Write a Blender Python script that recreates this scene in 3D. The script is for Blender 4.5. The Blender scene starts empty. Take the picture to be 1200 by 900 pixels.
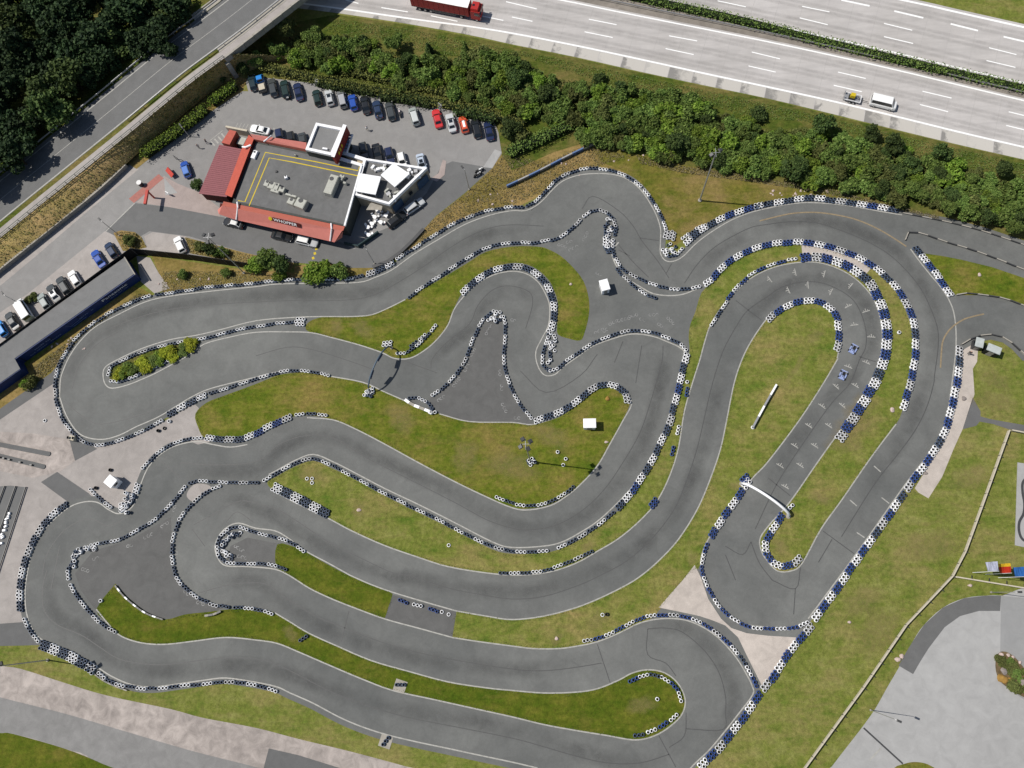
import bpy, bmesh, math, random
import numpy as np
from mathutils import Vector, Matrix
from mathutils.geometry import tessellate_polygon
rnd = random.Random(7)
SC = bpy.context.scene
COL = SC.collection

# ------------------------------------------------------------------ camera
# aerial view from 146 m; map points were surveyed off the photograph (1200 x 900)
H_CAM, F_PX = 146.0, 930.0
_zc = -Vector((65, -247, -F_PX)).normalized()
_xc = (Vector((1, 0, 0)) - _zc * _zc.x).normalized()
_yc = _zc.cross(_xc)
ROT = Matrix((_xc, _yc, _zc))                       # camera space -> world
def G(px, py, z=0.0):
    """point of the place at height z seen at map position px, py"""
    w = ROT @ Vector((px - 600, 450 - py, -F_PX))
    t = (z - H_CAM) / w.z
    return Vector((w.x * t, w.y * t, z))
cam_d = bpy.data.cameras.new('camera'); cam = bpy.data.objects.new('camera', cam_d); COL.objects.link(cam)
cam_d.sensor_fit = 'HORIZONTAL'; cam_d.sensor_width = 36; cam_d.lens = 36 * F_PX / 1200
cam_d.clip_start = 1; cam_d.clip_end = 6000
cam.matrix_world = Matrix.Translation((0, 0, H_CAM)) @ ROT.to_4x4()
SC.camera = cam

# ------------------------------------------------------------------ sky, sun, exposure
SUN_EL = math.radians(56)
_s = (G(880, 240.5) - G(820, 235)); _s.z = 0; _s.normalize()
sun_dir = Vector((_s.x * math.cos(SUN_EL), _s.y * math.cos(SUN_EL), -math.sin(SUN_EL)))
world = bpy.data.worlds.new('World'); SC.world = world; world.use_nodes = True
nt = world.node_tree
sky = nt.nodes.new('ShaderNodeTexSky'); sky.sky_type = 'NISHITA'; sky.sun_disc = False
sky.sun_elevation = SUN_EL; sky.sun_rotation = math.atan2(-sun_dir.x, -sun_dir.y)
nt.links.new(sky.outputs[0], nt.nodes['Background'].inputs[0])
nt.nodes['Background'].inputs[1].default_value = 0.07
sl = bpy.data.lights.new('sun', 'SUN'); so = bpy.data.objects.new('sun', sl); COL.objects.link(so)
sl.energy = 4.2; sl.angle = math.radians(0.5); sl.color = (1.0, 0.955, 0.89)
so.rotation_euler = sun_dir.to_track_quat('-Z', 'Y').to_euler(); so.location = (-60, 0, 120)
SC.view_settings.view_transform = 'Standard'; SC.view_settings.look = 'None'
SC.view_settings.exposure = 0.2; SC.view_settings.gamma = 1.0
SC.cycles.max_bounces = 6; SC.cycles.transparent_max_bounces = 8
SC.cycles.use_adaptive_sampling = True; SC.cycles.use_denoising = True

# ------------------------------------------------------------------ tagging helpers
def tag(o, label=None, cat=None, group=None, kind=None):
    if label: o['label'] = label
    if cat: o['category'] = cat
    if group: o['group'] = group
    if kind: o['kind'] = kind
    return o
def empty(name, loc, rz=0.0, label=None, cat=None, group=None):
    o = bpy.data.objects.new(name, None); COL.objects.link(o)
    o.location = loc; o.rotation_euler = (0, 0, rz); o.empty_display_size = 0.3
    return tag(o, label, cat, group)
def place(name, data, parent=None, loc=(0, 0, 0), rz=0.0, scale=None, color=None):
    o = bpy.data.objects.new(name, data); COL.objects.link(o)
    if parent is not None: o.parent = parent
    o.location = loc; o.rotation_euler = (0, 0, rz)
    if scale is not None: o.scale = scale
    if color is not None: o.color = (*color, 1)
    return o

# ------------------------------------------------------------------ mesh collector
class MB:
    def __init__(s): s.v = []; s.f = []; s.m = []
    def add(s, vs, fs, m=0):
        b = len(s.v); s.v += [tuple(v) for v in vs]
        for f in fs: s.f.append(tuple(b + i for i in f)); s.m.append(m)
        return s
    def box(s, c, size, rz=0.0, m=0, taper=1.0):
        x, y, z = size[0] / 2, size[1] / 2, size[2] / 2
        R = Matrix.Rotation(rz, 3, 'Z'); vs = []
        for sz in (-1, 1):
            k = taper if sz > 0 else 1
            for sx, sy in ((-1, -1), (1, -1), (1, 1), (-1, 1)):
                vs.append(R @ Vector((sx * x * k, sy * y * k, sz * z)) + Vector(c))
        return s.add(vs, [(3, 2, 1, 0), (4, 5, 6, 7), (0, 1, 5, 4), (1, 2, 6, 5), (2, 3, 7, 6), (3, 0, 4, 7)], m)
    def tube(s, pts, r, n=8, m=0, r2=None, caps=True):
        pts = [Vector(p) for p in pts]; rings = []
        for i, p in enumerate(pts):
            a = pts[max(0, i - 1)]; b = pts[min(len(pts) - 1, i + 1)]
            d = (b - a).normalized()
            u = d.cross(Vector((0, 0, 1)) if abs(d.z) < 0.95 else Vector((1, 0, 0))).normalized(); w = d.cross(u)
            rr = r if r2 is None else r + (r2 - r) * i / (len(pts) - 1)
            rings.append([p + (u * math.cos(2 * math.pi * k / n) + w * math.sin(2 * math.pi * k / n)) * rr for k in range(n)])
        vs = [q for R in rings for q in R]; fs = []
        for i in range(len(rings) - 1):
            for k in range(n):
                fs.append((i * n + k, i * n + (k + 1) % n, (i + 1) * n + (k + 1) % n, (i + 1) * n + k))
        if caps:
            fs.append(tuple(range(n - 1, -1, -1))); fs.append(tuple((len(rings) - 1) * n + k for k in range(n)))
        return s.add(vs, fs, m)
    def cyl(s, c, r, h, n=12, m=0, r2=None):
        c = Vector(c); return s.tube([c, c + Vector((0, 0, h))], r, n, m, r2)
    def prism(s, poly, z0, z1, m=0, mtop=None):
        """walls and cap over a plan polygon; entries may be 2-D or 3-D"""
        n = len(poly); lo = [(p[0], p[1], z0) for p in poly]; hi = [(p[0], p[1], z1) for p in poly]
        a = sum(poly[i][0] * poly[(i + 1) % n][1] - poly[(i + 1) % n][0] * poly[i][1] for i in range(n))
        if a < 0: lo.reverse(); hi.reverse()
        s.add(lo + hi, [(i, (i + 1) % n, n + (i + 1) % n, n + i) for i in range(n)], m)
        tris = tessellate_polygon([[Vector((p[0], p[1], 0)) for p in hi]])
        s.add(hi, [t if _ccw(hi, t) else t[::-1] for t in tris], m if mtop is None else mtop)
        return s
    def mesh(s, name, mats, smooth=False):
        me = bpy.data.meshes.new(name); me.from_pydata(s.v, [], s.f)
        for mm in mats: me.materials.append(mm)
        if len(mats) > 1: me.polygons.foreach_set('material_index', s.m)
        if smooth: me.polygons.foreach_set('use_smooth', [True] * len(me.polygons))
        me.update(); return me
    def build(s, name, mats, parent=None, smooth=False, loc=(0, 0, 0), rz=0.0, color=None):
        if not isinstance(mats, (list, tuple)): mats = [mats]
        return place(name, s.mesh(name, mats, smooth), parent, loc, rz, color=color)
def _ccw(v, t):
    a, b, c = v[t[0]], v[t[1]], v[t[2]]
    return (b[0] - a[0]) * (c[1] - a[1]) - (c[0] - a[0]) * (b[1] - a[1]) > 0

def catmull(pts, closed=False, sub=4):
    n = len(pts); out = []
    if n < 3: return [Vector(p) for p in pts]
    P = [Vector(p) for p in pts]
    rng = range(n) if closed else range(n - 1)
    for i in rng:
        p1, p2 = P[i], P[(i + 1) % n]
        p0 = P[i - 1] if (closed or i > 0) else p1 * 2 - p2
        p3 = P[(i + 2) % n] if (closed or i + 2 < n) else p2 * 2 - p1
        for k in range(sub):
            t = k / sub
            out.append(0.5 * ((2 * p1) + (p2 - p0) * t + (2 * p0 - 5 * p1 + 4 * p2 - p3) * t * t + (3 * p1 - p0 - 3 * p2 + p3) * t ** 3))
    if not closed: out.append(P[-1])
    return out
def MAPL(pts, z=0.0, closed=False, sub=4):
    return catmull([G(x, y, z) for x, y in pts], closed, sub)
def sheet(name, world_pts, z, mat, kind='structure', parent=None):
    tris = tessellate_polygon([[Vector((p.x, p.y, 0)) for p in world_pts]])
    v = [(p.x, p.y, z) for p in world_pts]
    b = MB(); b.add(v, [t if _ccw(v, t) else t[::-1] for t in tris])
    o = b.build(name, mat, parent)
    if kind and parent is None: o['kind'] = kind
    return o
def poly(name, pts, z, mat, smooth=False, sub=4, parent=None):
    w = MAPL(pts, 0, True, sub) if smooth else [G(x, y, 0) for x, y in pts]
    return sheet(name, w, z, mat, parent=parent)
def normals2(p, closed=False):
    n = len(p); out = []
    for i in range(n):
        a = p[i - 1] if (i > 0 or closed) else p[i]
        b = p[(i + 1) % n] if (i < n - 1 or closed) else p[i]
        d = b - a; d.z = 0
        if d.length < 1e-6: d = Vector((1, 0, 0))
        d.normalize(); out.append(Vector((-d.y, d.x, 0)))
    return out
def ribbon(mb, p, w, z, closed=False, m=0, off=0.0):
    ns = normals2(p, closed); n = len(p); vs = []
    for q, nn in zip(p, ns):
        for s in (off + w / 2, off - w / 2):
            a = q + nn * s; vs.append((a.x, a.y, z))
    fs = [(2 * i + 1, 2 * ((i + 1) % n) + 1, 2 * ((i + 1) % n), 2 * i) for i in range(n if closed else n - 1)]
    mb.add(vs, fs, m)
def arclen(p):
    L = [0.0]
    for a, b in zip(p, p[1:]): L.append(L[-1] + (b - a).length)
    return L
def at_len(p, L, s):
    s = min(max(s, 0), L[-1])
    lo = max(0, min(len(p) - 2, int(np.searchsorted(L, s)) - 1))
    d = L[lo + 1] - L[lo]
    return p[lo].lerp(p[lo + 1], (s - L[lo]) / d if d > 1e-9 else 0)
def pole_h(base, top):
    a, b = G(*base), G(*top)
    return H_CAM * (1 - Vector((a.x, a.y)).length / Vector((b.x, b.y)).length)

# ------------------------------------------------------------------ materials
def srgb(r, g, b, k=1.0):
    return tuple((c / 12.92 if c <= .04045 else ((c + .055) / 1.055) ** 2.4) * k for c in (r / 255, g / 255, b / 255))
class NM:
    def __init__(s, name, rough=0.8, spec=0.3):
        s.mat = bpy.data.materials.new(name); s.mat.use_nodes = True
        s.t = s.mat.node_tree; s.n = s.t.nodes; s.l = s.t.links
        s.b = s.n['Principled BSDF']; s.b.inputs['Roughness'].default_value = rough
        s.b.inputs['Specular IOR Level'].default_value = spec
        s.geo = None
    def pos(s, scale=(1, 1, 1), rot=0.0):
        if s.geo is None: s.geo = s.n.new('ShaderNodeNewGeometry')
        m = s.n.new('ShaderNodeMapping'); m.inputs['Scale'].default_value = scale; m.inputs['Rotation'].default_value = (0, 0, rot)
        s.l.new(s.geo.outputs['Position'], m.inputs[0]); return m.outputs[0]
    def noise(s, scale, detail=3, rough=0.6, vec=None, dist=0.0):
        n = s.n.new('ShaderNodeTexNoise'); n.inputs['Scale'].default_value = scale; n.inputs['Detail'].default_value = detail
        n.inputs['Roughness'].default_value = rough; n.inputs['Distortion'].default_value = dist
        s.l.new(vec if vec is not None else s.pos(), n.inputs['Vector']); return n.outputs['Fac']
    def ramp(s, fac, stops, interp='LINEAR'):
        r = s.n.new('ShaderNodeValToRGB'); e = r.color_ramp.elements; r.color_ramp.interpolation = interp
        while len(e) < len(stops): e.new(0.5)
        for q, (p, c) in zip(e, stops):
            q.position = p; q.color = (*c, 1) if len(c) == 3 else c
        s.l.new(fac, r.inputs[0]); return r.outputs[0]
    def mix(s, a, b, fac, mode='MIX'):
        m = s.n.new('ShaderNodeMix'); m.data_type = 'RGBA'; m.blend_type = mode
        for k, v in ((0, fac), (6, a), (7, b)):
            if isinstance(v, (float, int)): m.inputs[k].default_value = v
            elif isinstance(v, tuple): m.inputs[k].default_value = (*v, 1)
            else: s.l.new(v, m.inputs[k])
        return m.outputs[2]
    def math(s, op, a, b=None):
        m = s.n.new('ShaderNodeMath'); m.operation = op
        for k, v in ((0, a), (1, b)):
            if v is None: continue
            if isinstance(v, (float, int)): m.inputs[k].default_value = v
            else: s.l.new(v, m.inputs[k])
        return m.outputs[0]
    def color(s, c):
        if isinstance(c, tuple): s.b.inputs['Base Color'].default_value = (*c, 1)
        else: s.l.new(c, s.b.inputs['Base Color'])
        return s
    def bump(s, fac, strength=0.4, dist=0.05):
        b = s.n.new('ShaderNodeBump'); b.inputs['Strength'].default_value = strength; b.inputs['Distance'].default_value = dist
        s.l.new(fac, b.inputs['Height']); s.l.new(b.outputs[0], s.b.inputs['Normal']); return s
def grey(v): return (v, v, v)
def simple(name, c, rough=0.6, spec=0.4, metal=0.0, var=0.12, scale=2.0):
    m = NM(name, rough, spec); m.b.inputs['Metallic'].default_value = metal
    f = m.noise(scale, 4, 0.65)
    lo = tuple(x * (1 - var) for x in c); hi = tuple(min(1, x * (1 + var)) for x in c)
    m.color(m.ramp(f, [(0.3, lo), (0.7, hi)])); return m.mat

KA = 0.62                                            # photo linear value -> albedo
def A(r, g, b): return srgb(r, g, b, KA)
def grass_mat(name, greens, dry, dry_lo=0.5, dry_hi=0.75, streak=0.0):
    m = NM(name, 0.95, 0.1)
    f1 = m.noise(0.09, 5, 0.62); f2 = m.noise(0.33, 4, 0.7); f3 = m.noise(1.4, 4, 0.7); f4 = m.noise(6.0, 3, 0.7)
    s = m.noise(0.30, 5, 0.7, m.pos((0.22, 1.3, 1), streak), 0.4)
    c = m.ramp(m.math('ADD', m.math('MULTIPLY', f2, 0.6), m.math('MULTIPLY', s, 0.4)), [(0.36, greens[0]), (0.5, greens[1]), (0.62, greens[2])])
    mixv = m.math('ADD', m.math('MULTIPLY', f1, 0.6), m.math('MULTIPLY', m.noise(0.45, 5, 0.75, m.pos((0.35, 1.1, 1), streak + .5), .8), 0.4))
    c = m.mix(c, dry, m.ramp(mixv, [(dry_lo, grey(0)), (dry_hi, grey(0.95))]))
    c = m.mix(c, m.ramp(f3, [(0.25, grey(0.5)), (0.75, grey(1.42))]), 0.75, 'MULTIPLY')
    c = m.mix(c, m.ramp(f4, [(0.2, grey(0.55)), (0.8, grey(1.4))]), 0.7, 'MULTIPLY')
    m.color(c); m.bump(f4, 0.6, 0.15); return m.mat
def asphalt_mat(name, base, var=0.1, stain=0.15, warm=(1.0, 1.0, 0.98), fine=0.2):
    m = NM(name, 0.88, 0.25)
    f1 = m.noise(0.045, 5, 0.6); f2 = m.noise(0.5, 5, 0.65, None, 0.6); f3 = m.noise(9.0, 3, 0.8)
    b = tuple(base * k for k in warm)
    c = m.ramp(f1, [(0.3, tuple(x * (1 - var) for x in b)), (0.7, tuple(x * (1 + var) for x in b))])
    c = m.mix(c, m.ramp(f2, [(0.3, grey(1 - stain)), (0.72, grey(1 + stain * 0.8))]), 0.8, 'MULTIPLY')
    c = m.mix(c, m.ramp(f3, [(0.25, grey(1 - fine)), (0.75, grey(1 + fine))]), 0.7, 'MULTIPLY')
    m.color(c); m.bump(f3, 1.5 * fine, 0.02); return m.mat

M = {}
M['grass'] = grass_mat('grass_green', [A(84, 109, 26), A(112, 123, 38), A(135, 135, 56)], A(156, 136, 78), 0.46, 0.64, 0.9)
M['meadow'] = grass_mat('meadow_grass', [A(105, 126, 47), A(131, 138, 64), A(150, 152, 84)], A(164, 149, 96), 0.48, 0.66, 1.0)
M['infield'] = grass_mat('infield_grass', [A(98, 123, 42), A(128, 136, 60), A(148, 149, 80)], A(168, 150, 96), 0.475, 0.67, 1.0)
M['grass_bank'] = grass_mat('dry_bank_grass', [A(132, 132, 70), A(172, 156, 92), A(196, 174, 112)], A(210, 178, 124), 0.42, 0.6, 0.7)
M['grass_lush'] = grass_mat('grass_lush', [A(80, 102, 22), A(100, 112, 32), A(120, 122, 44)], A(138, 124, 62), 0.52, 0.72, -0.5)
M['grass_dry'] = grass_mat('grass_dry', [A(108, 106, 44), A(140, 126, 66), A(154, 138, 78)], A(178, 150, 98), 0.42, 0.6, 0.7)
M['grass_rough'] = grass_mat('grass_rough', [A(66, 88, 28), A(92, 106, 40), A(118, 118, 56)], A(146, 130, 80), 0.45, 0.62, 0.3)
def track_asphalt():
    m = NM('track_asphalt', 0.85, 0.3)
    f1 = m.noise(0.035, 5, 0.6); f2 = m.noise(0.28, 5, 0.65, None, 1.0); f3 = m.noise(9.0, 3, 0.8); f4 = m.noise(1.8, 4, 0.7)
    c = m.ramp(f1, [(0.3, A(110, 112, 110)), (0.5, A(122, 123, 120)), (0.7, A(136, 137, 133))])
    c = m.mix(c, m.ramp(f2, [(0.3, grey(0.87)), (0.7, grey(1.1))]), 0.9, 'MULTIPLY')
    c = m.mix(c, m.ramp(f4, [(0.3, grey(0.93)), (0.7, grey(1.06))]), 0.9, 'MULTIPLY')
    c = m.mix(c, m.ramp(f3, [(0.25, grey(0.82)), (0.75, grey(1.18))]), 0.7, 'MULTIPLY')
    m.color(c); m.bump(f3, 0.3, 0.02); return m.mat
M['track'] = track_asphalt()
M['asphalt_dark'] = asphalt_mat('asphalt_dark', A(126, 126, 126)[0], 0.08, 0.12)
M['asphalt_lot'] = asphalt_mat('asphalt_lot', A(160, 156, 150)[0], 0.1, 0.12, (1.03, 1.0, 0.96))
M['road'] = asphalt_mat('road_asphalt', A(126, 128, 128)[0], 0.08, 0.12)
M['path'] = asphalt_mat('path_asphalt', A(118, 119, 120)[0], 0.08, 0.12)
M['paving_pink'] = asphalt_mat('pink_paving', A(184, 172, 162)[0], 0.1, 0.18, (1.06, 0.97, 0.90))
M['gravel'] = asphalt_mat('pink_gravel', A(178, 168, 158)[0], 0.12, 0.18, (1.06, 0.97, 0.90))
M['gravel_pale'] = asphalt_mat('pale_gravel', A(206, 192, 176)[0], 0.12, 0.2, (1.07, 0.95, 0.84))
M['brick_red'] = asphalt_mat('red_brick_paving', A(176, 150, 138)[0], 0.1, 0.15, (1.16, 0.96, 0.88))
M['yard'] = asphalt_mat('yard_concrete', A(186, 184, 180)[0], 0.07, 0.14, (1.01, 1, .97), .08)
M['yard2'] = asphalt_mat('yard_concrete_darker', A(166, 166, 163)[0], 0.06, 0.1, (1, 1, .98), .08)
M['lane_pale'] = asphalt_mat('pale_lane', A(152, 148, 142)[0], 0.1, 0.2, (1.02, 1, .96))
M['sand'] = asphalt_mat('sandy_track', A(184, 172, 158)[0], 0.16, 0.42, (1.09, 0.96, 0.87))
M['seam'] = simple('bitumen_seam', A(90, 90, 89), 0.6, 0.4)
M['patch'] = asphalt_mat('asphalt_patch', A(115, 114, 111)[0], 0.08, 0.16, (1.0, .99, .95))
def paint(name, c, wear=0.35, hole=None):
    m = NM(name, 0.6, 0.3)
    f = m.noise(1.6, 5, 0.75)
    m.color(m.ramp(f, [(0.32, tuple(x * (1 - wear) for x in c)), (0.55, c)])); return m.mat
M['line_white'] = paint('line_paint', A(196, 194, 186))
M['line_motorway'] = paint('motorway_paint', (0.78, 0.78, 0.76), 0.12)
M['line_orange'] = paint('orange_line_paint', A(168, 150, 120))
M['line_yellow'] = paint('yellow_paint', A(236, 208, 40), 0.15)
M['line_red'] = paint('faded_red_paint', A(190, 120, 108), 0.2)
M['mark'] = paint('tyre_residue', A(170, 170, 168), 0.4)
M['white'] = simple('white_paint', grey(0.8), 0.45, 0.4, 0, 0.05)
M['cream'] = simple('cream_timber', A(222, 212, 190), 0.7, 0.3, 0, 0.12, 3)
M['black'] = simple('black_rubber', grey(0.018), 0.85, 0.3)
M['dark'] = simple('dark_grey_metal', grey(0.045), 0.5, 0.5)
M['steel'] = simple('galvanised_steel', grey(0.42), 0.45, 0.5, 0.6, 0.12, 4)
M['concrete'] = simple('concrete', A(186, 180, 168), 0.9, 0.2, 0, 0.14, 1.2)
M['tyre_white'] = simple('white_painted_tyre', grey(0.80), 0.6, 0.3, 0, 0.06, 5)
M['tyre_dirty'] = simple('faded_white_tyre', grey(0.55), 0.7, 0.2, 0, 0.2, 6)
M['tyre_blue'] = simple('blue_painted_tyre', A(62, 92, 160), 0.42, 0.4, 0, 0.3, 5)
M['tyre_dark'] = simple('dark_blue_tyre', A(84, 100, 124), 0.42, 0.4, 0, 0.35, 5)
M['glass'] = NM('dark_window_glass', 0.08, 0.7).color((0.012, 0.016, 0.02)).mat
M['red'] = simple('red_paint', A(208, 62, 44), 0.5, 0.4)
M['blue'] = simple('blue_plastic', A(40, 92, 180), 0.45, 0.4)
M['bark'] = simple('bark', (0.055, 0.04, 0.028), 0.95, 0.1, 0, 0.3, 4)
def car_paint():
    m = NM('car_paint', 0.28, 0.5); oi = m.n.new('ShaderNodeObjectInfo'); m.l.new(oi.outputs['Color'], m.b.inputs['Base Color'])
    m.b.inputs['Coat Weight'].default_value = 0.6; m.b.inputs['Coat Roughness'].default_value = 0.08; return m.mat
M['car'] = car_paint()
def tinted(name, rough=0.5):
    m = NM(name, rough, 0.4); oi = m.n.new('ShaderNodeObjectInfo'); f = m.noise(3.0, 4)
    m.color(m.mix(oi.outputs['Color'], m.ramp(f, [(0.3, grey(0.88)), (0.7, grey(1.1))]), 1.0, 'MULTIPLY')); return m.mat
M['tint'] = tinted('tinted_paint')
M['lamp_glass'] = NM('lamp_glass', 0.1, 0.6).color((0.75, 0.75, 0.72)).mat
M['tail'] = NM('tail_lamp_red', 0.2, 0.5).color((0.35, 0.01, 0.01)).mat
def leaf_mat(name, cols, tr=0.25):
    m = NM(name, 0.75, 0.2)
    g = m.n.new('ShaderNodeNewGeometry'); m.geo = g; oi = m.n.new('ShaderNodeObjectInfo')
    c = m.ramp(g.outputs['Random Per Island'], [(i / (len(cols) - 1), c) for i, c in enumerate(cols)])
    h = m.n.new('ShaderNodeHueSaturation'); m.l.new(c, h.inputs['Color'])
    r = m.n.new('ShaderNodeMapRange'); m.l.new(oi.outputs['Random'], r.inputs[0]); r.inputs[3].default_value = 0.488; r.inputs[4].default_value = 0.506
    m.l.new(r.outputs[0], h.inputs['Hue'])
    r2 = m.n.new('ShaderNodeMapRange'); m.l.new(oi.outputs['Random'], r2.inputs[0]); r2.inputs[3].default_value = 0.75; r2.inputs[4].default_value = 1.3
    m.l.new(r2.outputs[0], h.inputs['Value']); m.color(h.outputs[0])
    t = m.n.new('ShaderNodeBsdfTranslucent'); m.l.new(h.outputs[0], t.inputs[0])
    x = m.n.new('ShaderNodeMixShader'); x.inputs[0].default_value = tr
    m.l.new(m.b.outputs[0], x.inputs[1]); m.l.new(t.outputs[0], x.inputs[2])
    m.l.new(x.outputs[0], m.n['Material Output'].inputs[0]); return m.mat
M['leaf_mid'] = leaf_mat('leaves_mid_green', [(0.055, 0.098, 0.022), (0.115, 0.18, 0.036), (0.19, 0.26, 0.065)])
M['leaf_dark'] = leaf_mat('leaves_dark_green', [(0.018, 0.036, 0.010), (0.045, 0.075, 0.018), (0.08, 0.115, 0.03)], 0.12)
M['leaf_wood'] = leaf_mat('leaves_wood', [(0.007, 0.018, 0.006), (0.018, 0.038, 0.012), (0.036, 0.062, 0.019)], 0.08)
M['leaf_bright'] = leaf_mat('leaves_bright_green', [(0.08, 0.15, 0.016), (0.14, 0.22, 0.028), (0.21, 0.29, 0.045)])
M['leaf_yellow'] = leaf_mat('leaves_yellow_green', [(0.13, 0.17, 0.012), (0.24, 0.27, 0.02), (0.33, 0.34, 0.028)])
M['leaf_olive'] = leaf_mat('leaves_olive', [(0.06, 0.075, 0.022), (0.105, 0.125, 0.034), (0.155, 0.175, 0.05)])
M['leaf_dry'] = leaf_mat('dry_grass_blades', [(0.13, 0.125, 0.05), (0.22, 0.19, 0.09), (0.31, 0.26, 0.15)])
# ================================================================== GROUND
b = MB(); b.add([(-2500, -2500, 0), (2500, -2500, 0), (2500, 2500, 0), (-2500, 2500, 0)], [(0, 1, 2, 3)])
b.build('ground', M['meadow'])['kind'] = 'structure'

M['grass_slope'] = grass_mat('grass_slope', [A(96, 108, 34), A(122, 120, 50), A(142, 130, 64)], A(158, 136, 86), 0.45, 0.62, 0.4)
# rough verge under the thicket and round the car park
poly('rough_verge', [(270, 40), (395, 17), (475, 29), (550, 43), (600, 53), (675, 68), (750, 85), (825, 101), (900, 116), (975, 135), (1050, 153), (1125, 171), (1205, 189),
     (1210, 292), (1150, 274), (1060, 248), (1000, 236), (930, 222), (870, 204), (800, 196), (740, 182), (690, 172), (640, 190), (600, 206), (560, 150), (430, 112), (300, 92)], 0.004, M['grass_rough'])
poly('dry_grass_bank', [(586, 178), (600, 200), (650, 178), (690, 168), (730, 180), (760, 205), (790, 222), (1060, 247), (1000, 232), (930, 222), (860, 206), (800, 195),
     (740, 180), (690, 160), (640, 185), (588, 200)][:3] + [(690, 166), (720, 178), (735, 205), (700, 196), (668, 202), (640, 226), (612, 240), (560, 250), (505, 277), (470, 300), (452, 312), (452, 306), (476, 290), (511, 254), (545, 227), (576, 198)], 0.008, M['grass_dry'])
poly('planting_strip', [(178, 300), (287, 316), (350, 320), (412, 318), (440, 312), (450, 316), (420, 328), (345, 329), (300, 334), (221, 342), (190, 346), (186, 320)], 0.008, M['grass_dry'])
poly('dry_slope', [(788, 290), (822, 266), (900, 238), (960, 232), (1052, 245), (1000, 233), (930, 220), (860, 204), (800, 193), (745, 180), (700, 166), (690, 172), (705, 190), (730, 200), (752, 220), (772, 250), (778, 275)], 0.0095, M['grass_slope'])
poly('dry_strip', [(-10, 470), (0, 465), (30, 430), (74, 395), (156, 336), (166, 338), (180, 346), (140, 365), (100, 392), (78, 418), (62, 450), (0, 492), (-10, 496)], 0.008, M['grass_dry'])

# ---------------------------------------------------------------- car park and lanes
poly('car_park', [(-30, 342), (150, 193), (170, 189), (247, 130), (282, 107), (291, 107), (287, 92), (300, 90), (347, 95), (382, 99), (425, 109), (475, 119), (512, 126), (550, 134), (577, 138), (584, 155),
     (588, 180), (577, 197), (545, 226), (511, 253), (476, 291), (451, 308), (437, 314), (412, 314), (350, 308), (290, 308), (155, 296), (-30, 430)], 0.012, M['asphalt_lot'])
poly('drive_through_lane', [(123, 270), (158, 238), (200, 243), (258, 254), (330, 268), (400, 284), (415, 292), (442, 272), (466, 262), (500, 226), (517, 195), (530, 189), (577, 197),
     (545, 226), (511, 253), (476, 291), (451, 308), (437, 314), (412, 314), (350, 308), (290, 297), (222, 277), (175, 271), (165, 277), (146, 276), (134, 276)], 0.016, M['asphalt_dark'])
poly('parking_bays_paving', [(-20, 380), (33, 344), (123, 271), (134, 276), (145, 296), (-20, 418)], 0.016, M['paving_pink'])
poly('paving_by_wall', [(-30, 345), (150, 196), (163, 198), (100, 250), (40, 302), (-30, 360)], 0.016, M['paving_pink'])
poly('entrance_paving', [(169, 277), (179, 272), (218, 277), (223, 297), (155, 294), (172, 290)], 0.020, M['paving_pink'])
poly('pavilion_forecourt', [(160, 300), (176, 302), (186, 320), (199, 338), (181, 344), (165, 330)], 0.016, M['paving_pink'])
poly('brick_forecourt', [(160, 237), (178, 222), (192, 206), (208, 215), (235, 226), (258, 244), (258, 254), (200, 243)], 0.020, M['brick_red'])
poly('crossing_stripe', [(151, 233), (186, 204), (192, 209), (157, 238)], 0.024, M['line_red'])
poly('white_hatch_patch', [(192, 208), (208, 226), (194, 229)], 0.024, M['yard'])
poly('planting_bed', [(133, 273), (142, 270), (158, 272), (166, 278), (172, 290), (155, 294), (144, 294)], 0.0235, M['grass_dry'])
poly('planting_bed', [(217, 278), (240, 284), (290, 297), (345, 308), (342, 316), (288, 309), (223, 297)], 0.0235, M['grass_dry'])
poly('shrub_bed', [(345, 312), (380, 307), (412, 314), (437, 314), (445, 318), (412, 328), (345, 328)], 0.0235, M['grass_dry'])
poly('footway', [(514, 203), (519, 187), (523, 189), (521, 205), (512, 213), (504, 210)], 0.05, M['brick_red'])
poly('corner_paving', [(566, 196), (580, 175), (588, 178), (577, 197)], 0.02, M['yard'])
mb = MB()
for a, c in (((124, 271), (158, 238)),):
    ribbon(mb, [G(*a), G(*c)], 0.25, 0.026)
mb.build('kerb_line', M['line_white'])['kind'] = 'structure'
mb = MB()                                             # no-stopping hatch beside the terrace, give-way blocks
for i in range(4):
    ribbon(mb, [G(247 + i * 4.2, 166 - i * 3.2), G(252 + i * 4.0, 171 - i * 3.0)], 0.35, 0.024)
ribbon(mb, [G(246, 165), G(261, 153)], 0.15, 0.024)
for i in range(5): ribbon(mb, [G(276 + i * 4, 150 + i * .3), G(279 + i * 4, 144 + i * .5)], 0.14, 0.024)
for x, y in ((320, 150), (326, 151)): ribbon(mb, [G(x, y), G(x + 4, y + 3)], 0.15, 0.024)
mb.build('hatch_marking', M['line_white'])['kind'] = 'structure'
mb = MB()
for x, y in ((370.5, 291.5), (369, 297), (367, 302.5)):
    p = G(x, y); mb.box((p.x, p.y, 0.021), (0.5, 0.55, 0.004), 0.3)
mb.build('yellow_marking', M['line_yellow'])['kind'] = 'structure'

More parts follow.
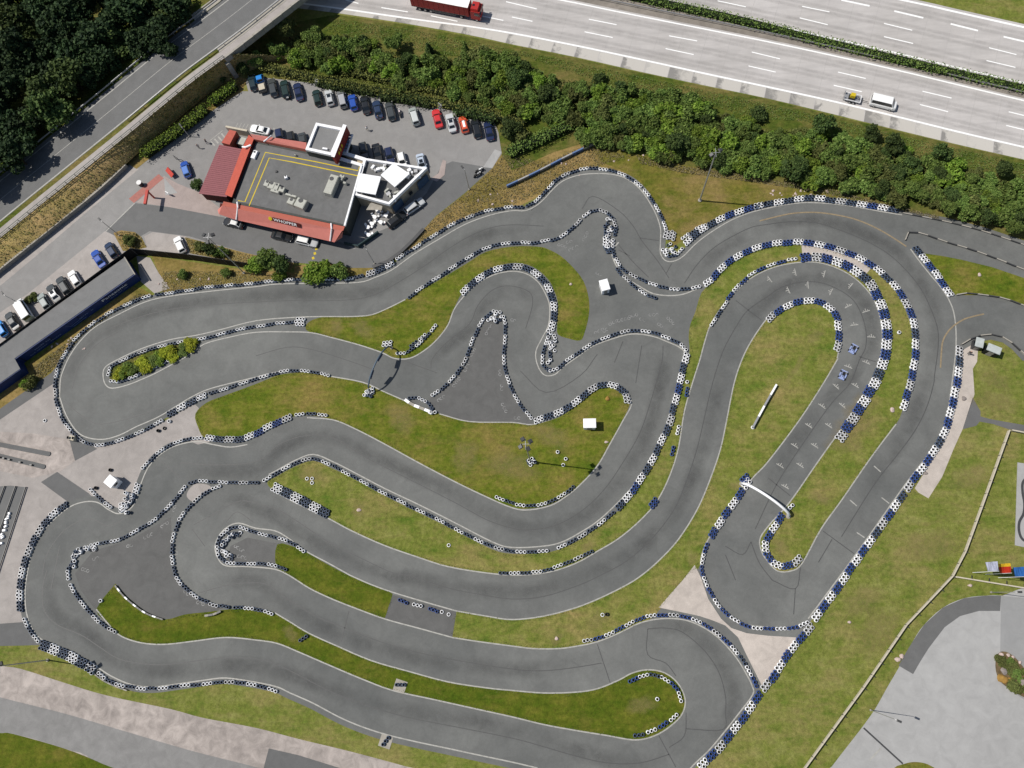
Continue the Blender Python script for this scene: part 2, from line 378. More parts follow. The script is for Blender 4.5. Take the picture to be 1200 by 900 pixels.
# ---------------------------------------------------------------- left and lower surroundings
poly('gravel_apron', [(-30, 512), (62, 450), (66, 445), (66, 470), (78, 500), (92, 513), (107, 523), (128, 521), (150, 514), (185, 498), (225, 474), (229, 486), (240, 513), (200, 524), (174, 545), (165, 578),
     (140, 603), (115, 593), (82, 596), (46, 628), (28, 672), (24, 706), (28, 730), (-30, 735)], 0.010, M['gravel'])
poly('asphalt_strip', [(-30, 512), (62, 450), (66, 440), (74, 420), (60, 437), (0, 479), (-30, 500)], 0.012, M['path'])
poly('concrete_pad', [(-30, 545), (0, 552), (38, 560), (70, 553), (88, 540), (98, 530), (82, 515), (40, 508), (0, 506), (-30, 505)], 0.014, M['sand'])
poly('asphalt_patch', [(81, 514), (107, 522), (114, 526), (88, 540)], 0.018, M['path'])
poly('asphalt_patch', [(48, 565), (67, 553), (104, 578), (115, 590), (100, 590), (84, 594), (78, 587)], 0.018, M['path'])
poly('pit_lane', [(-30, 575), (0, 570), (12, 569), (31, 571), (15, 620), (0, 665), (-30, 740)], 0.014, M['asphalt_dark'])
poly('side_lane', [(-30, 733), (27, 729), (40, 742), (48, 756), (0, 757), (-30, 757)], 0.014, M['path'])
poly('sandy_track', [(-30, 773), (0, 780), (25, 784), (75, 800), (125, 815), (200, 831), (237, 841), (300, 853), (350, 866), (412, 881), (475, 898), (520, 912), (520, 960), (-30, 960)], 0.010, M['sand'], True)
poly('access_road', [(-30, 806), (0, 817), (75, 836), (150, 858), (225, 880), (300, 899), (330, 910), (330, 960), (150, 960), (110, 893), (75, 877), (15, 860), (-30, 857)], 0.014, M['lane_pale'], True)
poly('lawn', [(-30, 855), (0, 859), (15, 860), (75, 877), (120, 895), (150, 912), (150, 960), (-30, 960)], 0.018, M['grass_lush'], True)
poly('asphalt_slab', [(309, 900), (315, 877), (350, 885), (395, 899), (420, 908), (420, 930), (305, 930)], 0.018, M['path'])
# yard, lower right
poly('concrete_yard', [(1054, 781), (1070, 751), (1083, 732), (1105, 712), (1130, 701), (1155, 698), (1175, 698), (1230, 704), (1240, 960), (930, 960), (975, 898), (995, 872), (1012, 850), (1026, 830), (1040, 805)], 0.010, M['yard'], True, 3)
poly('yard_lane', [(1053, 780), (1062, 764), (1070, 751), (1083, 732), (1105, 712), (1130, 701), (1155, 698), (1173, 698), (1172, 716), (1147, 716), (1125, 722), (1107, 735), (1088, 760), (1078, 776), (1070, 790)], 0.014, M['path'])
poly('yard_slab', [(1173, 698), (1230, 704), (1235, 850), (1200, 820), (1172, 800), (1166, 780), (1172, 765)], 0.014, M['yard2'])
mb = MB(); ribbon(mb, [G(1012, 853), G(1058, 895)], 0.28, 0.016); mb.build('drain_channel', M['dark'])['kind'] = 'structure'
mb = MB(); ribbon(mb, [G(1019, 891), G(1032, 877)], 0.25, 0.016); mb.build('yard_marking', M['line_white'])['kind'] = 'structure'
poly('grass_roundel', [(1048, 903), (1060, 895), (1075, 893), (1090, 897), (1100, 908), (1075, 930)], 0.014, M['grass'], True)
# pale marshal strip on the right and little road
poly('marshal_strip', [(1126, 404), (1140, 395), (1146, 410), (1145, 424), (1140, 432), (1142, 462), (1128, 503), (1118, 525), (1104, 559), (1088, 584), (1076, 577), (1072, 572), (1091, 541), (1106, 515), (1116, 487), (1122, 455), (1125, 425)], 0.012, M['gravel_pale'])
poly('foot_path', [(1128, 503), (1140, 466), (1149, 482), (1149, 488), (1160, 491), (1182, 495), (1230, 503), (1230, 510), (1182, 503), (1164, 497), (1148, 494), (1144, 499)], 0.012, M['path'])

# ---------------------------------------------------------------- the kart circuit
OUT_TOP = [(70, 465), (71, 445), (75, 432), (82, 417), (94, 400), (112, 383), (140, 368), (170, 354), (200, 347), (250, 341), (300, 336), (325, 333), (375, 332), (420, 331), (440, 325), (460, 316), (485, 298),
    (515, 280), (545, 263), (575, 252), (600, 247), (615, 247), (627, 242), (638, 233), (647, 223), (660, 212), (680, 205), (705, 203.5), (725, 206), (740, 213), (752, 224), (761, 237), (769, 252), (774, 268), (774, 283), (774, 297), (780, 305.5), (790, 306), (801, 300),
    (815, 286), (832, 273), (857, 258), (880, 249), (900, 244), (920, 240), (945, 237.5), (975, 239), (1000, 242), (1030, 247.5), (1057, 252)]
RIGHT = [(1067, 292), (1078, 307), (1090, 322), (1101, 335), (1110, 348), (1117, 364), (1120, 385), (1120, 410), (1117, 437), (1112, 474), (1104, 505), (1088, 532), (1065, 562), (1040, 597), (1012, 637), (985, 674), (962, 705), (947, 725)]
HP_BOT = [(937, 735), (924, 738), (900, 735), (875, 732), (857, 722), (840, 707), (830, 691), (824, 678), (821, 660), (824, 645), (830, 632), (842, 612), (862, 585), (882, 560), (900, 541), (937, 492), (965, 449), (982, 420)]
ROW45 = [(530, 747), (562, 752), (600, 757), (625, 760), (655, 760), (677, 757), (700, 752), (725, 742), (750, 730), (775, 725), (800, 726), (820, 733), (840, 746), (860, 767), (873, 787), (881, 803), (882, 814), (865, 837), (847, 860), (830, 880), (812, 897), (800, 912)]
ROW5 = [(630, 900), (600, 893), (562, 885), (525, 877), (487, 869), (450, 860), (420, 850), (395, 839), (367, 824), (340, 812), (325, 805), (300, 799.5), (265, 794.5), (240, 797), (212, 801), (180, 805), (155, 802.5), (130, 792), (110, 779), (87, 767), (65, 757),
    (47, 748), (37, 735), (31, 717), (29.5, 695), (32, 673), (37, 650), (47, 628), (62, 610), (82, 594), (100, 588), (115, 589), (127, 597), (139, 602), (152, 597), (160, 585), (166, 565), (175, 546), (190, 531), (207, 522), (230, 517.5), (250, 521), (270, 524), (290, 521)]
ROW1B = [(365, 437), (340, 434), (320, 437), (300, 442), (275, 448), (245, 456), (225, 465), (205, 477), (185, 489), (160, 500), (140, 510), (120, 515), (100, 512), (88, 503), (77, 485), (70, 465)]
trk = [G(*p) for p in OUT_TOP] + [G(*p) for p in ((1107, 260), (1150, 271), (1195, 286), (1240, 298), (1240, 425), (1200, 417), (1190, 405), (1177, 396), (1160, 392), (1140, 396), (1126, 404), (1120, 410))]
trk = catmull([G(*p) for p in OUT_TOP], False, 4) + trk[len(OUT_TOP):] + catmull([G(*p) for p in RIGHT if p[1] >= 410], False, 4) + [G(937, 738), G(925, 760), G(890, 800), G(882, 814), G(847, 860), G(812, 897), G(795, 915), G(700, 916)] \
    + catmull([G(*p) for p in ROW5[:-3]], False, 4) + catmull([G(*p) for p in ROW1B if p[0] <= 225], False, 4)[:-1]
_n = normals2(trk, True); _a = sum(trk[i].x * trk[(i + 1) % len(trk)].y - trk[(i + 1) % len(trk)].x * trk[i].y for i in range(len(trk)))
trk = [q - nn * (1.0 if _a > 0 else -1.0) for q, nn in zip(trk, _n)]        # asphalt runs on under the tyres
sheet('kart_track', trk, 0.020, M['track'])
poly('asphalt_apron', [(290, 521), (250, 517), (240, 490), (246, 462), (262, 455), (300, 440), (340, 434), (390, 440), (425, 447), (600, 497), (560, 560), (400, 500), (350, 495)], 0.022, M['track'])

GI = {}; ILS = []
def island(name, pts, mat='grass', z=0.032):
    GI[name] = pts; ILS.append(pts); return poly(name, pts, z, M[mat], True, 3)
island('grass_island', [(113, 714), (133, 687), (136, 685), (141, 691), (152, 702), (171, 717), (193, 726), (217, 720), (245, 717), (270, 714), (300, 714), (320, 717), (337, 727), (362, 742), (395, 757), (435, 774), (480, 787), (525, 799), (570, 806), (600, 809),
    (637, 812), (675, 811), (700, 807), (725, 797), (740, 789), (757, 785), (775, 787), (790, 796), (800, 810), (803, 825), (797, 840), (780, 855), (762, 864), (742, 867), (712, 862), (675, 856), (637, 849), (600, 840), (550, 829), (505, 819), (460, 809), (425, 796), (387, 780),
    (350, 764), (325, 754), (300, 750), (265, 747), (230, 751), (195, 755), (170, 754), (150, 749), (137, 742), (126, 730)], 'grass_lush')
island('grass_island', [(128, 440), (131, 432), (148, 423), (181, 410), (210, 403), (236, 399), (224, 409), (205, 418), (184, 428), (165, 437), (148, 445), (133, 449)], 'grass_rough')
island('grass_island', [(364, 376), (382, 371), (412, 371), (435, 369), (455, 361), (475, 351), (490, 342), (515, 328), (548, 308), (570, 295), (600, 289), (630, 289), (642, 292), (657, 300), (672, 314), (684, 330), (690, 350), (690, 370), (685, 390), (680, 399), (667, 397), (654, 392),
    (653, 380), (654, 357), (650, 342), (642, 327), (625, 313), (603, 308), (577, 314), (555, 326), (541, 344), (532, 362), (525, 380), (512, 397), (497, 410), (480, 419), (462, 419), (447, 412), (420, 404), (390, 396), (365, 390), (358, 384)], 'grass')
island('grass_island', [(229, 485), (242, 472), (262, 464), (300, 450), (325, 440), (345, 437), (362, 437), (387, 441), (425, 449), (450, 459), (482, 473), (515, 485), (550, 494), (600, 495), (625, 497), (655, 489), (678, 473), (694, 458), (708, 452), (722, 455), (733, 463), (738, 474), (728, 495), (714, 521), (699, 546),
    (679, 568), (663, 581), (645, 591), (620, 596), (600, 594), (565, 580), (530, 563), (490, 542), (450, 520), (415, 502), (390, 492), (365, 487), (340, 489), (320, 498), (300, 510), (285, 515), (262, 515), (240, 513), (232, 500)], 'grass')
I_A = [(313, 566), (325, 558), (345, 547), (367, 540), (387, 548), (409, 558), (447, 579), (487, 599), (530, 620), (575, 643), (600, 649), (637, 648), (660, 642), (682, 631), (702, 617), (724, 599), (742, 580), (754, 561), (767, 540), (778, 517), (787, 497), (794, 472), (799, 452), (804, 435), (808, 412),
    (807, 395), (809, 380), (815, 365), (822, 343), (836, 330), (845, 320), (858, 308), (877, 297), (900, 290), (920, 287), (941, 287), (965, 291), (986, 297), (1007, 305), (1025, 317), (1042, 332), (1054, 349), (1063, 369), (1069, 390), (1069, 412), (1066, 432), (1064, 450), (1061, 470), (1057, 482),
    (1050, 497), (1020, 537), (987, 585), (962, 620), (940, 660), (927, 669), (911, 669), (899, 657), (892, 645), (891, 630), (905, 611), (925, 589), (955, 546), (977, 515), (995, 491), (1015, 464), (1023, 447), (1031, 420), (1034, 395), (1030, 367), (1020, 345), (1000, 325), (975, 312), (950, 307), (920, 310), (895, 318), (872, 332), (848, 357), (833, 380),
    (826, 400), (820, 422), (812, 447), (802, 482), (795, 525), (785, 557), (770, 587), (750, 610), (725, 631), (700, 646), (675, 660), (645, 670), (610, 674), (575, 672), (525, 664), (487, 652), (450, 639), (412, 622), (382, 606), (350, 591), (325, 578)]
island('grass_island', I_A, 'infield')
I_B = [(535, 716), (570, 722), (600, 726), (637, 722), (675, 712), (705, 700), (735, 685), (752, 674), (772, 657), (795, 632), (817, 597), (832, 562), (844, 527), (851, 495), (860, 450), (870, 420), (882, 397), (899, 373), (912, 362), (926, 354), (945, 349.5), (962, 352), (976, 362), (984, 378), (985, 398), (981, 420), (965, 449), (937, 492), (900, 541),
    (882, 560), (862, 585), (842, 612), (830, 632), (823, 647), (820, 664), (812, 670), (800, 682), (780, 706), (764, 724), (748, 731), (725, 742), (700, 751), (675, 757), (655, 760), (625, 760), (600, 757), (562, 752), (530, 747), (530, 732)]
island('grass_island', I_B, 'infield')
island('grass_island', [(325, 638), (345, 641), (362, 649), (385, 662), (410, 675), (435, 686), (460, 696), (451, 724), (430, 717), (412, 711), (387, 701), (362, 689), (340, 675), (324, 665)], 'grass_lush')
poly('grass_triangle', [(1083, 297), (1104, 300), (1125, 304), (1162, 313), (1230, 336), (1230, 368), (1200, 358), (1175, 350), (1150, 346), (1120, 346), (1105, 328)], 0.032, M['grass'])
poly('gravel_crossing', [(939, 286), (962, 290), (985, 296), (1007, 305), (1020, 315), (1015, 321), (1000, 312), (980, 304), (960, 299), (940, 297)], 0.040, M['gravel_pale'])
poly('gravel_crossing', [(222, 573), (230, 567), (243, 568), (248, 573), (240, 580), (228, 588), (219, 582)], 0.040, M['gravel'], True)
poly('gravel_corner', [(772, 712), (783, 699), (800, 680), (814, 662), (821, 676), (830, 702), (845, 725), (857, 736), (875, 742), (900, 745), (934, 747), (922, 766), (906, 788), (893, 804), (884, 786), (877, 772), (865, 747), (850, 733), (835, 727), (820, 722), (797, 717)], 0.040, M['gravel_pale'])
poly('trackside_grass', [(893, 806), (906, 790), (935, 750), (950, 728), (964, 708), (987, 677), (1015, 640), (1042, 600), (1067, 565), (1074, 575), (1020, 680), (900, 860), (820, 920), (802, 915), (815, 899), (833, 882), (850, 862), (868, 839)], 0.0315, M['meadow'])
poly('asphalt_link', [(460, 697), (482, 703), (510, 711), (535, 717), (530, 747), (505, 741), (475, 733), (451, 725)], 0.036, M['patch'])
poly('gravel_edge', [(214, 484), (226, 472), (233, 478), (238, 500), (246, 518), (232, 521), (213, 513)], 0.0285, M['gravel'])
# resurfaced run-off areas: slightly different asphalt
poly('runoff_asphalt', [(270, 640), (290, 630), (325, 637), (324, 665), (290, 662), (266, 657)], 0.026, M['patch'])
poly('runoff_asphalt', [(88, 672), (110, 645), (150, 634), (200, 606), (202, 640), (206, 672), (232, 702), (262, 713), (245, 718), (217, 722), (193, 727), (171, 718), (152, 704), (137, 687), (128, 697), (113, 716), (95, 692)], 0.026, M['patch'])
poly('runoff_asphalt', [(504, 466), (535, 440), (556, 395), (570, 370), (586, 370), (592, 400), (596, 445), (610, 478), (625, 496), (600, 495), (550, 494), (515, 485), (502, 480)], 0.026, M['patch'])

mb = MB()
def wline(pts, closed=False, w=0.22, z=0.048): ribbon(mb, MAPL(pts, 0, closed), w, z, closed)
wline(OUT_TOP); wline(RIGHT); wline(HP_BOT); wline(ROW45); wline(ROW5); wline(ROW1B)
wline(I_A[I_A.index((1050, 497)):I_A.index((977, 515)) + 1] + I_A[I_A.index((977, 515)) + 1:])
wline([(315, 556), (325, 551), (345, 540), (367, 532.5), (390, 541), (412, 552), (450, 572), (490, 591), (532, 612), (577, 635), (600, 641.5), (637, 640), (659, 635), (680, 624), (700, 611), (721, 592), (738, 574), (751, 556), (763, 536), (774, 513), (783, 494), (790, 469), (795, 448), (799, 432), (802, 414), (796, 407), (783, 401), (764, 394), (740, 391.5), (715, 398), (694, 406), (677, 418), (660, 430), (650, 439), (638, 439.5), (630, 428), (628, 412), (636, 395), (643, 380), (644, 358), (638, 342), (630, 330), (617, 321), (600, 318), (579, 322), (559, 333), (543, 348),
    (532, 363), (525, 381), (512, 398), (497, 411), (480, 420), (462, 420), (447, 413), (420, 404), (390, 396), (365, 390), (337, 389), (300, 389.5), (270, 395), (240, 403), (225, 414), (187, 435), (170, 443), (150, 451), (132, 455), (124, 451), (121, 441), (123, 431), (135, 423), (165, 409), (200, 398), (230, 393), (260, 386), (300, 376), (345, 372), (382, 371), (412, 371), (435, 369), (455, 361), (475, 351)])
wline(I_B[:I_B.index((982, 420)) + 1] if (982, 420) in I_B else I_B[:I_B.index((981, 420)) + 1])
wline([(410, 674), (385, 660), (357, 645), (337, 630), (322, 622), (300, 619), (280, 613), (266, 618), (256, 629), (252, 642), (256, 655), (265, 663), (290, 664), (322, 667), (340, 675), (362, 689), (387, 701), (412, 711), (450, 725), (490, 736), (530, 747)])
wline([(410, 674), (435, 685), (460, 694), (500, 706), (535, 716)])
wline([(387, 441), (425, 448), (450, 459), (482, 473)]); wline([(515, 485), (550, 494), (600, 495), (625, 497.5), (652, 488.5)], w=0.2)
wline([(652, 488.5), (676, 473.5), (694, 457), (708, 449.5), (722, 452), (735, 462), (740, 474), (730, 493), (715, 520), (700, 546), (680, 568), (663, 582), (645, 592.5), (620, 597.5), (600, 595), (565, 580), (530, 563), (490, 542), (450, 520), (415, 502), (390, 492), (360, 489.5)])
IC = GI['grass_island']
wline([(113, 714), (126, 730), (137, 742), (150, 749), (170, 754), (195, 755), (230, 751), (265, 747), (300, 750), (325, 754), (350, 764), (387, 780), (425, 796), (460, 809), (505, 819), (550, 829), (600, 840), (637, 849), (675, 856), (712, 862), (742, 867), (762, 864), (780, 855), (797, 840), (803, 825), (800, 810), (790, 796), (775, 787), (757, 785), (740, 789), (725, 797), (700, 807), (675, 811), (637, 812), (600, 809), (570, 806), (525, 799), (480, 787), (435, 774), (395, 757), (362, 742), (337, 727), (322, 718)])
wline([(725, 284), (717, 295), (722, 311), (733, 325), (750, 336), (765, 344), (783, 346.5), (800, 345), (816, 339)], w=0.25)
mb.build('track_edge_lines', M['line_white'])['kind'] = 'structure'
mb = MB()
def oline(pts, w=0.28): ribbon(mb, MAPL(pts), w, 0.050)
oline([(890, 259), (910, 254), (930, 250), (955, 249), (980, 252), (1005, 258), (1030, 269), (1050, 281), (1062, 289)]); oline([(1102, 431), (1103, 415), (1105, 399), (1114, 385), (1128, 375), (1140, 371), (1153, 368)])
mb.build('orange_track_line', M['line_orange'])['kind'] = 'structure'

SEAMS = '''70,462 76,438 95,412 130,385 187,365 250,357 300,354 350,352 400,352 435,347 465,332 500,310 525,292 550,277 575,267 600,263.5 637,265
622,247 640,232 | 682,245 695,230 725,247 742,265 752,282 770,305 784,326 | 725,287 740,305 760,325 | 750,279 772,282 | 787,309 781,320 | 725,293 738,300
802,332 817,310 837,290 862,275 882,266 900,263 925,260 955,261 982,269 1012,281 1040,297 1062,317 1080,340 1092,365 1099,387 1099,410 1095,440 1094,450 1086,477 1072,505 1050,535 1025,567 986,629
975,632 959,659 | 964,622 1001,649 | 900,560 926,581
860,387 875,365 900,347 915,337 937,331 960,331 982,339 1000,352 1010,370 1015,390 1014,408 1007,422 996,449 975,472 947,511 911,566 885,620
862,352 892,375 | 1007,418 1026,424
860,387 847,412 835,449 826,487 817,525 805,562 790,597 765,630 735,657 700,676 675,687 637,699 600,702 565,697 525,689 482,675 462,672 425,655 385,635 350,612 325,597 300,590 287,587 275,589 255,600 227,615
225,620 240,640 | 265,612 278,600 297,612
211,542 250,545 300,541 325,522 350,512 375,510 395,515 425,534 460,552 500,572 537,591 570,609 600,619 620,621 650,616 680,600 707,575 730,542 750,507 762,472 770,445 776,422 777,405
745,449 752,405 | 720,425 730,400 | 190,541 211,560
75,470 100,490 120,497 162,487 225,465 262,450 | 300,417 337,407 367,410 412,424 440,434 | 465,420 512,437 | 505,432 507,420 525,400 550,380 560,358 577,340 597,335 620,342 624,357 616,385
85,455 92,430 112,405 140,388 | 610,435 640,460 680,440 700,415
232,695 270,685 300,683 315,686 337,702 370,722 402,735 440,750 480,762 525,772 600,784 637,786 675,782 705,777 | 700,755 715,800 | 409,716 400,752
55,668 50,690 52,715 67,732 95,744 115,757 137,771 162,777 190,779 225,775 262,771 300,772 325,779 350,791 387,810 425,825 475,840 525,850 600,865 637,875 675,886 712,894 750,894 784,884
784,876 802,862 804,835 | 759,737 780,736 800,741 825,762 842,787 850,815 850,835 847,855 804,854 | 759,737 759,767 780,777 792,792 | 772,862 792,899
50,672 55,650 72,625 92,611 110,609 127,616 150,606 | 60,690 70,640
850,640 870,650 880,635 | 880,635 890,660 905,680 | 905,680 932,690 938,665 | 932,690 930,720 | 850,650 862,680'''
mb = MB()
for ln in SEAMS.replace('\n', '|').split('|'):
    pts = [tuple(float(q) for q in t.split(',')) for t in ln.split()]
    if len(pts) > 1: ribbon(mb, MAPL(pts), 0.15, 0.030)
mb.build('asphalt_seams', M['seam'])['kind'] = 'structure'

# rubbered-in racing line: a wide worn band that fades out sideways
def wear_mat():
    m = NM('rubber_wear', 0.8, 0.3); at = m.n.new('ShaderNodeAttribute'); at.attribute_name = 'wear'; m.color(A(92, 92, 91)[:3])
    f = m.noise(0.5, 5, 0.7, None, 1.0); f2 = m.noise(0.08, 3, .6); k = m.math('MULTIPLY', m.math('MULTIPLY', at.outputs['Fac'], m.ramp(f, [(0.3, grey(.35)), (.7, grey(1))])), m.ramp(f2, [(0.35, grey(.08)), (.62, grey(.42))]))
    t = m.n.new('ShaderNodeBsdfTransparent'); x = m.n.new('ShaderNodeMixShader'); m.l.new(k, x.inputs[0]); m.l.new(t.outputs[0], x.inputs[1]); m.l.new(m.b.outputs[0], x.inputs[2]); m.l.new(x.outputs[0], m.n['Material Output'].inputs[0]); return m.mat
mb = MB(); wv = []
def wear(pts, w, offs):
    p = catmull(pts, False, 3); ns = normals2(p); b0 = len(mb.v); k = 7
    for i, (q, nn) in enumerate(zip(p, ns)):
        o_ = offs * math.sin(i * .13 + len(p)); e = min(1, i / 6, (len(p) - 1 - i) / 6)
        for j in range(k):
            u = (j / (k - 1) - .5) * 2; v = q + nn * (o_ + u * w / 2); mb.v.append((v.x, v.y, 0.027)); wv.append(e * (1 - u * u) ** 1.5)
    for i in range(len(p) - 1):
        for j in range(k - 1): mb.f.append((b0 + i * k + j, b0 + i * k + j + 1, b0 + (i + 1) * k + j + 1, b0 + (i + 1) * k + j)); mb.m.append(0)
for ln in SEAMS.replace('\n', '|').split('|'):
    pts = [tuple(float(q) for q in t.split(',')) for t in ln.split()]
    if len(pts) > 8: wear([G(*q) for q in pts], 3.6, 1.3)
me = mb.mesh('track_wear', [wear_mat()]); at_ = me.attributes.new('wear', 'FLOAT', 'POINT'); at_.data.foreach_set('value', wv); place('track_wear', me)['kind'] = 'structure'

# start grid boxes
SG = MAPL([(860, 387), (875, 365), (900, 347), (915, 337), (937, 331), (960, 331), (982, 339), (1000, 352), (1010, 370), (1015, 390), (1014, 408), (1007, 422), (996, 449), (975, 472), (947, 511), (911, 566), (885, 620)])
mb = MB()
for x, y in ((924, 340), (947, 334), (974, 342), (994, 359), (1001, 381), (994, 430), (979.5, 453), (963, 476), (947.5, 499), (931, 522.5), (914, 546), (902, 327), (932, 319), (966, 321), (997, 335), (1015, 365), (1021, 395), (1015, 425), (1002, 452), (987, 475.5), (971, 499), (954.5, 522.5), (937.5, 545.5), (920, 570.5)):
    p = G(x, y); k = min(range(1, len(SG) - 1), key=lambda i: (SG[i] - p).length); t = (SG[k + 1] - SG[k - 1]); t.normalize(); n = Vector((-t.y, t.x, 0))
    ribbon(mb, [p - n * 0.75, p + n * 0.75], 0.15, 0.034)
    ribbon(mb, [p - t * 0.08, p - t * 0.6], 0.14, 0.034)
    for s in (-0.38, 0.38): ribbon(mb, [p + n * s - t * 0.08, p + n * s - t * 0.33], 0.12, 0.034)
for a, c in (((1024, 546), (1032, 553)), ((996, 586), (1004, 593)), ((1033, 583), (1042, 590)), ((1004, 624), (1013, 630))): ribbon(mb, [G(*a), G(*c)], 0.2, 0.034)
mb.build('start_grid_marking', M['line_white'])['kind'] = 'structure'
# white rings left where tyres stood
mb = MB(); rr = random.Random(3)
def ring(p, r0, r1, z, n=12, a0=0, a1=1.0):
    k = int(n * (a1 - a0)); vs = []
    for i in range(k + 1):
        a = 2 * math.pi * (a0 + (a1 - a0) * i / k)
        vs += [(p.x + math.cos(a) * r0, p.y + math.sin(a) * r0, z), (p.x + math.cos(a) * r1, p.y + math.sin(a) * r1, z)]
    mb.add(vs, [(2 * i, 2 * i + 1, 2 * i + 3, 2 * i + 2) for i in range(k)])
for x, y, dx, dy, n in ((668, 293, 4, -2, 3), (684, 281, 2, -4, 3), (665, 284, 4, -1, 2), (655, 287, 4, 1, 3), (715, 380, 4, -2, 3), (725, 376, 4, -1, 4), (738, 371, 4, -1, 3), (751, 374, 4, 1, 2), (762, 369, 4, 0, 3), (783, 373, 3, 3, 3), (698, 390, 4, -2, 3), (708, 388, 3, -2, 2), (772, 380, 3, 2, 2),
    (570, 391, 2, -3, 4), (552, 416, 2, -3, 3), (545, 434, 2, -4, 3), (532, 452, 3, -4, 3), (514, 469, 3, -2, 3), (588, 452, 0, 4, 2), (589, 474, 2, 4, 3), (604, 490, 4, 0, 2), (586, 435, 0, 4, 2), (150, 640, 4, -1, 2), (170, 630, 4, -2, 3), (190, 617, 3, -2, 3), (110, 655, 4, -1, 2), (97, 667, 3, 1, 3),
    (204, 598, 1, -4, 2), (207, 648, 0, 4, 2), (217, 693, 3, 3, 2), (232, 706, 3, 1, 3), (276, 640, 3, 2, 4), (280, 652, 4, 1, 3), (291, 620, 4, 1, 3), (600, 375, 3, 1, 2), (700, 320, 3, 2, 2)):
    for i in range(n):
        p = G(x + dx * i, y + dy * i); a = rr.random() * .4
        ring(p, 0.2 + rr.random() * .06, 0.31, 0.034, 12, a, a + 0.45 + rr.random() * .5)
o = mb.build('paint_rings', M['mark']); o['kind'] = 'stuff'

# ---------------------------------------------------------------- motorway
def ext(pts):
    a, b_, y, z = pts[0], pts[1], pts[-2], pts[-1]
    k1 = 90 / math.hypot(b_[0] - a[0], b_[1] - a[1]); k2 = 60 / math.hypot(z[0] - y[0], z[1] - y[1])
    s1, s2 = .0004 * 0, 0
    return [(a[0] - (b_[0] - a[0]) * k1 * 2, a[1] - (b_[1] - a[1]) * k1 * 1.7), (a[0] - (b_[0] - a[0]) * k1, a[1] - (b_[1] - a[1]) * k1 * .92)] + list(pts) + [(z[0] + (z[0] - y[0]) * k2, z[1] + (z[1] - y[1]) * k2)]
L1 = ext([(340, 8.5), (400, 16), (475, 27.5), (550, 41), (600, 52), (675, 67), (750, 84), (825, 100), (900, 115.5), (975, 133.5), (1050, 152), (1125, 170), (1200, 187)])
L2 = ext([(345, 3), (395, 9.5), (450, 17.5), (500, 24.5), (550, 31), (600, 39), (675, 53.5), (750, 69.5), (825, 86), (900, 102), (975, 118.5), (1050, 136.5), (1125, 155), (1200, 172.5)])
L5 = ext([(525, -22), (590, -12), (657, 0), (725, 14), (800, 29), (900, 49), (975, 65), (1050, 82), (1125, 100), (1200, 118)])
L5e = [(x + .6, y - 2.6) for x, y in L5]
RAIL = ext([(570, -24), (640, -12), (707, 1), (775, 15), (850, 30), (900, 40.5), (975, 57), (1075, 80), (1150, 98.5), (1200, 110)])
U1 = ext([(630, -27), (700, -12), (760, 0), (815, 10), (900, 28.5), (975, 45), (1050, 62), (1125, 80), (1200, 97)])
U1e = [(x - .6, y + 2.4) for x, y in U1]
U4 = ext([(870, -40), (960, -20), (1057, 0), (1090, 7), (1120, 14), (1200, 32)])
U4e = [(x + 1, y - 3.5) for x, y in U4]
def motor_mat():
    m = NM('motorway_concrete', 0.85, 0.25)
    al = math.atan2((G(1050, 82) - G(800, 29)).y, (G(1050, 82) - G(800, 29)).x)
    f1 = m.noise(0.06, 4); f2 = m.noise(0.5, 5, 0.7, m.pos((0.12, 1.1, 1), -al)); f3 = m.noise(8, 3, .8); f4 = m.noise(0.16, 5, 0.7)
    c = m.ramp(f1, [(0.3, A(207, 202, 197)), (0.7, A(222, 217, 213))])
    c = m.mix(c, m.ramp(f2, [(0.3, grey(0.82)), (0.68, grey(1.06))]), 0.9, 'MULTIPLY')
    c = m.mix(c, m.ramp(f4, [(0.35, grey(0.93)), (0.65, grey(1.05))]), 0.9, 'MULTIPLY')
    c = m.mix(c, m.ramp(f3, [(0.25, grey(0.9)), (0.75, grey(1.1))]), 0.7, 'MULTIPLY'); m.color(c); m.bump(f3, 0.2, 0.02); return m.mat
M['motorway'] = motor_mat()
sheet('motorway', MAPL(L1) + MAPL(U4e)[::-1], 0.014, M['motorway'])
M['soil'] = asphalt_mat('median_soil', A(150, 136, 118)[0], 0.12, 0.3, (1.1, .98, 0.84))
sheet('motorway_median', MAPL(L5e) + MAPL(U1e)[::-1], 0.018, M['soil'])
M['joint'] = simple('slab_joint', A(192, 188, 184), 0.9, 0.2)
mb = MB()
ribbon(mb, MAPL(L2), 0.4, 0.026); ribbon(mb, MAPL(L5), 0.32, 0.022); ribbon(mb, MAPL(U1), 0.32, 0.024); ribbon(mb, MAPL(U4), 0.45, 0.022)
for a, c in (((405, 0), (420, 4)), ((447, 9), (478, 14)), ((505, 18.5), (536, 25)), ((561, 30 - 12), (590, 36 - 12)), ((600, 20), (624, 25)), ((685, 37.3), (718, 44)), ((780, 57), (813, 64)), ((877, 77.3), (909, 84.5)), ((977, 100), (1010, 107.5)), ((1078, 122.5), (1111, 131)), ((1179, 147), (1212, 155)),
    ((593, 3 - 1), (629, 10.5)), ((690, 22.5), (722.5, 29)), ((784, 42), (817, 48)), ((881, 61), (914, 69)), ((982, 84.5), (1014.5, 92)), ((1081, 107), (1115, 115)), ((1182, 131), (1215, 139)),
    ((841, 1), (874, 8)), ((937, 21), (970, 29)), ((1036, 43), (1070, 51)), ((1156, 71), (1190, 79)), ((940, 7.5), (972, 14)), ((1036, 27.5), (1069, 35.5)), ((1159, 56), (1191, 64))): ribbon(mb, [G(*a), G(*c)], 0.24, 0.022)
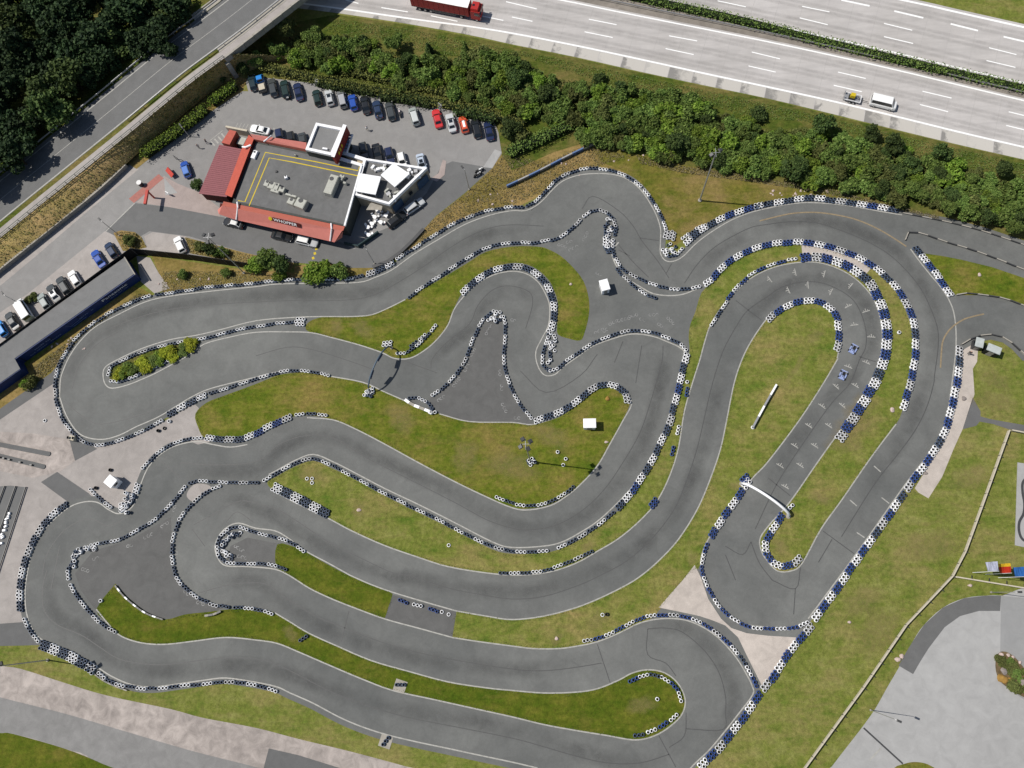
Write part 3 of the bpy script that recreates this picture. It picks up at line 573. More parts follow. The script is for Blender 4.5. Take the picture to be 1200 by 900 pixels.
for a, c in (((986, 0), (1019, 7)), ((1048, 13), (1082, 21)), ((1114, 28), (1146, 36)), ((1176, 43), (1210, 51))): ribbon(mb, [G(*a), G(*c)], 0.4, 0.022)
mb.build('motorway_markings', M['line_motorway'])['kind'] = 'structure'
mb = MB(); wv = []                                        # wheel tracks in the lanes
def fade_mat(name, col, strength, sc=0.5):
    m = NM(name, 0.9, 0.15); at = m.n.new('ShaderNodeAttribute'); at.attribute_name = 'wear'; m.color(col)
    f = m.noise(sc, 5, 0.7, None, .8); k = m.math('MULTIPLY', at.outputs['Fac'], m.ramp(f, [(0.3, grey(.3 * strength)), (.66, grey(strength))]))
    t = m.n.new('ShaderNodeBsdfTransparent'); x = m.n.new('ShaderNodeMixShader'); m.l.new(k, x.inputs[0]); m.l.new(t.outputs[0], x.inputs[1]); m.l.new(m.b.outputs[0], x.inputs[2]); m.l.new(x.outputs[0], m.n['Material Output'].inputs[0]); return m.mat
def band(p, w, z, k=5):
    ns = normals2(p); b0 = len(mb.v)
    for i, (q, nn) in enumerate(zip(p, ns)):
        e = min(1, i / 3, (len(p) - 1 - i) / 3)
        for j in range(k):
            u = (j / (k - 1) - .5) * 2; v = q + nn * (u * w / 2); mb.v.append((v.x, v.y, z)); wv.append(e * (1 - u * u))
    for i in range(len(p) - 1):
        for j in range(k - 1): mb.f.append((b0 + i * k + j, b0 + i * k + j + 1, b0 + (i + 1) * k + j + 1, b0 + (i + 1) * k + j)); mb.m.append(0)
def band_obj(name, mat):
    me = mb.mesh(name, [mat]); a_ = me.attributes.new('wear', 'FLOAT', 'POINT'); a_.data.foreach_set('value', wv); place(name, me)['kind'] = 'structure'
for lo, hi in ((L2, L5), (U1, U4)):
    a = MAPL(lo); c = MAPL(hi); nn = normals2(a)
    wid = [min((q - p).length for q in c) for p in a]
    for t in (.12, .22, .46, .55, .79, .88): band([p + n * w * t for p, n, w in zip(a, nn, wid)], 1.1, .0195 if lo is L2 else .0205)
band_obj('wheel_tracks', fade_mat('wheel_track', A(158, 154, 150), .18))
mb = MB()                                               # transverse slab joints every 5 m
for lo, hi in ((L2, L5), (U1, U4)):
    a = MAPL(lo); c = MAPL(hi); La, Lc = arclen(a), arclen(c); k = 0
    for s in np.arange(2, La[-1] - 2, 5.0):
        p = at_len(a, La, s); q = min(c, key=lambda v: (v - p).length); d = (q - p)
        nrm = normals2([p, at_len(a, La, s + 1)])[0]
        w = abs(d.dot(nrm)); ribbon(mb, [p + nrm * .3, p + nrm * (w - .3)], 0.05, 0.017)
mb.build('slab_joints', M['joint'])['kind'] = 'structure'
# hard shoulder: single slabs with open joints
sh = empty('hard_shoulder', G(800, 85)); sh['kind'] = 'structure'; o0 = sh.location
a = MAPL(L2); c = MAPL(L1); La, Lc = arclen(a), arclen(c)
def slab_mat(i, dark):
    m = NM('shoulder_slab_%d' % i, 0.85, 0.25); f = m.noise(0.7, 4, 0.7, None, .6); f3 = m.noise(8, 3, .8)
    tc = m.n.new('ShaderNodeTexCoord'); sx = m.n.new('ShaderNodeSeparateXYZ'); m.l.new(tc.outputs['Generated'], sx.inputs[0])
    k = m.math('ADD', sx.outputs[0], m.math('MULTIPLY', m.math('SUBTRACT', f, 0.5), 1.5))
    c_ = m.ramp(k, [(max(.01, .25 * dark), A(158, 155, 150) if dark > .2 else A(206, 202, 195)), (.2 + .62 * dark, A(222 - 4 * i, 217 - 4 * i, 208 - 4 * i))]); c_ = m.mix(c_, m.ramp(f3, [(.25, grey(.88)), (.75, grey(1.1))]), .7, 'MULTIPLY'); m.color(c_); return m.mat
SM = [slab_mat(0, 0), slab_mat(1, .25), slab_mat(2, .9), slab_mat(3, .6)]
n_ = int(La[-1] / 5.0); rs = random.Random(5)
for i in range(n_):
    s0, s1 = i / n_, (i + 1) / n_
    p0, p1 = at_len(a, La, s0 * La[-1] + .06), at_len(a, La, s1 * La[-1] - .06); q0, q1 = at_len(c, Lc, s0 * Lc[-1] + .06), at_len(c, Lc, s1 * Lc[-1] - .06)
    ns = (q0 - p0).normalized() * 0.3
    b = MB(); b.prism([v - o0 for v in (p0 + ns, p1 + ns, q1, q0)], 0.0, 0.02 + rs.random() * .006)
    b.build('concrete_slab', SM[rs.choice((0, 1, 1, 2, 3, 0))], sh)

mb = MB(); wv = []                                        # worn bare patches and a trodden trail in the grass
def spot(x, y, r, seed):
    rr_ = random.Random(seed); c = G(x, y); b0 = len(mb.v); n = 16; mb.v.append((c.x, c.y, .0345)); wv.append(1)
    for k, (f, w_) in enumerate(((.55, .8), (1, 0))):
        for i in range(n):
            a = 2 * math.pi * i / n; q = r * f * (1 + .28 * math.sin(2 * a + seed) + .15 * math.sin(5 * a + 2 * seed)); mb.v.append((c.x + math.cos(a) * q * 1.25, c.y + math.sin(a) * q, .0345)); wv.append(w_)
    for i in range(n):
        j = (i + 1) % n; mb.f.append((b0, b0 + 1 + i, b0 + 1 + j)); mb.m.append(0); mb.f.append((b0 + 1 + i, b0 + 1 + n + i, b0 + 1 + n + j, b0 + 1 + j)); mb.m.append(0)
for i, (x, y, r) in enumerate(((955, 394, 1.4), (752, 826, 2.0), (364, 556, 2.2), (645, 510, 3), (470, 490, 3), (545, 535, 3), (1008, 480, 3), (1000, 500, 3), (990, 520, 2.6), (961, 584, 1.5), (340, 742, 1.4), (420, 598, 1.5), (652, 749, 1.2), (690, 640, 1.2), (862, 570, 1.2), (600, 545, 4), (425, 385, 2.2), (395, 382, 1.6), (1030, 740, 4), (1010, 705, 3), (1090, 640, 4), (1165, 470, 3), (1165, 445, 2.5), (915, 640, 1.4), (812, 655, 1.2), (700, 728, 1.8), (1140, 560, 3))): spot(x, y, r, i)
band([G(x, y) for x, y in ((949, 402), (945, 412), (939, 421), (934, 432), (926, 441), (919, 452), (912, 460))], 1.3, .0345)
band([G(x, y) for x, y in ((1016, 470), (1008, 482), (1000, 498), (992, 512), (984, 524))], 2.2, .0350)
band_obj('bare_patches', fade_mat('bare_soil', A(182, 162, 112), .40, 1.2))

# ---------------------------------------------------------------- overpass road on its bank
ST = [((-122, 308), 2.0), ((-60, 259), 2.5), ((0, 210), 3.0), ((62, 160), 3.8), ((125, 109), 4.6), ((187, 58), 5.4), ((230, 26), 5.9), ((267, -2), 6.2), ((330, -52), 6.4), ((420, -124), 6.4)]
def rp(i, f):
    """point across the road: f 0 left edge, 1 right edge (in road widths)"""
    (x, y), z = ST[i]; return G(x + 24 * f, y + 31 * f, z)
def road_strip(name, f0, f1, dz, mat, rng=range(len(ST)), kind='structure'):
    mb = MB(); A_ = catmull([rp(i, f0) for i in rng], False, 4); B_ = catmull([rp(i, f1) for i in rng], False, 4)
    vs = []
    for p, q in zip(A_, B_): vs += [(p.x, p.y, p.z + dz), (q.x, q.y, q.z + dz)]
    mb.add(vs, [(2 * i, 2 * i + 1, 2 * i + 3, 2 * i + 2) for i in range(len(A_) - 1)])
    o = mb.build(name, mat); 
    if kind: o['kind'] = kind
    return o
road_strip('overpass_road', -0.06, 1.0, 0.02, M['road'])
road_strip('road_verge', 0.995, 1.15, 0.0, M['grass_rough'], range(0, 7))
road_strip('sidewalk', 1.145, 1.37, 0.09, M['paving_pink'])
road_strip('bridge_kerb', 0.995, 1.15, 0.12, M['concrete'], range(6, 10))
mb = MB()
for i0, i1, f in ((0, 5, .97), ):
    p = catmull([rp(i, f) for i in range(0, 10)]); ns = normals2(p); vs = []
    for q, n in zip(p, ns): vs += [tuple(q + n * .14 + Vector((0, 0, .026))), tuple(q - n * .14 + Vector((0, 0, .026)))]
    mb.add(vs, [(2 * i + 1, 2 * i + 3, 2 * i + 2, 2 * i) for i in range(len(p) - 1)])
    p = catmull([rp(i, .05) for i in range(0, 10)]); ns = normals2(p); vs = []
    for q, n in zip(p, ns): vs += [tuple(q + n * .12 + Vector((0, 0, .026))), tuple(q - n * .12 + Vector((0, 0, .026)))]
    mb.add(vs, [(2 * i + 1, 2 * i + 3, 2 * i + 2, 2 * i) for i in range(len(p) - 1)])
    p = catmull([rp(i, .48) for i in range(0, 10)]); ns = normals2(p); vs = []
    for q, n in zip(p, ns): vs += [tuple(q + n * .06 + Vector((0, 0, .026))), tuple(q - n * .06 + Vector((0, 0, .026)))]
    mb.add(vs, [(2 * i + 1, 2 * i + 3, 2 * i + 2, 2 * i) for i in range(len(p) - 1)])
mb.build('road_marking', M['line_white'])['kind'] = 'structure'
# bank down to the car park and bank down to the wood
def loft(name, tops, bots, mat, rows=6, bumpy=0.25, seed=1):
    mb = MB(); r = random.Random(seed); T = catmull(tops, False, 5); B_ = catmull(bots, False, 5); n = len(T); vs = []
    for k in range(rows + 1):
        for i in range(n):
            p = T[i].lerp(B_[i], k / rows); j = 0 if k in (0, rows) else (r.random() - .5) * bumpy
            vs.append((p.x, p.y, p.z + j))
    mb.add(vs, [(k * n + i, (k + 1) * n + i, (k + 1) * n + i + 1, k * n + i + 1) for k in range(rows) for i in range(n - 1)])
    o = mb.build(name, mat, smooth=True); o['kind'] = 'structure'; return o
BANK_T = [rp(0, 1.36), rp(1, 1.36), rp(2, 1.36), rp(3, 1.36), rp(4, 1.36), rp(5, 1.36), rp(6, 1.36) , rp(6, 1.36) + Vector((3, 1, -.3))]
BANK_B = [G(-170, 470, 1.2), G(-60, 372, 1.2), G(0, 316, 1.2), G(75, 256, 1.2), G(150, 190, 1.2), G(196, 150, .7), G(272, 92, .2), G(352, 66, -.02)]
loft('road_bank', BANK_T, BANK_B, M['grass_bank'], 7)
poly('bank_foot', [(150, 192), (190, 150), (270, 90), (290, 92), (284, 107), (247, 131), (170, 190), (160, 198)], 0.03, M['grass_dry'])
loft('wood_bank', [rp(i, -0.06) for i in range(8)], [G(ST[i][0][0] - 40 - 3 * i, ST[i][0][1] - 52 - 3 * i, -0.02) for i in range(8)], M['grass_rough'], 5)
# ================================================================== TYRE BARRIERS
TYRE_D, TYRE_H = 0.66, 0.46
def tyre_geo(mb, c, r, h, mo, mi, jit=0.0, n=12, layers=2):
    """stack of tyres lying flat; mo outer paint slot, mi inner rubber slot"""
    for L in range(layers):
        hh = h / layers; cz = c[2] + hh * (L + .5); ox, oy = c[0] + (jit * rnd.uniform(-1, 1)), c[1] + jit * rnd.uniform(-1, 1)
        prof = [(r * .50, -hh * .40), (r * .80, -hh * .5), (r, -hh * .28), (r, hh * .28), (r * .88, hh * .5), (r * .70, hh * .5), (r * .56, hh * .30), (r * .62, 0.0)]
        k = len(prof); vs = []
        for i in range(n):
            a = 2 * math.pi * i / n
            for (pr, pz) in prof: vs.append((ox + math.cos(a) * pr, oy + math.sin(a) * pr, cz + pz))
        for i in range(n):
            for j in range(k):
                f = (i * k + j, ((i + 1) % n) * k + j, ((i + 1) % n) * k + (j + 1) % k, i * k + (j + 1) % k)
                mb.f.append(tuple(len(mb.v) + q for q in f)); mb.m.append(mo if 1 <= j <= 4 else mi)
        mb.v += vs
BLK = {}
def block_mesh(rows, kind, n, var):
    key = (rows, kind, n, var)
    if key not in BLK:
        mb = MB()
        for r in range(rows):
            sh = 0
            for i in range(n):
                tyre_geo(mb, ((i - (n - 1) / 2 + (r % 2) * .3 - (.15 if rows > 1 else 0)) * TYRE_D * 1.0 + rnd.uniform(-.03, .03), (r - (rows - 1) / 2) * TYRE_D * .88 + rnd.uniform(-.03, .03), 0), TYRE_D / 2 * rnd.uniform(.93, 1.03), TYRE_H * rnd.uniform(.9, 1.1), 0, 1, .02)
        BLK[key] = mb.mesh('tyre_block', [M['tyre_dirty' if (kind == 'w' and var == 3) else {'w': 'tyre_white', 'b': 'tyre_blue', 'd': 'tyre_dark'}[kind]], M['black']], True)
    return BLK[key]
def barrier(label, pts, rows=1, blue='d', start=0, group='painted tyre barriers along the kart track', smooth=True):
    p = MAPL(pts, 0.03, False, 5) if smooth else [G(x, y, 0.03) for x, y in pts]
    L = arclen(p); step = 3 * TYRE_D * 1.02; n = max(1, round(L[-1] / step)); st = L[-1] / n
    mid = at_len(p, L, L[-1] / 2)
    root = empty('tyre_barrier', mid, 0, label, 'tyre barrier', group)
    for i in range(n):
        a, b_ = at_len(p, L, i * st), at_len(p, L, (i + 1) * st); d = b_ - a
        white = (i + start) % 2 == 0; kk = 'w' if white else blue
        if not white and blue == 'm': kk = rnd.choice('bd')
        if kk == 'b' and rnd.random() < .15: kk = 'd'
        c = (a + b_) / 2 - mid; lat = rnd.gauss(0, .05); c += Vector((-d.y, d.x, 0)).normalized() * lat
        place('white_tyre_block' if white else 'blue_tyre_block', block_mesh(rows, kk, 3, rnd.choice((0, 0, 1, 1, 2, 2, 3))), root, (c.x, c.y, 0), math.atan2(d.y, d.x) + rnd.uniform(-.03, .03) + (math.pi if rnd.random() < .5 else 0))
    return root
barrier('tyre barrier on the upper edge of the middle grass left of the dark arch', [(387, 441), (372, 437), (355, 435), (337, 435), (318, 439), (300, 444), (280, 451), (262, 457), (245, 462)], 1, 'd')
barrier('two row tyre barrier above three loose black tyres on the pink gravel', [(243, 463), (225, 471), (207, 481), (196, 487)], 2, 'd')
barrier('single tyre barrier around the left hairpin edge between gravel apron and asphalt', [(192, 492), (178, 500), (162, 508), (147, 514), (127, 520), (106, 521.5), (90, 511), (77, 497), (70, 482), (65.5, 462), (65.5, 447), (68, 434), (75, 418), (87, 400), (102, 386), (121, 371.5), (140, 361.5), (160, 352.5), (178, 346.5)], 1, 'd')
barrier('tyre barrier along the top straight below the planting strip with round bushes', [(182, 345.5), (200, 343.5), (221, 340.5), (241, 337.5), (262, 335.5), (284, 333.5), (305, 331.5), (325, 329.5), (345, 327.7), (366, 327.5), (387, 327.5), (410, 326.8), (427, 323.5)], 1, 'd', 1)
barrier('double tyre barrier at the bend below the restaurant corner lamp', [(429, 322.5), (440, 319), (452, 313.5), (462, 307)], 2, 'd')
barrier('tyre barrier climbing from the restaurant corner to the small kink in the top edge', [(464, 305.5), (486, 291), (505, 279), (525, 266.5), (545, 256.5), (565, 249.5), (585, 245.2), (604, 242.5), (614, 243)], 1, 'd')
barrier('tyre barrier arching over the top bend beside the long blue hoarding', [(616, 242.5), (626, 238.5), (640, 224), (652, 211.5), (671, 202), (692, 197.7), (715, 200), (735, 207.5), (752, 220)], 1, 'd', 1)
barrier('tyre barrier running down from the top bend to the inner peak under the tall lamp', [(754, 222.5), (766, 237), (775, 254), (781, 270)], 1, 'd')
barrier('thick cluster of tyres filling the sharp peak below the grass slope', [(786, 270), (783, 282)], 4, 'd', 0)
barrier('tyre barrier curving round the very tip of the peak', [(776, 292), (780, 299), (787, 301.5), (795, 298), (800, 291)], 1, 'd', 0)
barrier('double tyre barrier on the upper edge of the big right loop below the thicket', [(802, 287), (806, 283), (821, 270.5), (837, 261), (857, 251.5), (877, 244.7), (897, 240), (920, 236), (940, 233), (962, 233.5), (985, 236.5), (1007, 239.7), (1030, 243), (1053, 247)], 2, 'm')
barrier('short second row of tyres behind the peak on the grass', [(799, 281), (812, 271), (824, 265)], 1, 'd')
# inner edge of the top bend
barrier('tyre barrier with a white start along the top of the boomerang grass island', [(478, 350), (491, 340.5), (512, 326.5), (529, 315.5), (546, 304.5), (565, 293), (585, 287), (605, 285), (625, 285.5), (636, 284), (656, 279), (672, 267), (681, 257)], 1, 'd', 1)
barrier('tyre barrier curling round the rounded nose above the white kiosk', [(683, 255), (690, 249.5), (700, 246.5), (710, 249), (718, 256), (722, 266), (720, 277)], 1, 'd')
barrier('wide band of stacked tyres left of the white kerb above the kiosk', [(711, 270), (710, 288), (714, 297)], 2, 'd', 1)
barrier('tyre barrier sweeping from the nose past the white kiosk to the pale kerb end', [(718, 280), (718, 294), (722, 306), (730, 316), (740, 322.5), (757, 331), (775, 336.5), (790, 339), (806, 339), (822, 336)], 1, 'd')
barrier('double tyre barrier on the inside of the big right loop beside grass and pale gravel', [(825, 334.5), (836, 326.5), (843, 317), (857, 305), (877, 294), (897, 287.5), (920, 284.5), (941, 284), (965, 288), (986, 294.5), (1007, 303), (1026, 315), (1044, 331), (1057, 348), (1067, 368), (1072, 390), (1072, 412), (1069, 432), (1065, 455), (1061, 468), (1057, 481)], 2, 'b')
barrier('tyre barrier at the left inner corner of the boomerang bend behind the dark arch', [(447, 404), (461, 402)], 2, 'd', 0)
barrier('tyre barrier under the boomerang grass leading up from the dark arch', [(464, 414.5), (475, 414), (486, 407.5), (497, 398), (504, 390), (512, 380)], 1, 'd')
barrier('single row of tyres behind that barrier, nearer to the grass', [(480, 408), (490, 400), (500, 391)], 1, 'd', 1)
barrier('double tyre barrier round the head of the small bulb bend and down its right side', [(541, 345), (556, 330), (577, 317.5), (602, 312.5), (620, 316), (637, 329), (645, 342), (649, 357), (649, 375), (646, 388)], 2, 'd')
barrier('tyre barrier round the lower spike left of the grass end', [(643, 394), (637, 410), (635, 424), (639, 434), (650, 435), (660, 426), (677, 414), (694, 402.5), (715, 394), (740, 387.5), (764, 390), (785, 397.5), (800, 405), (805, 412)], 1, 'd')
barrier('stack of extra tyres behind the lower spike beside the boomerang end', [(646, 399), (644, 412), (645, 424)], 1, 'd')
barrier('long tyre barrier sweeping down the inside of the central curve beside the narrow grass', [(805, 414), (800, 435), (796, 452), (791, 470), (784, 497), (775, 517), (764, 540), (751, 560), (739, 579), (722, 597)], 2, 'm')
barrier('tyre barrier along the lower inside of the central curve', [(720, 599), (700, 616), (680, 629), (659, 640), (652, 643)], 1, 'd', 1)
barrier('long tyre barrier on the lower edge of the second row down to the dip', [(643, 645), (622, 647), (598, 645.5), (575, 640), (550, 629), (530, 617.5), (509, 607), (487, 596.5), (467, 586.5), (447, 576.5), (427, 565.5), (409, 556), (390, 546)], 1, 'd')
barrier('tyre barrier over the hump where the narrow grass strip begins', [(388, 545), (367, 537), (345, 544), (324, 555), (308, 564)], 1, 'd')
barrier('tyre barrier from the gravel eye across to the hump', [(304, 566), (290, 566), (277, 566), (256, 565), (234, 564), (221, 567)], 1, 'd', 1)
barrier('tyre barrier curving from the gravel eye down to the large run-off area', [(219, 569), (214, 575), (207, 585), (197, 595), (180, 611), (160, 622), (140, 633), (117, 637), (101, 643), (88, 654), (80, 668), (81, 680)], 1, 'd')
barrier('tyre barrier from the run-off area along the nose of the lower grass island', [(83, 684), (92, 700), (110, 721), (127, 736), (137, 742)], 1, 'd')
barrier('single tyre barrier leading up the left outside of the start grid curve', [(832, 383), (844, 364), (856, 346.5), (872, 328), (890, 316.5), (911, 308), (934, 303.5)], 1, 'b')
barrier('widest tyre barrier, three rows deep, round the outside of the start grid hairpin', [(938, 303), (957, 301), (980, 307), (1000, 316.5), (1019, 332), (1030, 353), (1037, 374), (1039, 397), (1036, 420), (1029, 440), (1018, 461), (1005, 481), (992, 502), (982, 516)], 3, 'b', 1)
barrier('tyre barrier round the inside of the start grid hairpin', [(899, 377), (907, 369), (917, 362), (927, 357), (938, 354), (949, 352), (960, 354), (971, 359.5), (978, 367), (982, 378), (983, 390), (982, 402), (979, 412)], 2, 'b')
barrier('tyre barrier lining the right edge of the circuit beside the pale marshal strip', [(1124, 406), (1123, 425), (1121, 445), (1115, 475), (1108, 502), (1099, 521), (1088, 538), (1074, 556), (1061, 575)], 2, 'b')
barrier('long straight tyre barrier on the right edge of the circuit down to the gravel corner', [(1060, 577), (1036, 611), (1010, 647), (984, 685), (968, 707), (953, 727)], 2, 'b', 1)
barrier('tyre barrier between the gravel corner and the lower right meadow', [(951, 731), (944, 741), (932, 755), (918, 774), (904, 795), (893, 809)], 2, 'b')
barrier('tyre barrier outside the lowest right bend, leaving the frame at the bottom', [(891, 811), (873, 837), (856, 860), (840, 879), (818, 900)], 2, 'b', 1)
barrier('tyre barrier along the bottom of the grid loop between asphalt and gravel', [(948, 729), (936, 734), (918, 737), (900, 737), (880, 735), (862, 728), (846, 715), (834, 698), (826, 682), (822, 668), (824, 652), (829, 636)], 1, 'b')
barrier('straight tyre barrier left of the grid loop below the white start arch', [(832, 631), (843, 612), (856, 594), (867, 578), (878, 561)], 2, 'b', 1)
barrier('hook shaped tyre barrier round the tip of the grid loop island under the arch', [(917, 602), (909, 616), (899, 629), (896, 640), (900, 653), (909, 662.5), (922, 664), (932, 659), (938, 652)], 2, 'b', 1)
barrier('tyre barrier slanting down beside the grass triangle on the far right', [(1071, 290), (1084, 305), (1096, 321), (1107, 337), (1115, 347)], 2, 'b', 1)
barrier('tyre barrier over the outer bend between the gravel triangle and lowest right bend', [(682, 751), (704, 747), (727, 736.5), (750, 724.5), (772, 720), (786, 720.5), (805, 723.5), (824, 731), (846, 747), (865, 767), (880, 791), (887, 806)], 1, 'b', 0)
barrier('tyre barrier round the right end of the lowest grass island', [(736, 799), (744, 795), (755, 791), (765, 790), (777, 794), (788, 802), (796, 812), (799, 823)], 1, 'b', 1)
barrier('white ended tyre barrier on the underside of the lowest island tip', [(795, 835), (783, 846), (770, 854), (756, 859.5), (741, 862)], 1, 'b')
barrier('wide tyre barrier on the left outer edge of the circuit beside the pink gravel', [(80, 590), (69, 598), (59, 607), (51, 615), (45, 625), (39, 635), (34, 647), (30, 658), (27, 670), (25, 682), (24, 694), (24, 706), (25, 717)], 2, 'd', 1)
barrier('short single tyre barrier at the left edge beside the asphalt side lane', [(29, 724), (34, 735), (42, 748), (47, 753)], 1, 'd')
barrier('thick three row tyre barrier at the lower left corner next to the lamp pole', [(48, 755), (64, 761), (80, 768), (97, 777), (112, 786)], 3, 'd', 1)
barrier('long single tyre barrier above the sandy track at the lower left', [(115, 788), (125, 796), (140, 802), (160, 806), (185, 806.5), (207, 804.5), (230, 802.5), (255, 800), (277, 799.5), (303, 803), (326, 811)], 1, 'd')
barrier('double tyre barrier on the lower edge of the middle grass around the first dip', [(167, 550), (176, 540), (187, 529), (203, 520), (220, 515), (238, 513)], 1, 'd')
barrier('three row tyre barrier on the middle grass beside the pink gravel', [(241, 513), (262, 515), (285, 514.5), (300, 508.5), (322, 496.5), (342, 488)], 2, 'm')
barrier('tyre barrier at the top of the hump of the middle grass', [(345, 487), (365, 485), (385, 487)], 1, 'd')
barrier('tyre barrier at the right base of the middle grass below the four lamp mast', [(580, 582), (592, 587), (605, 591), (627, 593), (650, 585), (662, 578), (673, 569)], 1, 'd')
barrier('double tyre barrier round the right head of the middle grass', [(736, 473), (735, 464), (729, 457), (720, 452.5), (708, 451), (697, 454), (687, 461), (672, 474), (652, 484.5), (632, 492), (626, 495)], 2, 'd')
barrier('tyre barrier down the right side of the dark spike shaped run-off', [(624, 492), (617, 484), (610, 475), (602, 462), (594, 443), (590, 420), (592, 398), (592, 380), (589, 370)], 1, 'd')
barrier('tyre barrier over the tip and down the left side of the spike shaped run-off', [(588, 367), (582, 364.5), (574, 366), (566, 376), (556, 394), (547, 418), (535, 439), (518, 456), (505, 465)], 1, 'd', 0)
barrier('small hooked tyre barrier at the foot of the spike next to the low white wall', [(478, 467), (487, 466), (496, 468), (502, 473), (507, 481)], 1, 'd', 1)
barrier('tyre barrier hanging between the eye of gravel and the lower run-off', [(260, 569), (252, 572), (237, 580), (220, 597), (210, 610), (204, 630), (201.5, 645), (203, 662), (207, 675), (217, 689), (232, 701), (252, 709), (270, 712)], 1, 'd')
barrier('tyre barrier on the top edge of the lower grass island', [(274, 712.5), (290, 712.5), (306, 714.5), (321, 720)], 1, 'd', 1)
barrier('tyre barrier round the closed end of the small inner run-off bulb', [(358, 647), (350, 641.5), (335, 634), (313, 627), (300, 624), (288, 620), (275, 617), (265, 622), (257, 631), (254.5, 642), (257, 653), (266, 659.5), (285, 661), (303, 660.5), (322, 663), (337, 668)], 1, 'd')
barrier('five stripe thick tyre barrier along the third row beside the three loose white tyres', [(320, 570), (332, 576), (345, 582), (362, 591), (386, 603)], 3, 'd')
barrier('tyre barrier above the junction of second and third row', [(584, 671.5), (600, 672), (616, 671), (640, 668.5), (662, 660), (682, 651.5), (695, 645)], 1, 'd', 1)
barrier('tyre ring along the upper side of the shrub island', [(127, 441), (126, 436), (131, 430), (146, 422), (162, 414.5), (181, 408.5), (200, 404), (221, 399.5), (241, 397), (260, 392), (282, 386), (305, 382.5), (326, 379.5), (347, 377.5)], 1, 'd')
barrier('tyre ring along the lower side of the shrub island', [(228, 406), (215, 414), (196, 423.5), (178, 432), (160, 441), (148, 446), (136, 449), (129, 447)], 1, 'd')
barrier('square heap of tyres at the right end of the split between the upper two rows', [(344, 377.5), (360, 378)], 3, 'd', 0)
barrier('loose tyre chain beside the narrow grass, four white tyres', [(793.5, 510), (796, 499)], 1, 'd', 0)
barrier('loose tyre chain beside the narrow grass, three dark blue tyres', [(787, 533), (789, 524)], 1, 'b', 1)
barrier('short blue and white tyre block on the narrow grass curve', [(762, 595), (770, 585)], 2, 'b', 1)
barrier('short tyre chain on the narrow grass close to the top, white then blue', [(804, 467), (806, 452)], 1, 'b', 1)
barrier('three dark tyres in a row on the lower grass island', [(352, 752), (361, 746)], 1, 'd', 1)
barrier('three black tyres on a concrete square at the lower island edge', [(464, 802), (475, 802)], 1, 'd', 1)
barrier('three black tyres on a concrete square at the bottom edge', [(449, 873), (456, 864)], 1, 'd', 1)
barrier('tyre chain of blue, white and blue on the dark asphalt link', [(466, 702), (479, 707.5)], 1, 'b', 1)
barrier('white middle chain on the dark asphalt link', [(483, 708), (496, 711)], 1, 'd', 0)
barrier('blue right chain on the dark asphalt link', [(502, 713), (514, 717)], 1, 'b', 1)
barrier('blue tyre group round the left foot of the white start arch', [(869, 565), (876, 558)], 2, 'b', 1)
barrier('white tyre pair at the right foot of the white start arch', [(923, 597), (927, 593)], 1, 'b', 0)
barrier('tyre group round the near foot of the dark arch', [(430, 461), (437, 457)], 2, 'd', 0)
barrier('tyre chain trailing off below the kiosk towards the kerb', [(722, 314), (730, 325), (740, 333), (752, 343), (764, 349), (770, 350)], 1, 'd', 1)
barrier('tyre chain joining the run-off to the white tipped hook by the gravel', [(106, 572), (113, 580), (122, 588), (132, 596)], 1, 'd')
barrier('thick tyre mass at the pink gravel triangle', [(163, 566), (160, 578), (152, 590), (140, 599)], 2, 'd', 0)

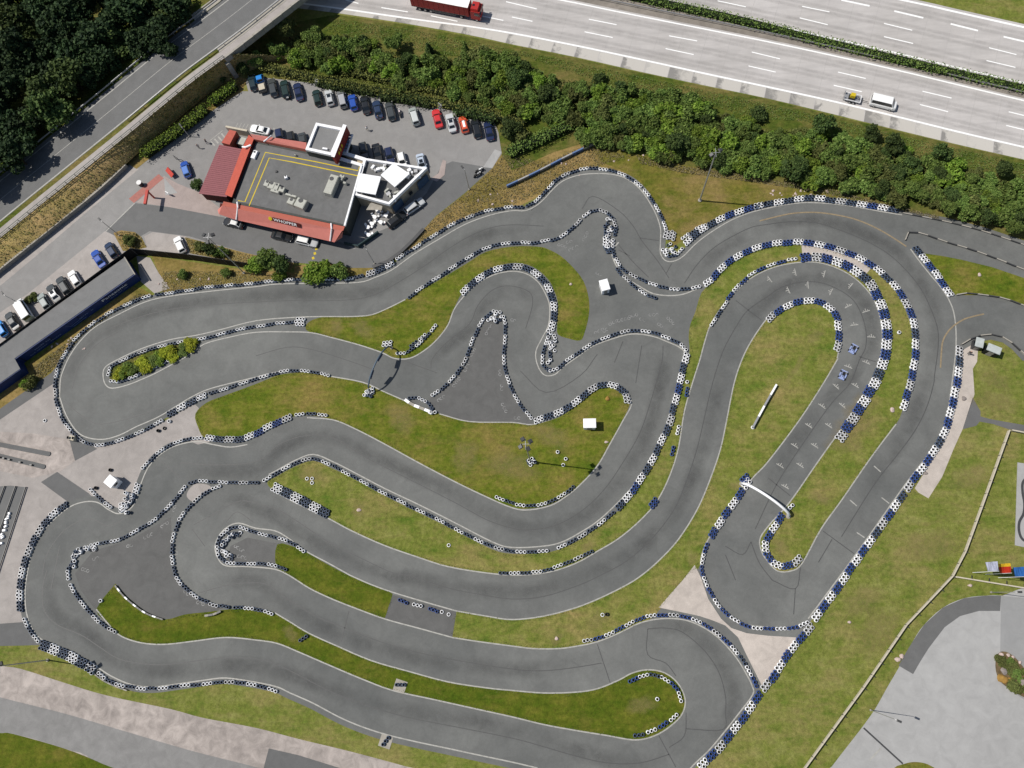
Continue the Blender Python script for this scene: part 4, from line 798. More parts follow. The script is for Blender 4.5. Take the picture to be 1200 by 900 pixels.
# loose tyres, single and in heaps
LT = {}
def loose_mesh(kind, var):
    k = (kind, var)
    if k not in LT:
        mb = MB(); tyre_geo(mb, (0, 0, 0), TYRE_D / 2 * rnd.uniform(.95, 1.05), .22 if var else .44, 0, 1, 0, 14, 1 if var else 2)
        LT[k] = mb.mesh('loose_tyre', [M[{'w': 'tyre_white', 'b': 'tyre_dark', 'k': 'black'}[kind]], M['black']], True)
    return LT[k]
def loose(x, y, kind, label, group=None, tilt=0.0, z=0.04):
    p = G(x, y, z); o = place('loose_tyre', loose_mesh(kind, rnd.randrange(2)), None, p, rnd.random() * 6)
    if tilt: o.rotation_euler = (rnd.uniform(-tilt, tilt), rnd.uniform(-tilt, tilt), rnd.random() * 6); o.location.z += 0.10
    return tag(o, label, 'tyre', group)
for x, y, k, lab in ((1053, 390, 'w', 'single white tyre on the grass crescent right of the start grid'), (526, 639, 'w', 'single white tyre on the narrow grass below the second row'), (770, 819, 'w', 'single white tyre on the lowest island near its right end'),
    (706, 720.5, 'w', 'left tyre of the pair on the grass above the fourth row'), (711, 720, 'k', 'right, darker tyre of the pair on the grass above the fourth row'), (119, 704, 'w', 'single white tyre at the left tip of the lower grass island'), (653.5, 530, 'w', 'uppermost white tyre right of the four lamp mast'), (663, 538, 'w', 'middle white tyre right of the four lamp mast'), (660, 545, 'w', 'lowest white tyre right of the four lamp mast'),
    (360, 561, 'w', 'left tyre of the three white tyres on the grass inside the dip'), (366, 561, 'w', 'upper right tyre of the three white tyres on the grass inside the dip'), (366, 566, 'w', 'lower right tyre of the three white tyres on the grass inside the dip'), (518, 717, 'w', 'white tyre left of two at the end of the dark asphalt link'), (526, 720, 'w', 'white tyre right of two at the end of the dark asphalt link'),
    (113, 572, 'k', 'large black tyre on pink gravel beside the white kiosk'), (186, 505, 'k', 'left black tyre of three on gravel below the hairpin barrier'), (193, 502, 'k', 'middle black tyre of three on gravel below the hairpin barrier'), (199, 494, 'w', 'white tyre leaning beside the three gravel tyres'), (53, 493, 'w', 'single white tyre on the pink gravel left of the hairpin'), (130, 551, 'k', 'dark tyre on the gravel above the white kiosk'), (882, 501, 'w', 'white tyre at the lower end of the long fallen board'), (805, 448, 'w', 'white tyre beside the top of the narrow grass strip')):
    loose(x, y, k, lab)
def heap(cx, cy, rx, ry, n, label, seed, ang=None):
    r = random.Random(seed); done = []
    while len(done) < n:
        if ang: a = math.radians(r.uniform(*ang)); d = r.uniform(.72, 1.0)
        else: a = r.random() * 6.28; d = math.sqrt(r.random())
        x, y = cx + math.cos(a) * rx * d, cy + math.sin(a) * ry * d
        z = .04 + (.24 if any(math.hypot(x - q[0], y - q[1]) < 3 for q in done) else 0)
        done.append((x, y)); loose(x, y, r.choice('wwb'), label, label, .35, z)
heap(278, 640, 18, 17, 26, 'white or dark tyre in the loose heap inside the small inner run-off bulb', 1, (110, 285))
heap(104, 660, 20, 20, 22, 'white or dark tyre in the loose heap behind the run-off nose at lower left', 2, (150, 300))
heap(787, 292, 7, 6, 12, 'white tyre thrown into the middle of the peak ring', 3)
heap(579, 373, 9, 5, 14, 'tyre in the loose heap under the tip of the spike run-off', 4)
heap(646, 408, 6, 26, 16, 'tyre tossed behind the lower spike barrier', 5, None)
heap(713, 276, 5, 22, 18, 'tyre in the jumble behind the rounded nose above the kiosk', 6)
heap(148, 592, 9, 9, 16, 'tyre in the heap beside the gravel triangle', 8)
heap(154, 578, 6, 6, 8, 'white or dark tyre stacked at the gravel wedge', 9)
heap(622, 541, 6, 4, 9, 'white tyre packed round the foot of the four lamp mast', 10)
heap(433, 462, 6, 5, 8, 'tyre dropped beside the near foot of the dark arch', 11)
heap(507, 483, 4, 3, 5, 'white tyre at the end of the low white wall', 12)

M['blue_board'] = simple('blue_hoarding', A(112, 140, 186), .5, .3)
# low hoarding walls made of boards
def low_wall(label, pts, h=0.55, w=0.12, seg=1.9, mats=('concrete', 'dark'), name='low_wall', cat='low wall', z=0.03, group=None):
    p = MAPL(pts, z, False, 5); L = arclen(p); n = max(1, round(L[-1] / seg)); st = L[-1] / n; mid = at_len(p, L, L[-1] / 2); mid.z = z
    root = empty(name, mid, 0, label, cat, group)
    for i in range(n):
        a, b_ = at_len(p, L, i * st), at_len(p, L, (i + 1) * st); d = b_ - a; c = (a + b_) / 2 - mid
        mb = MB(); mb.box((0, 0, h / 2), (d.length - .04, w, h)); mb.box((0, 0, h + .02), (d.length - .04, w * 1.8, .05))
        mb.build('board', M[mats[i % len(mats)]], root, loc=(c.x, c.y, 0), rz=math.atan2(d.y, d.x))
    return root
low_wall('low black and white board wall along the upper edge of the far right exit lane', [(1057, 250), (1107, 260), (1150, 271), (1195, 286), (1230, 298)], .3, .1)
low_wall('low black and white board wall splitting the two exit lanes on the far right', [(1060, 282), (1061, 276), (1067, 272), (1085, 276), (1107, 284), (1137, 293), (1170, 305), (1200, 317), (1225, 326)], .4, .1)
low_wall('low board wall along the bottom of the grass triangle on the far right', [(1120, 346), (1130, 344), (1150, 346), (1175, 350), (1200, 359), (1220, 366)], .4, .1)
low_wall('low board wall curving round the two marshal sheds', [(1126, 404), (1140, 396), (1155, 392.5), (1168, 393.5), (1182, 400), (1200, 416), (1215, 430)], .4, .1)
low_wall('low black and white board wall on the left arc of the lower grass island', [(136, 686), (143, 695), (152, 704), (171, 718), (192, 726)], .4, .14, .75, ('dark', 'white', 'dark'))
low_wall('short black and white board wall behind the lower island barrier', [(241, 721.5), (251, 720), (260, 716)], .5, .2, .8)
low_wall('low whitish wall closing the foot of the spike run-off', [(475, 469), (483, 474.5), (494, 479), (504, 483)], .6, .3, 1.2, ('white', 'concrete'))
low_wall('long blue and grey hoarding lying along the dry bank below the thicket', [(594, 220), (628, 204), (661, 187), (696, 170)], .9, .15, 2.4, ('blue_board', 'steel'), 'hoarding', 'hoarding')
low_wall('long pale board with a dark face on the grass inside the big loop', [(909, 451.5), (895, 476), (881, 502)], .75, .2, 2.6, ('white', 'steel'), 'hoarding', 'hoarding')
low_wall('thin dark rail on the slab edge behind the lower left thick barrier', [(111, 789), (122, 797), (134, 803), (150, 809)], .4, .12, .8, ('concrete', 'dark'))
# ================================================================== BUILDINGS
M['roof_grey'] = asphalt_mat('roof_felt', A(126, 124, 120)[0], 0.08, 0.22)
M['roof_red'] = simple('red_sheet_roof', (.54, .185, .15), 0.55, 0.35, 0, 0.06, 1.0)
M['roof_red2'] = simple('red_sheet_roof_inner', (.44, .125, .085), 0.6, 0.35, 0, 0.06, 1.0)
M['roof_mauve'] = simple('mauve_awning', A(160, 98, 102), 0.7, 0.3, 0, 0.08, 1.5)
M['salmon'] = simple('salmon_paint', A(206, 100, 82), 0.6, 0.3)
M['wall_beige'] = simple('beige_render', A(206, 190, 164), 0.85, 0.2)
M['wall_dark'] = simple('dark_red_wall', A(96, 40, 36), 0.8, 0.2)
M['wall_shade'] = simple('shade_dark_wall', (.06, .065, .06), .8, .2)  # shade of the main and tower walls put into a dark grey
M['sign_red'] = simple('sign_red', A(150, 44, 36), 0.6, 0.3)
M['parapet'] = simple('white_parapet', grey(0.76), 0.6, 0.3)
M['glass_blue'] = NM('blue_glass', 0.15, 0.7).color((0.06, 0.10, 0.16)).mat
M['canopy_glass'] = NM('canopy_glass', 0.2, 0.6).color((0.16, 0.22, 0.30)).mat
M['pav_roof2'] = asphalt_mat('tower_roof_felt', A(146, 146, 142)[0], 0.06, 0.14)
M['glass_green'] = NM('green_glass', 0.15, 0.6).color((0.03, 0.05, 0.05)).mat
M['navy'] = simple('navy_hoarding', A(30, 58, 116), 0.55, 0.3, 0, 0.12, 1)
M['navy_dark'] = simple('black_hoarding', grey(0.012), 0.7, 0.2)
M['pav_roof'] = asphalt_mat('pavilion_roof', A(140, 140, 135)[0], 0.06, 0.14)
M['sign_text'] = simple('sign_lettering', grey(0.75), 0.6, 0.3)
M['sign_dim'] = simple('sign_lettering_blue', A(120, 140, 180), 0.6, 0.3)
M['hvac'] = simple('unit_sheet_metal', A(202, 202, 190), 0.5, 0.4, 0, 0.1, 3)

def prism_px(pts, z0, z1, o, mb=None, m=0, mtop=None):
    mb = mb or MB(); mb.prism([(G(x, y, z1) - o) for x, y in pts], z0 - o.z, z1 - o.z, m, mtop); return mb
def quad_px(mb, pts, o, m=0):
    """face through points given as (px, py, z)"""
    v = [G(*p) - o for p in pts]; mb.add(v, [tuple(range(len(v)))], m); return mb
def lay_text(name, body, mat, parent, o, p0, p1, up, size, off=0.02, depth=0.01):
    """real lettering: from world point p0 towards p1, letters upright along up"""
    cu = bpy.data.curves.new(name, 'FONT'); cu.body = body; cu.size = 1; cu.extrude = depth / size
    cu.resolution_u = 2
    ob = bpy.data.objects.new(name, cu); COL.objects.link(ob)
    x = (p1 - p0).normalized(); z = x.cross(up).normalized(); y = z.cross(x)
    bpy.context.view_layer.update(); w = max(ob.dimensions.x, .01); sx = (p1 - p0).length / w
    mt = Matrix((x * sx, y * size, z * size)).transposed().to_4x4(); mt.translation = p0 + z * off - o
    dg = bpy.context.evaluated_depsgraph_get(); me = bpy.data.meshes.new_from_object(ob.evaluated_get(dg))
    bpy.data.objects.remove(ob); me.transform(mt); me.materials.clear(); me.materials.append(mat)
    return place(name, me, parent)

RO = G(330, 230, 0)
R = empty('restaurant_building', RO, 0, 'flat roofed restaurant with red sloping eaves, yellow roof lines and white terrace wing', 'building')
ZR = 4.5
main = [(297, 165), (358, 177), (389, 183), (428, 196), (404, 265), (272, 238)]
prism_px(main, 0, ZR, RO).build('wall', M['wall_shade'], R)
mb = MB(); mb.prism([G(x, y, ZR) - RO for x, y in [(300, 168), (357, 180), (389, 186), (426, 197.5), (403, 263), (276, 236)]], ZR, ZR + .06); mb.build('roof', M['roof_grey'], R)
# front mansard with its inner slope
mb = MB()
e0, e1, e2, e3 = (256.5, 251, 3.0), (274, 257, 3.0), (392, 284, 3.0), (401, 278.5, 3.0)
r0, r1 = (260, 241, 5.4), (402, 270.5, 5.4)
quad_px(mb, [e0, e1, r1, r0][:2] + [(392, 284, 3.0), (401, 270.3, 5.4), (260, 241, 5.4)], RO, 0)
quad_px(mb, [e2, e3, r1], RO, 0); quad_px(mb, [e0, r0, (255, 246, 3.0)], RO, 0)
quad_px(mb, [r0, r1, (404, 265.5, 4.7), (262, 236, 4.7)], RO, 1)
quad_px(mb, [e0, (258, 238, 3.0), (404, 266, 3.0), e3, e2, e1], RO, 2)
mb.build('front_eave', [M['roof_red'], M['roof_red2'], M['wall_dark']], R)
mb = MB()
quad_px(mb, [(291.5, 158, 3.6), (282.5, 176, 3.6), (263.5, 228, 3.6), (271.5, 231, 5.4), (297.5, 162.5, 5.4)], RO, 0)
quad_px(mb, [(297.5, 162.5, 5.4), (271.5, 231, 5.4), (274, 232, 4.5), (300, 165.5, 4.5)], RO, 1)  # inner face: its shade put into the colour, a dark red
mb.build('side_eave', [M['salmon'], M['wall_dark']], R)
mb = MB()
quad_px(mb, [(293, 157, 3.6), (297.5, 163, 5.4), (359, 175, 5.4), (359, 167, 3.6)], RO, 0)
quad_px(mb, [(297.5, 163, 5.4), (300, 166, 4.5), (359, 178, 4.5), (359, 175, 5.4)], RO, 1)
mb.build('rear_eave', [M['roof_red'], M['roof_red2']], R)
# yellow double line on the roof felt
mb = MB()
def roofline(pts, z=ZR + .075): ribbon(mb, [G(x, y, z) - RO for x, y in pts], 0.22, z)
roofline([(279, 235), (287, 236.5), (311, 178.5), (370, 189.5), (419.5, 200), (422.5, 192.5)]); roofline([(292, 241), (315.5, 185), (341, 189.5), (370, 195.5), (421.5, 206.5)])
mb.build('roof_line', M['line_yellow'], R)
# standing seams on the red eave
mb = MB()
for i in range(0, 30, 30):
    t = (i + .5) / 30; a = G(274 + (392 - 274) * t, 257 + 27 * t, 3.0) - RO; b_ = G(262 + (401 - 262) * t, 241.5 + 29 * t, 5.4) - RO
    mb.tube([a, b_], .02, 4)
mb.build('eave_seam', M['roof_red'], R)
def pipe(pts, r=.16):
    mb = MB(); mb.tube([G(*p) - RO for p in pts], r, 8); mb.build('rain_pipe', M['white'], R)
pipe([(278, 237, 5.0), (278.5, 243, 5.6), (277, 257, 3.2)]); pipe([(388, 262, 5.0), (388.5, 268, 5.6), (387, 282, 3.2)]); pipe([(309, 166, 5.4), (313, 163, 5.4), (318, 159, 4.2)]); pipe([(284, 172, 5.2), (288, 172.5, 5.4), (294, 170, 5.5)], .2)
# fascia sign
o = G(333, 261, 4.2); p0, p1 = G(321, 258.3, 4.55), G(348.5, 265, 4.55); pu = G(330, 250, 5.4) - G(331.5, 259, 4.0)
mb = MB(); d = (p1 - p0).normalized(); up = (pu - d * pu.dot(d)).normalized(); nn = d.cross(up)
def slab(a, w, h, t):
    vs = [a + d * x + up * y + nn * z - RO for z in (0.02, t) for x, y in ((0, 0), (w, 0), (w, h), (0, h))]
    return MB().add(vs, [(3, 2, 1, 0), (4, 5, 6, 7), (0, 1, 5, 4), (1, 2, 6, 5), (2, 3, 7, 6), (3, 0, 4, 7)])
slab(p0 - d * .2 - up * .12, (p1 - p0).length + .9, .85, .12).build('sign_board', M['wall_dark'], R)
lay_text('sign_lettering', 'WHOPPER', M['sign_text'], R, RO, p0, p1, up, .85, .14)
mb = MB(); c = p0 - d * .7 + up * .3 - RO; mb.tube([c + nn * .02, c + nn * .16], .42, 12); mb.build('sign_emblem', M['line_yellow'], R)
p0b, p1b = G(327, 168.5, 4.6), G(354, 174, 4.6)
# mauve ribbed awning roof on the west
mb = MB()
n_ = 26
for i in range(n_):
    t0, t1 = i / n_, (i + .86) / n_
    f = lambda t, s: G(*( (257 + (233 - 257) * t) * (1 - s) + (285 + (265.5 - 285) * t) * s, (169.5 + (227 - 169.5) * t) * (1 - s) + (175 + (231 - 175) * t) * s, 3.3 + .3 * s)) - RO
    q = [f(t0, 0), f(t1, 0), f(t1, 1), f(t0, 1)]; lo = [v - Vector((0, 0, .12)) for v in q]
    mb.add(q + lo, [(0, 1, 2, 3), (7, 6, 5, 4), (0, 4, 5, 1), (1, 5, 6, 2), (2, 6, 7, 3), (3, 7, 4, 0)])
q = [G(257, 169.5, 3.22), G(233, 227, 3.22), G(265.5, 231, 3.5), G(285, 175, 3.5)]; mb.add([v - RO for v in q], [(0, 1, 2, 3)])
mb.build('terrace_awning', M['roof_mauve'], R)
prism_px([(258, 171), (235, 226), (264, 230), (283, 176)], 0, 3.0, RO).build('terrace_wall', M['wall_dark'], R)
prism_px([(269, 152), (277, 154), (269, 169.5), (259.5, 167)], 0, 3.2, RO).build('yard_store', M['salmon'], R)
prism_px([(264.5, 147), (290, 152), (289, 154), (264, 149)], 0, 2.2, RO).build('yard_screen', M['cream'], R)
prism_px([(281, 160), (289, 162), (285, 170), (277, 168)], 0, 2.0, RO).build('cooling_unit', M['hvac'], R)
# entrance tower
ZT = 7.4
tw = [(370.5, 144), (403, 150.5), (389, 182.5), (358, 175.5)]
prism_px(tw, 0, ZT - .5, RO).build('tower', M['wall_shade'], R)
mb = MB(); w_ = [G(x, y, ZT) - RO for x, y in tw]; cc = sum(w_, Vector()) / 4; inn = [cc + (v - cc) * .82 for v in w_]
for i in range(4):
    a, b_, c_, d_ = w_[i], w_[(i + 1) % 4], inn[(i + 1) % 4], inn[i]
    mb.prism([a, b_, c_, d_], ZT - .5, ZT + .12)
mb.build('tower_parapet', M['parapet'], R)
mb = MB(); mb.prism(inn, ZT - .49, ZT - .38); mb.build('tower_roof', M['pav_roof2'], R)
prism_px([(402.5, 146), (406, 147), (391.5, 184), (388.5, 183)], 5.3, ZT + .7, RO).build('tower_sign_wall', M['sign_red'], R)
prism_px([(402, 145.5), (406.2, 146.6), (391.8, 184.2), (388.2, 183.2)], ZT + .7, ZT + .78, RO).build('sign_wall_cap', M['parapet'], R)
pa, pb = G(406, 152, 5.4), G(393.5, 184, 5.4)
for k, w in enumerate((4.6, 5.6)):
    pass
mb = MB()
for i in range(7):
    t = .1 + .12 * i; q = G(406 - 13.2 * t, 147.5 + 36 * t, ZT) ; q.z = 6.7; mb.box(q - RO + Vector((.14, -.05, 0)), (.16, .45, .9), math.atan2((pb - pa).y, (pb - pa).x) + 1.57)
mb.build('sign_lettering', M['line_yellow'], R)
mb = MB()
for i in range(6):
    a = G(403.5 - .9 * i, 158 + 3.5 * i, 5.25); c_ = G(413 - 1.3 * i, 159 + 3.5 * i, 5.0); dd = (c_ - a); mb.box((a + c_) / 2 - RO, (dd.length, .5, .06), math.atan2(dd.y, dd.x))
mb.build('entrance_canopy', M['canopy_glass'], R)
mb = MB(); a, c_ = G(413.5, 157.5, 5.1), G(406.5, 179, 5.1); dd = c_ - a; mb.box((a + c_) / 2 - RO, (dd.length, .25, .3), math.atan2(dd.y, dd.x)); mb.build('canopy_beam', M['white'], R)
mb = MB(); mb.box(G(381, 174.5, ZT - .1) - RO, (1.0, .35, .4), -.2); mb.build('roof_vent', M['white'], R)
# white terrace wing
ZW = 4.4
wing = [(395, 176.5), (427, 186), (501, 197.5), (456.5, 240.5), (415, 229), (425, 197)]
prism_px(wing, 0, ZW - .5, RO).build('wing_wall', M['wall_beige'], R)
w_ = [G(x, y, ZW) - RO for x, y in wing[1:5]]; cc = sum(w_, Vector()) / 4; mb = MB()
inn = [cc + (v - cc) * .9 for v in w_]
for i in range(4): mb.prism([w_[i], w_[(i + 1) % 4], inn[(i + 1) % 4], inn[i]], ZW - .5, ZW + .35)
a, c_ = G(396, 177.5, ZW), G(428, 187.5, ZW); dd = c_ - a; mb.box((a + c_) / 2 - RO, (dd.length, .7, .5), math.atan2(dd.y, dd.x))
a, c_ = G(389, 183, ZW + .3), G(424, 194, ZW + .3); dd = c_ - a; mb.box((a + c_) / 2 - RO, (dd.length, .6, .5), math.atan2(dd.y, dd.x))
a, c_ = G(424, 194, ZW + .35), G(404, 265, ZW + .35); dd = c_ - a; mb.box((a + c_) / 2 - RO, (dd.length, .35, .5), math.atan2(dd.y, dd.x))
mb.build('wing_parapet', M['parapet'], R)
mb = MB(); mb.prism(inn, ZW - .49, ZW - .4); mb.build('wing_roof', M['roof_grey'], R)
for pts, z in (([(422, 203), (446.5, 207), (440, 228), (416.5, 224)], 5.6), ([(461, 191), (480, 203.5), (462.5, 219), (446, 205)], 5.6)):
    prism_px(pts, z - .25, z, RO).build('shade_roof', M['parapet'], R)
    mb = MB()
    for x, y in pts:
        q = G(x * .9 + sum(p[0] for p in pts) / 4 * .1, y * .9 + sum(p[1] for p in pts) / 4 * .1, z) - RO; mb.cyl((q.x, q.y, ZW - .4), .07, z - .2 - ZW + .4, 6)
    mb.build('shade_post', M['steel'], R)
r_ = random.Random(11)
for i in range(26):
    x, y = r_.choice([(436 + r_.random() * 16, 194 + r_.random() * 8), (452 + r_.random() * 14, 222 + r_.random() * 12), (474 + r_.random() * 18, 199 + r_.random() * 9)])
    q = G(x, y, ZW); mb = MB(); h = r_.uniform(.25, .8); mb.box((q.x - RO.x, q.y - RO.y, ZW - .4 + h / 2), (r_.uniform(.4, 1.3), r_.uniform(.3, .8), h), r_.random() * 1.5, 0, .9)
    mb.build('roof_unit', r_.choice([M['white'], M['hvac'], M['steel'], M['white']]), R)
def win_on(px0, px1, z0, z1, name='window', mat='glass'):
    """window on the wing's long lower right wall, between two roof line points"""
    a, c_ = G(*px0, ZW), G(*px1, ZW); d = (c_ - a).normalized(); n = Vector((-d.y, d.x, 0))
    if n.dot(Vector((1, -1, 0))) < 0: n = -n
    n *= .03; v = [Vector((q.x, q.y, z)) + n - RO for q, z in ((a, z0), (c_, z0), (c_, z1), (a, z1))]
    MB().add(v, [(0, 1, 2, 3)]).build(name, M[mat], R)
win_on((499, 199.5), (487, 211), .3, 3.0, 'window', 'glass_blue'); win_on((480.5, 217.5), (477, 221), 1.4, 2.6); win_on((469, 228.5), (458, 239), .3, 3.2, 'window', 'glass_blue')
mb = MB(); quad_px(mb, [(429, 246, 2.6), (434, 238, 3.0), (450, 234, 3.0), (447, 246, 2.6)], RO); quad_px(mb, [(447, 246, 2.5), (450, 234, 2.9), (434, 238, 2.9), (429, 246, 2.5)], RO); mb.build('patio_awning', M['concrete'], R)
mb = MB()
for a, c_ in (((404, 268), (425, 200)), ((420, 287), (443, 271)), ((403, 284), (420, 288))):
    p, q = G(*a, 1.0), G(*c_, 1.0); dd = q - p
    mb.box(((p + q) / 2 - RO) - Vector((0, 0, .45)), (dd.length, .25, 1.1), math.atan2(dd.y, dd.x))
mb.build('patio_wall', M['glass_green'], R)
# air handling plant on the roof
def unit(px, py, w, l, h, rz, name='air_unit', label=None, mat='hvac', top=None):
    q = G(px, py, ZR + h); mb = MB(); mb.box((q.x - RO.x, q.y - RO.y, ZR + .06 + h / 2), (w, l, h), rz)
    mb.box((q.x - RO.x, q.y - RO.y, ZR + .06 + h + .03), (w * .9, l * .9, .06), rz); mb.cyl((q.x - RO.x - .2 * math.sin(rz), q.y - RO.y + .3 * l * math.cos(rz), ZR + .1 + h), min(w, l) * .26, .08, 10, 1)
    o = mb.build(name, [M[mat], M['dark']], R)
    if label: o['label'] = label
RZ = -.32
unit(388, 216, 1.7, 4.2, 1.5, RZ, label='long cream roof unit near the white wing'); unit(352, 238, 2.1, 1.9, 1.4, RZ - .1); unit(341, 236, 1.4, 1.2, 1.0, RZ - .1)
for x, y, w, l in ((313, 215, 1.2, 1.3), (318, 217, 1.4, 1.5), (324, 219, .9, 1.6), (330, 222, 1.2, 1.0), (322, 224, 1.8, .5), (341, 229, 2.4, .4), (398, 209, 1.3, .6), (404, 214, .6, .5), (401, 206.5, 1.0, .5)): unit(x, y, w, l, .8, RZ, 'roof_duct')
unit(298, 181, .9, 1.8, .5, RZ, 'skylight', mat='white'); unit(335, 207.5, .6, .6, .6, .3, 'roof_vent', mat='white'); unit(346, 181.5, .3, .3, .5, 0, 'roof_vent'); unit(324, 201, .4, .4, .2, 0, 'roof_drain', mat='dark')

# patio furniture: white tables and chairs outside the wing
tb = MB(); tb.cyl((0, 0, .70), .42, .04, 14); tb.cyl((0, 0, .03), .04, .68, 6); tb.cyl((0, 0, 0), .22, .03, 10)
tbl = tb.mesh('table', [M['white']])
cb = MB(); cb.box((0, 0, .44), (.44, .44, .05)); cb.box((0, -.21, .68), (.44, .05, .46))
for sx in (-.19, .19):
    for sy in (-.19, .19): cb.box((sx, sy, .21), (.04, .04, .42))
chm = cb.mesh('chair', [M['white']])
r_ = random.Random(4)
for i, (x, y) in enumerate(((432, 268), (440, 256), (447, 262), (453, 254), (437, 264), (433, 277), (444, 250))):
    q = G(x, y, .03); tag(place('patio_table', tbl, None, q), 'round white patio table in the sunlit corner outside the restaurant wing', 'table', 'white patio tables')
    for k in range(2):
        a = r_.random() * 1.2 + k * 2.1; c_ = q + Vector((math.cos(a), math.sin(a), 0)) * .75
        tag(place('patio_chair', chm, None, c_, a + math.pi / 2), 'white patio chair at a round table outside the restaurant wing', 'chair', 'white patio chairs')

# ---------------------------------------------------------------- dark pavilion and black screen fence, left
ZP = 2.7
PO = G(80, 380, 0)
P = empty('pavilion', PO, 0, 'long flat grey roofed pavilion with dark blue lettered front beside the left hairpin', 'building')
prism_px([(146, 302), (158, 322), (18, 421), (24, 433), (-40, 478), (-60, 448)], 0, ZP - .1, PO).build('wall', M['navy'], P)
mb = MB(); mb.prism([G(x, y, ZP) - PO for x, y in [(145.5, 302), (157, 321), (17, 420), (23.5, 432), (-40, 476.5), (-60, 448)]], ZP - .12, ZP); mb.build('roof', M['pav_roof'], P)
a, c_ = G(146, 301.5, ZP + .1), G(158.4, 321.8, ZP + .1); dd = c_ - a; mb = MB(); mb.box((a + c_) / 2 - PO, (dd.length, .2, .3), math.atan2(dd.y, dd.x)); mb.build('roof_edge', M['concrete'], P)
fa, fb = G(18, 421, ZP), G(158, 322, ZP); fd = (fb - fa).normalized(); fn = Vector((fd.y, -fd.x, 0))
FL = (fb - fa).length
def fp(t, z): return Vector((fa.x, fa.y, 0)) + Vector((fd.x, fd.y, 0)) * (FL * t) + Vector((0, 0, z)) + fn * .02
UPZ = Vector((0, 0, 1))
lay_text('front_lettering', 'Panasonic', M['sign_text'], P, PO, fp(.70, 1.55), fp(.905, 1.55), UPZ, 1.0, .03)
lay_text('front_lettering', 'ideas for life', M['sign_dim'], P, PO, fp(.745, .85), fp(.90, .85), UPZ, .6, .03)
mb = MB()
for t0, t1, z0, z1 in ((.13, .265, 1.5, 1.95), (.075, .12, .75, 1.05), (.13, .235, .8, 1.1), (.245, .335, .8, 1.1), (.50, .575, 1.4, 1.7), (.60, .62, 1.35, 1.7)):
    n_ = max(2, int((t1 - t0) * FL / .38))
    for i in range(n_):
        if r_.random() < .12: continue
        a = fp(t0 + (t1 - t0) * i / n_, z0); c_ = fp(t0 + (t1 - t0) * (i + .62) / n_, z0 + (z1 - z0) * r_.choice((.7, .75, 1)))
        dv = fn * .03; v = [Vector((a.x, a.y, a.z)), Vector((c_.x, c_.y, a.z)), Vector((c_.x, c_.y, c_.z)), Vector((a.x, a.y, c_.z))]
        mb.add([q + dv - PO for q in v] , [(0, 1, 2, 3)])
mb.build('front_lettering', M['sign_dim'], P)
mb = MB()
for (t0, z0), (t1, z1) in (((.40, 2.2), (.43, .55)), ((.43, .55), (.54, .75)), ((.42, 1.1), (.52, 1.25))):
    a, c_ = fp(t0, z0) + fn * .03, fp(t1, z1) + fn * .03; mb.tube([a - PO, c_ - PO], .05, 4)
mb.build('front_emblem', M['sign_dim'], P)
for i in range(4):
    t0 = .02 + i * .24; v = [fp(t0, .15), fp(t0 + .006, .15), fp(t0 + .006, 2.55), fp(t0, 2.55)]
    MB().add([q + fn * .02 - PO for q in v], [(0, 1, 2, 3)]).build('panel_joint', M['navy_dark'], P)
mb = MB()
for i, x in enumerate((4, 9, 14, 19)):
    q = G(x - 4, 446 - .7 * x + 8, 1.9); mb.box(q - PO, (1.3, .12, .9), .65)
mb.build('window', M['glass_blue'], P)
def screen(label, pts, h, panel=2.5, mat='navy_dark', name='screen_fence', base=0.0):
    p = [G(x, y, h + base) for x, y in pts]; root = empty(name, (p[0].x, p[0].y, base), 0, label, 'fence'); o = root.location.copy()
    for a, c_ in zip(p, p[1:]):
        L = (c_ - a).length; n = max(1, round(L / panel)); ang = math.atan2((c_ - a).y, (c_ - a).x)
        for i in range(n):
            q = a.lerp(c_, (i + .5) / n); mb = MB(); mb.box((q.x - o.x, q.y - o.y, h / 2), (L / n - .03, .08, h - .02), ang); mb.build('panel', M[mat], root)
            q = a.lerp(c_, i / n); mb = MB(); mb.box((q.x - o.x, q.y - o.y, h / 2 + .03), (.12, .16, h + .06), ang); mb.build('post', M['dark'], root)
screen('tall black screen fence behind the pavilion facing the parked cars', [(152, 291), (-60, 447)], 3.2)
screen('tall black screen fence from the pavilion corner along the planting strip', [(153, 291), (220, 298), (289, 308)], 3.0)
low_wall('grey concrete retaining wall below the road bank along the entrance lane', [(-40, 350), (0, 320), (60, 272), (117, 226), (150, 195)], 1.25, .5, 4, ('concrete', 'concrete'), 'retaining_wall', 'wall', 0.0)
low_wall('dark low kerb wall between the drive through lane and the track bend', [(437, 314), (452, 309), (474, 293), (497, 269)], .5, .35, 3, ('dark', 'dark'), 'kerb_wall', 'wall')

# ---------------------------------------------------------------- bridge
BO = G(300, 24, 5.0); BO.z = 0
B = empty('road_bridge', BO, 0, 'concrete road bridge carrying the overpass road across the motorway at the top left', 'bridge')
def strip_solid(name, f0, f1, z0, z1, rng, mat):
    mb = MB(); a = [rp(i, f0) for i in rng]; c_ = [rp(i, f1) for i in rng]; n = len(a); vs = []
    for p, q in zip(a, c_): vs += [p + Vector((0, 0, z0)) - BO, q + Vector((0, 0, z0)) - BO, q + Vector((0, 0, z1)) - BO, p + Vector((0, 0, z1)) - BO]
    fs = [(4 * i + k, 4 * i + (k + 1) % 4, 4 * i + 4 + (k + 1) % 4, 4 * i + 4 + k) for i in range(n - 1) for k in range(4)] + [(0, 1, 2, 3), (4 * n - 1, 4 * n - 2, 4 * n - 3, 4 * n - 4)]
    mb.add(vs, fs); return mb.build(name, mat, B)
strip_solid('deck', -.2, 1.36, -1.1, -.02, range(6, 10), M['concrete'])
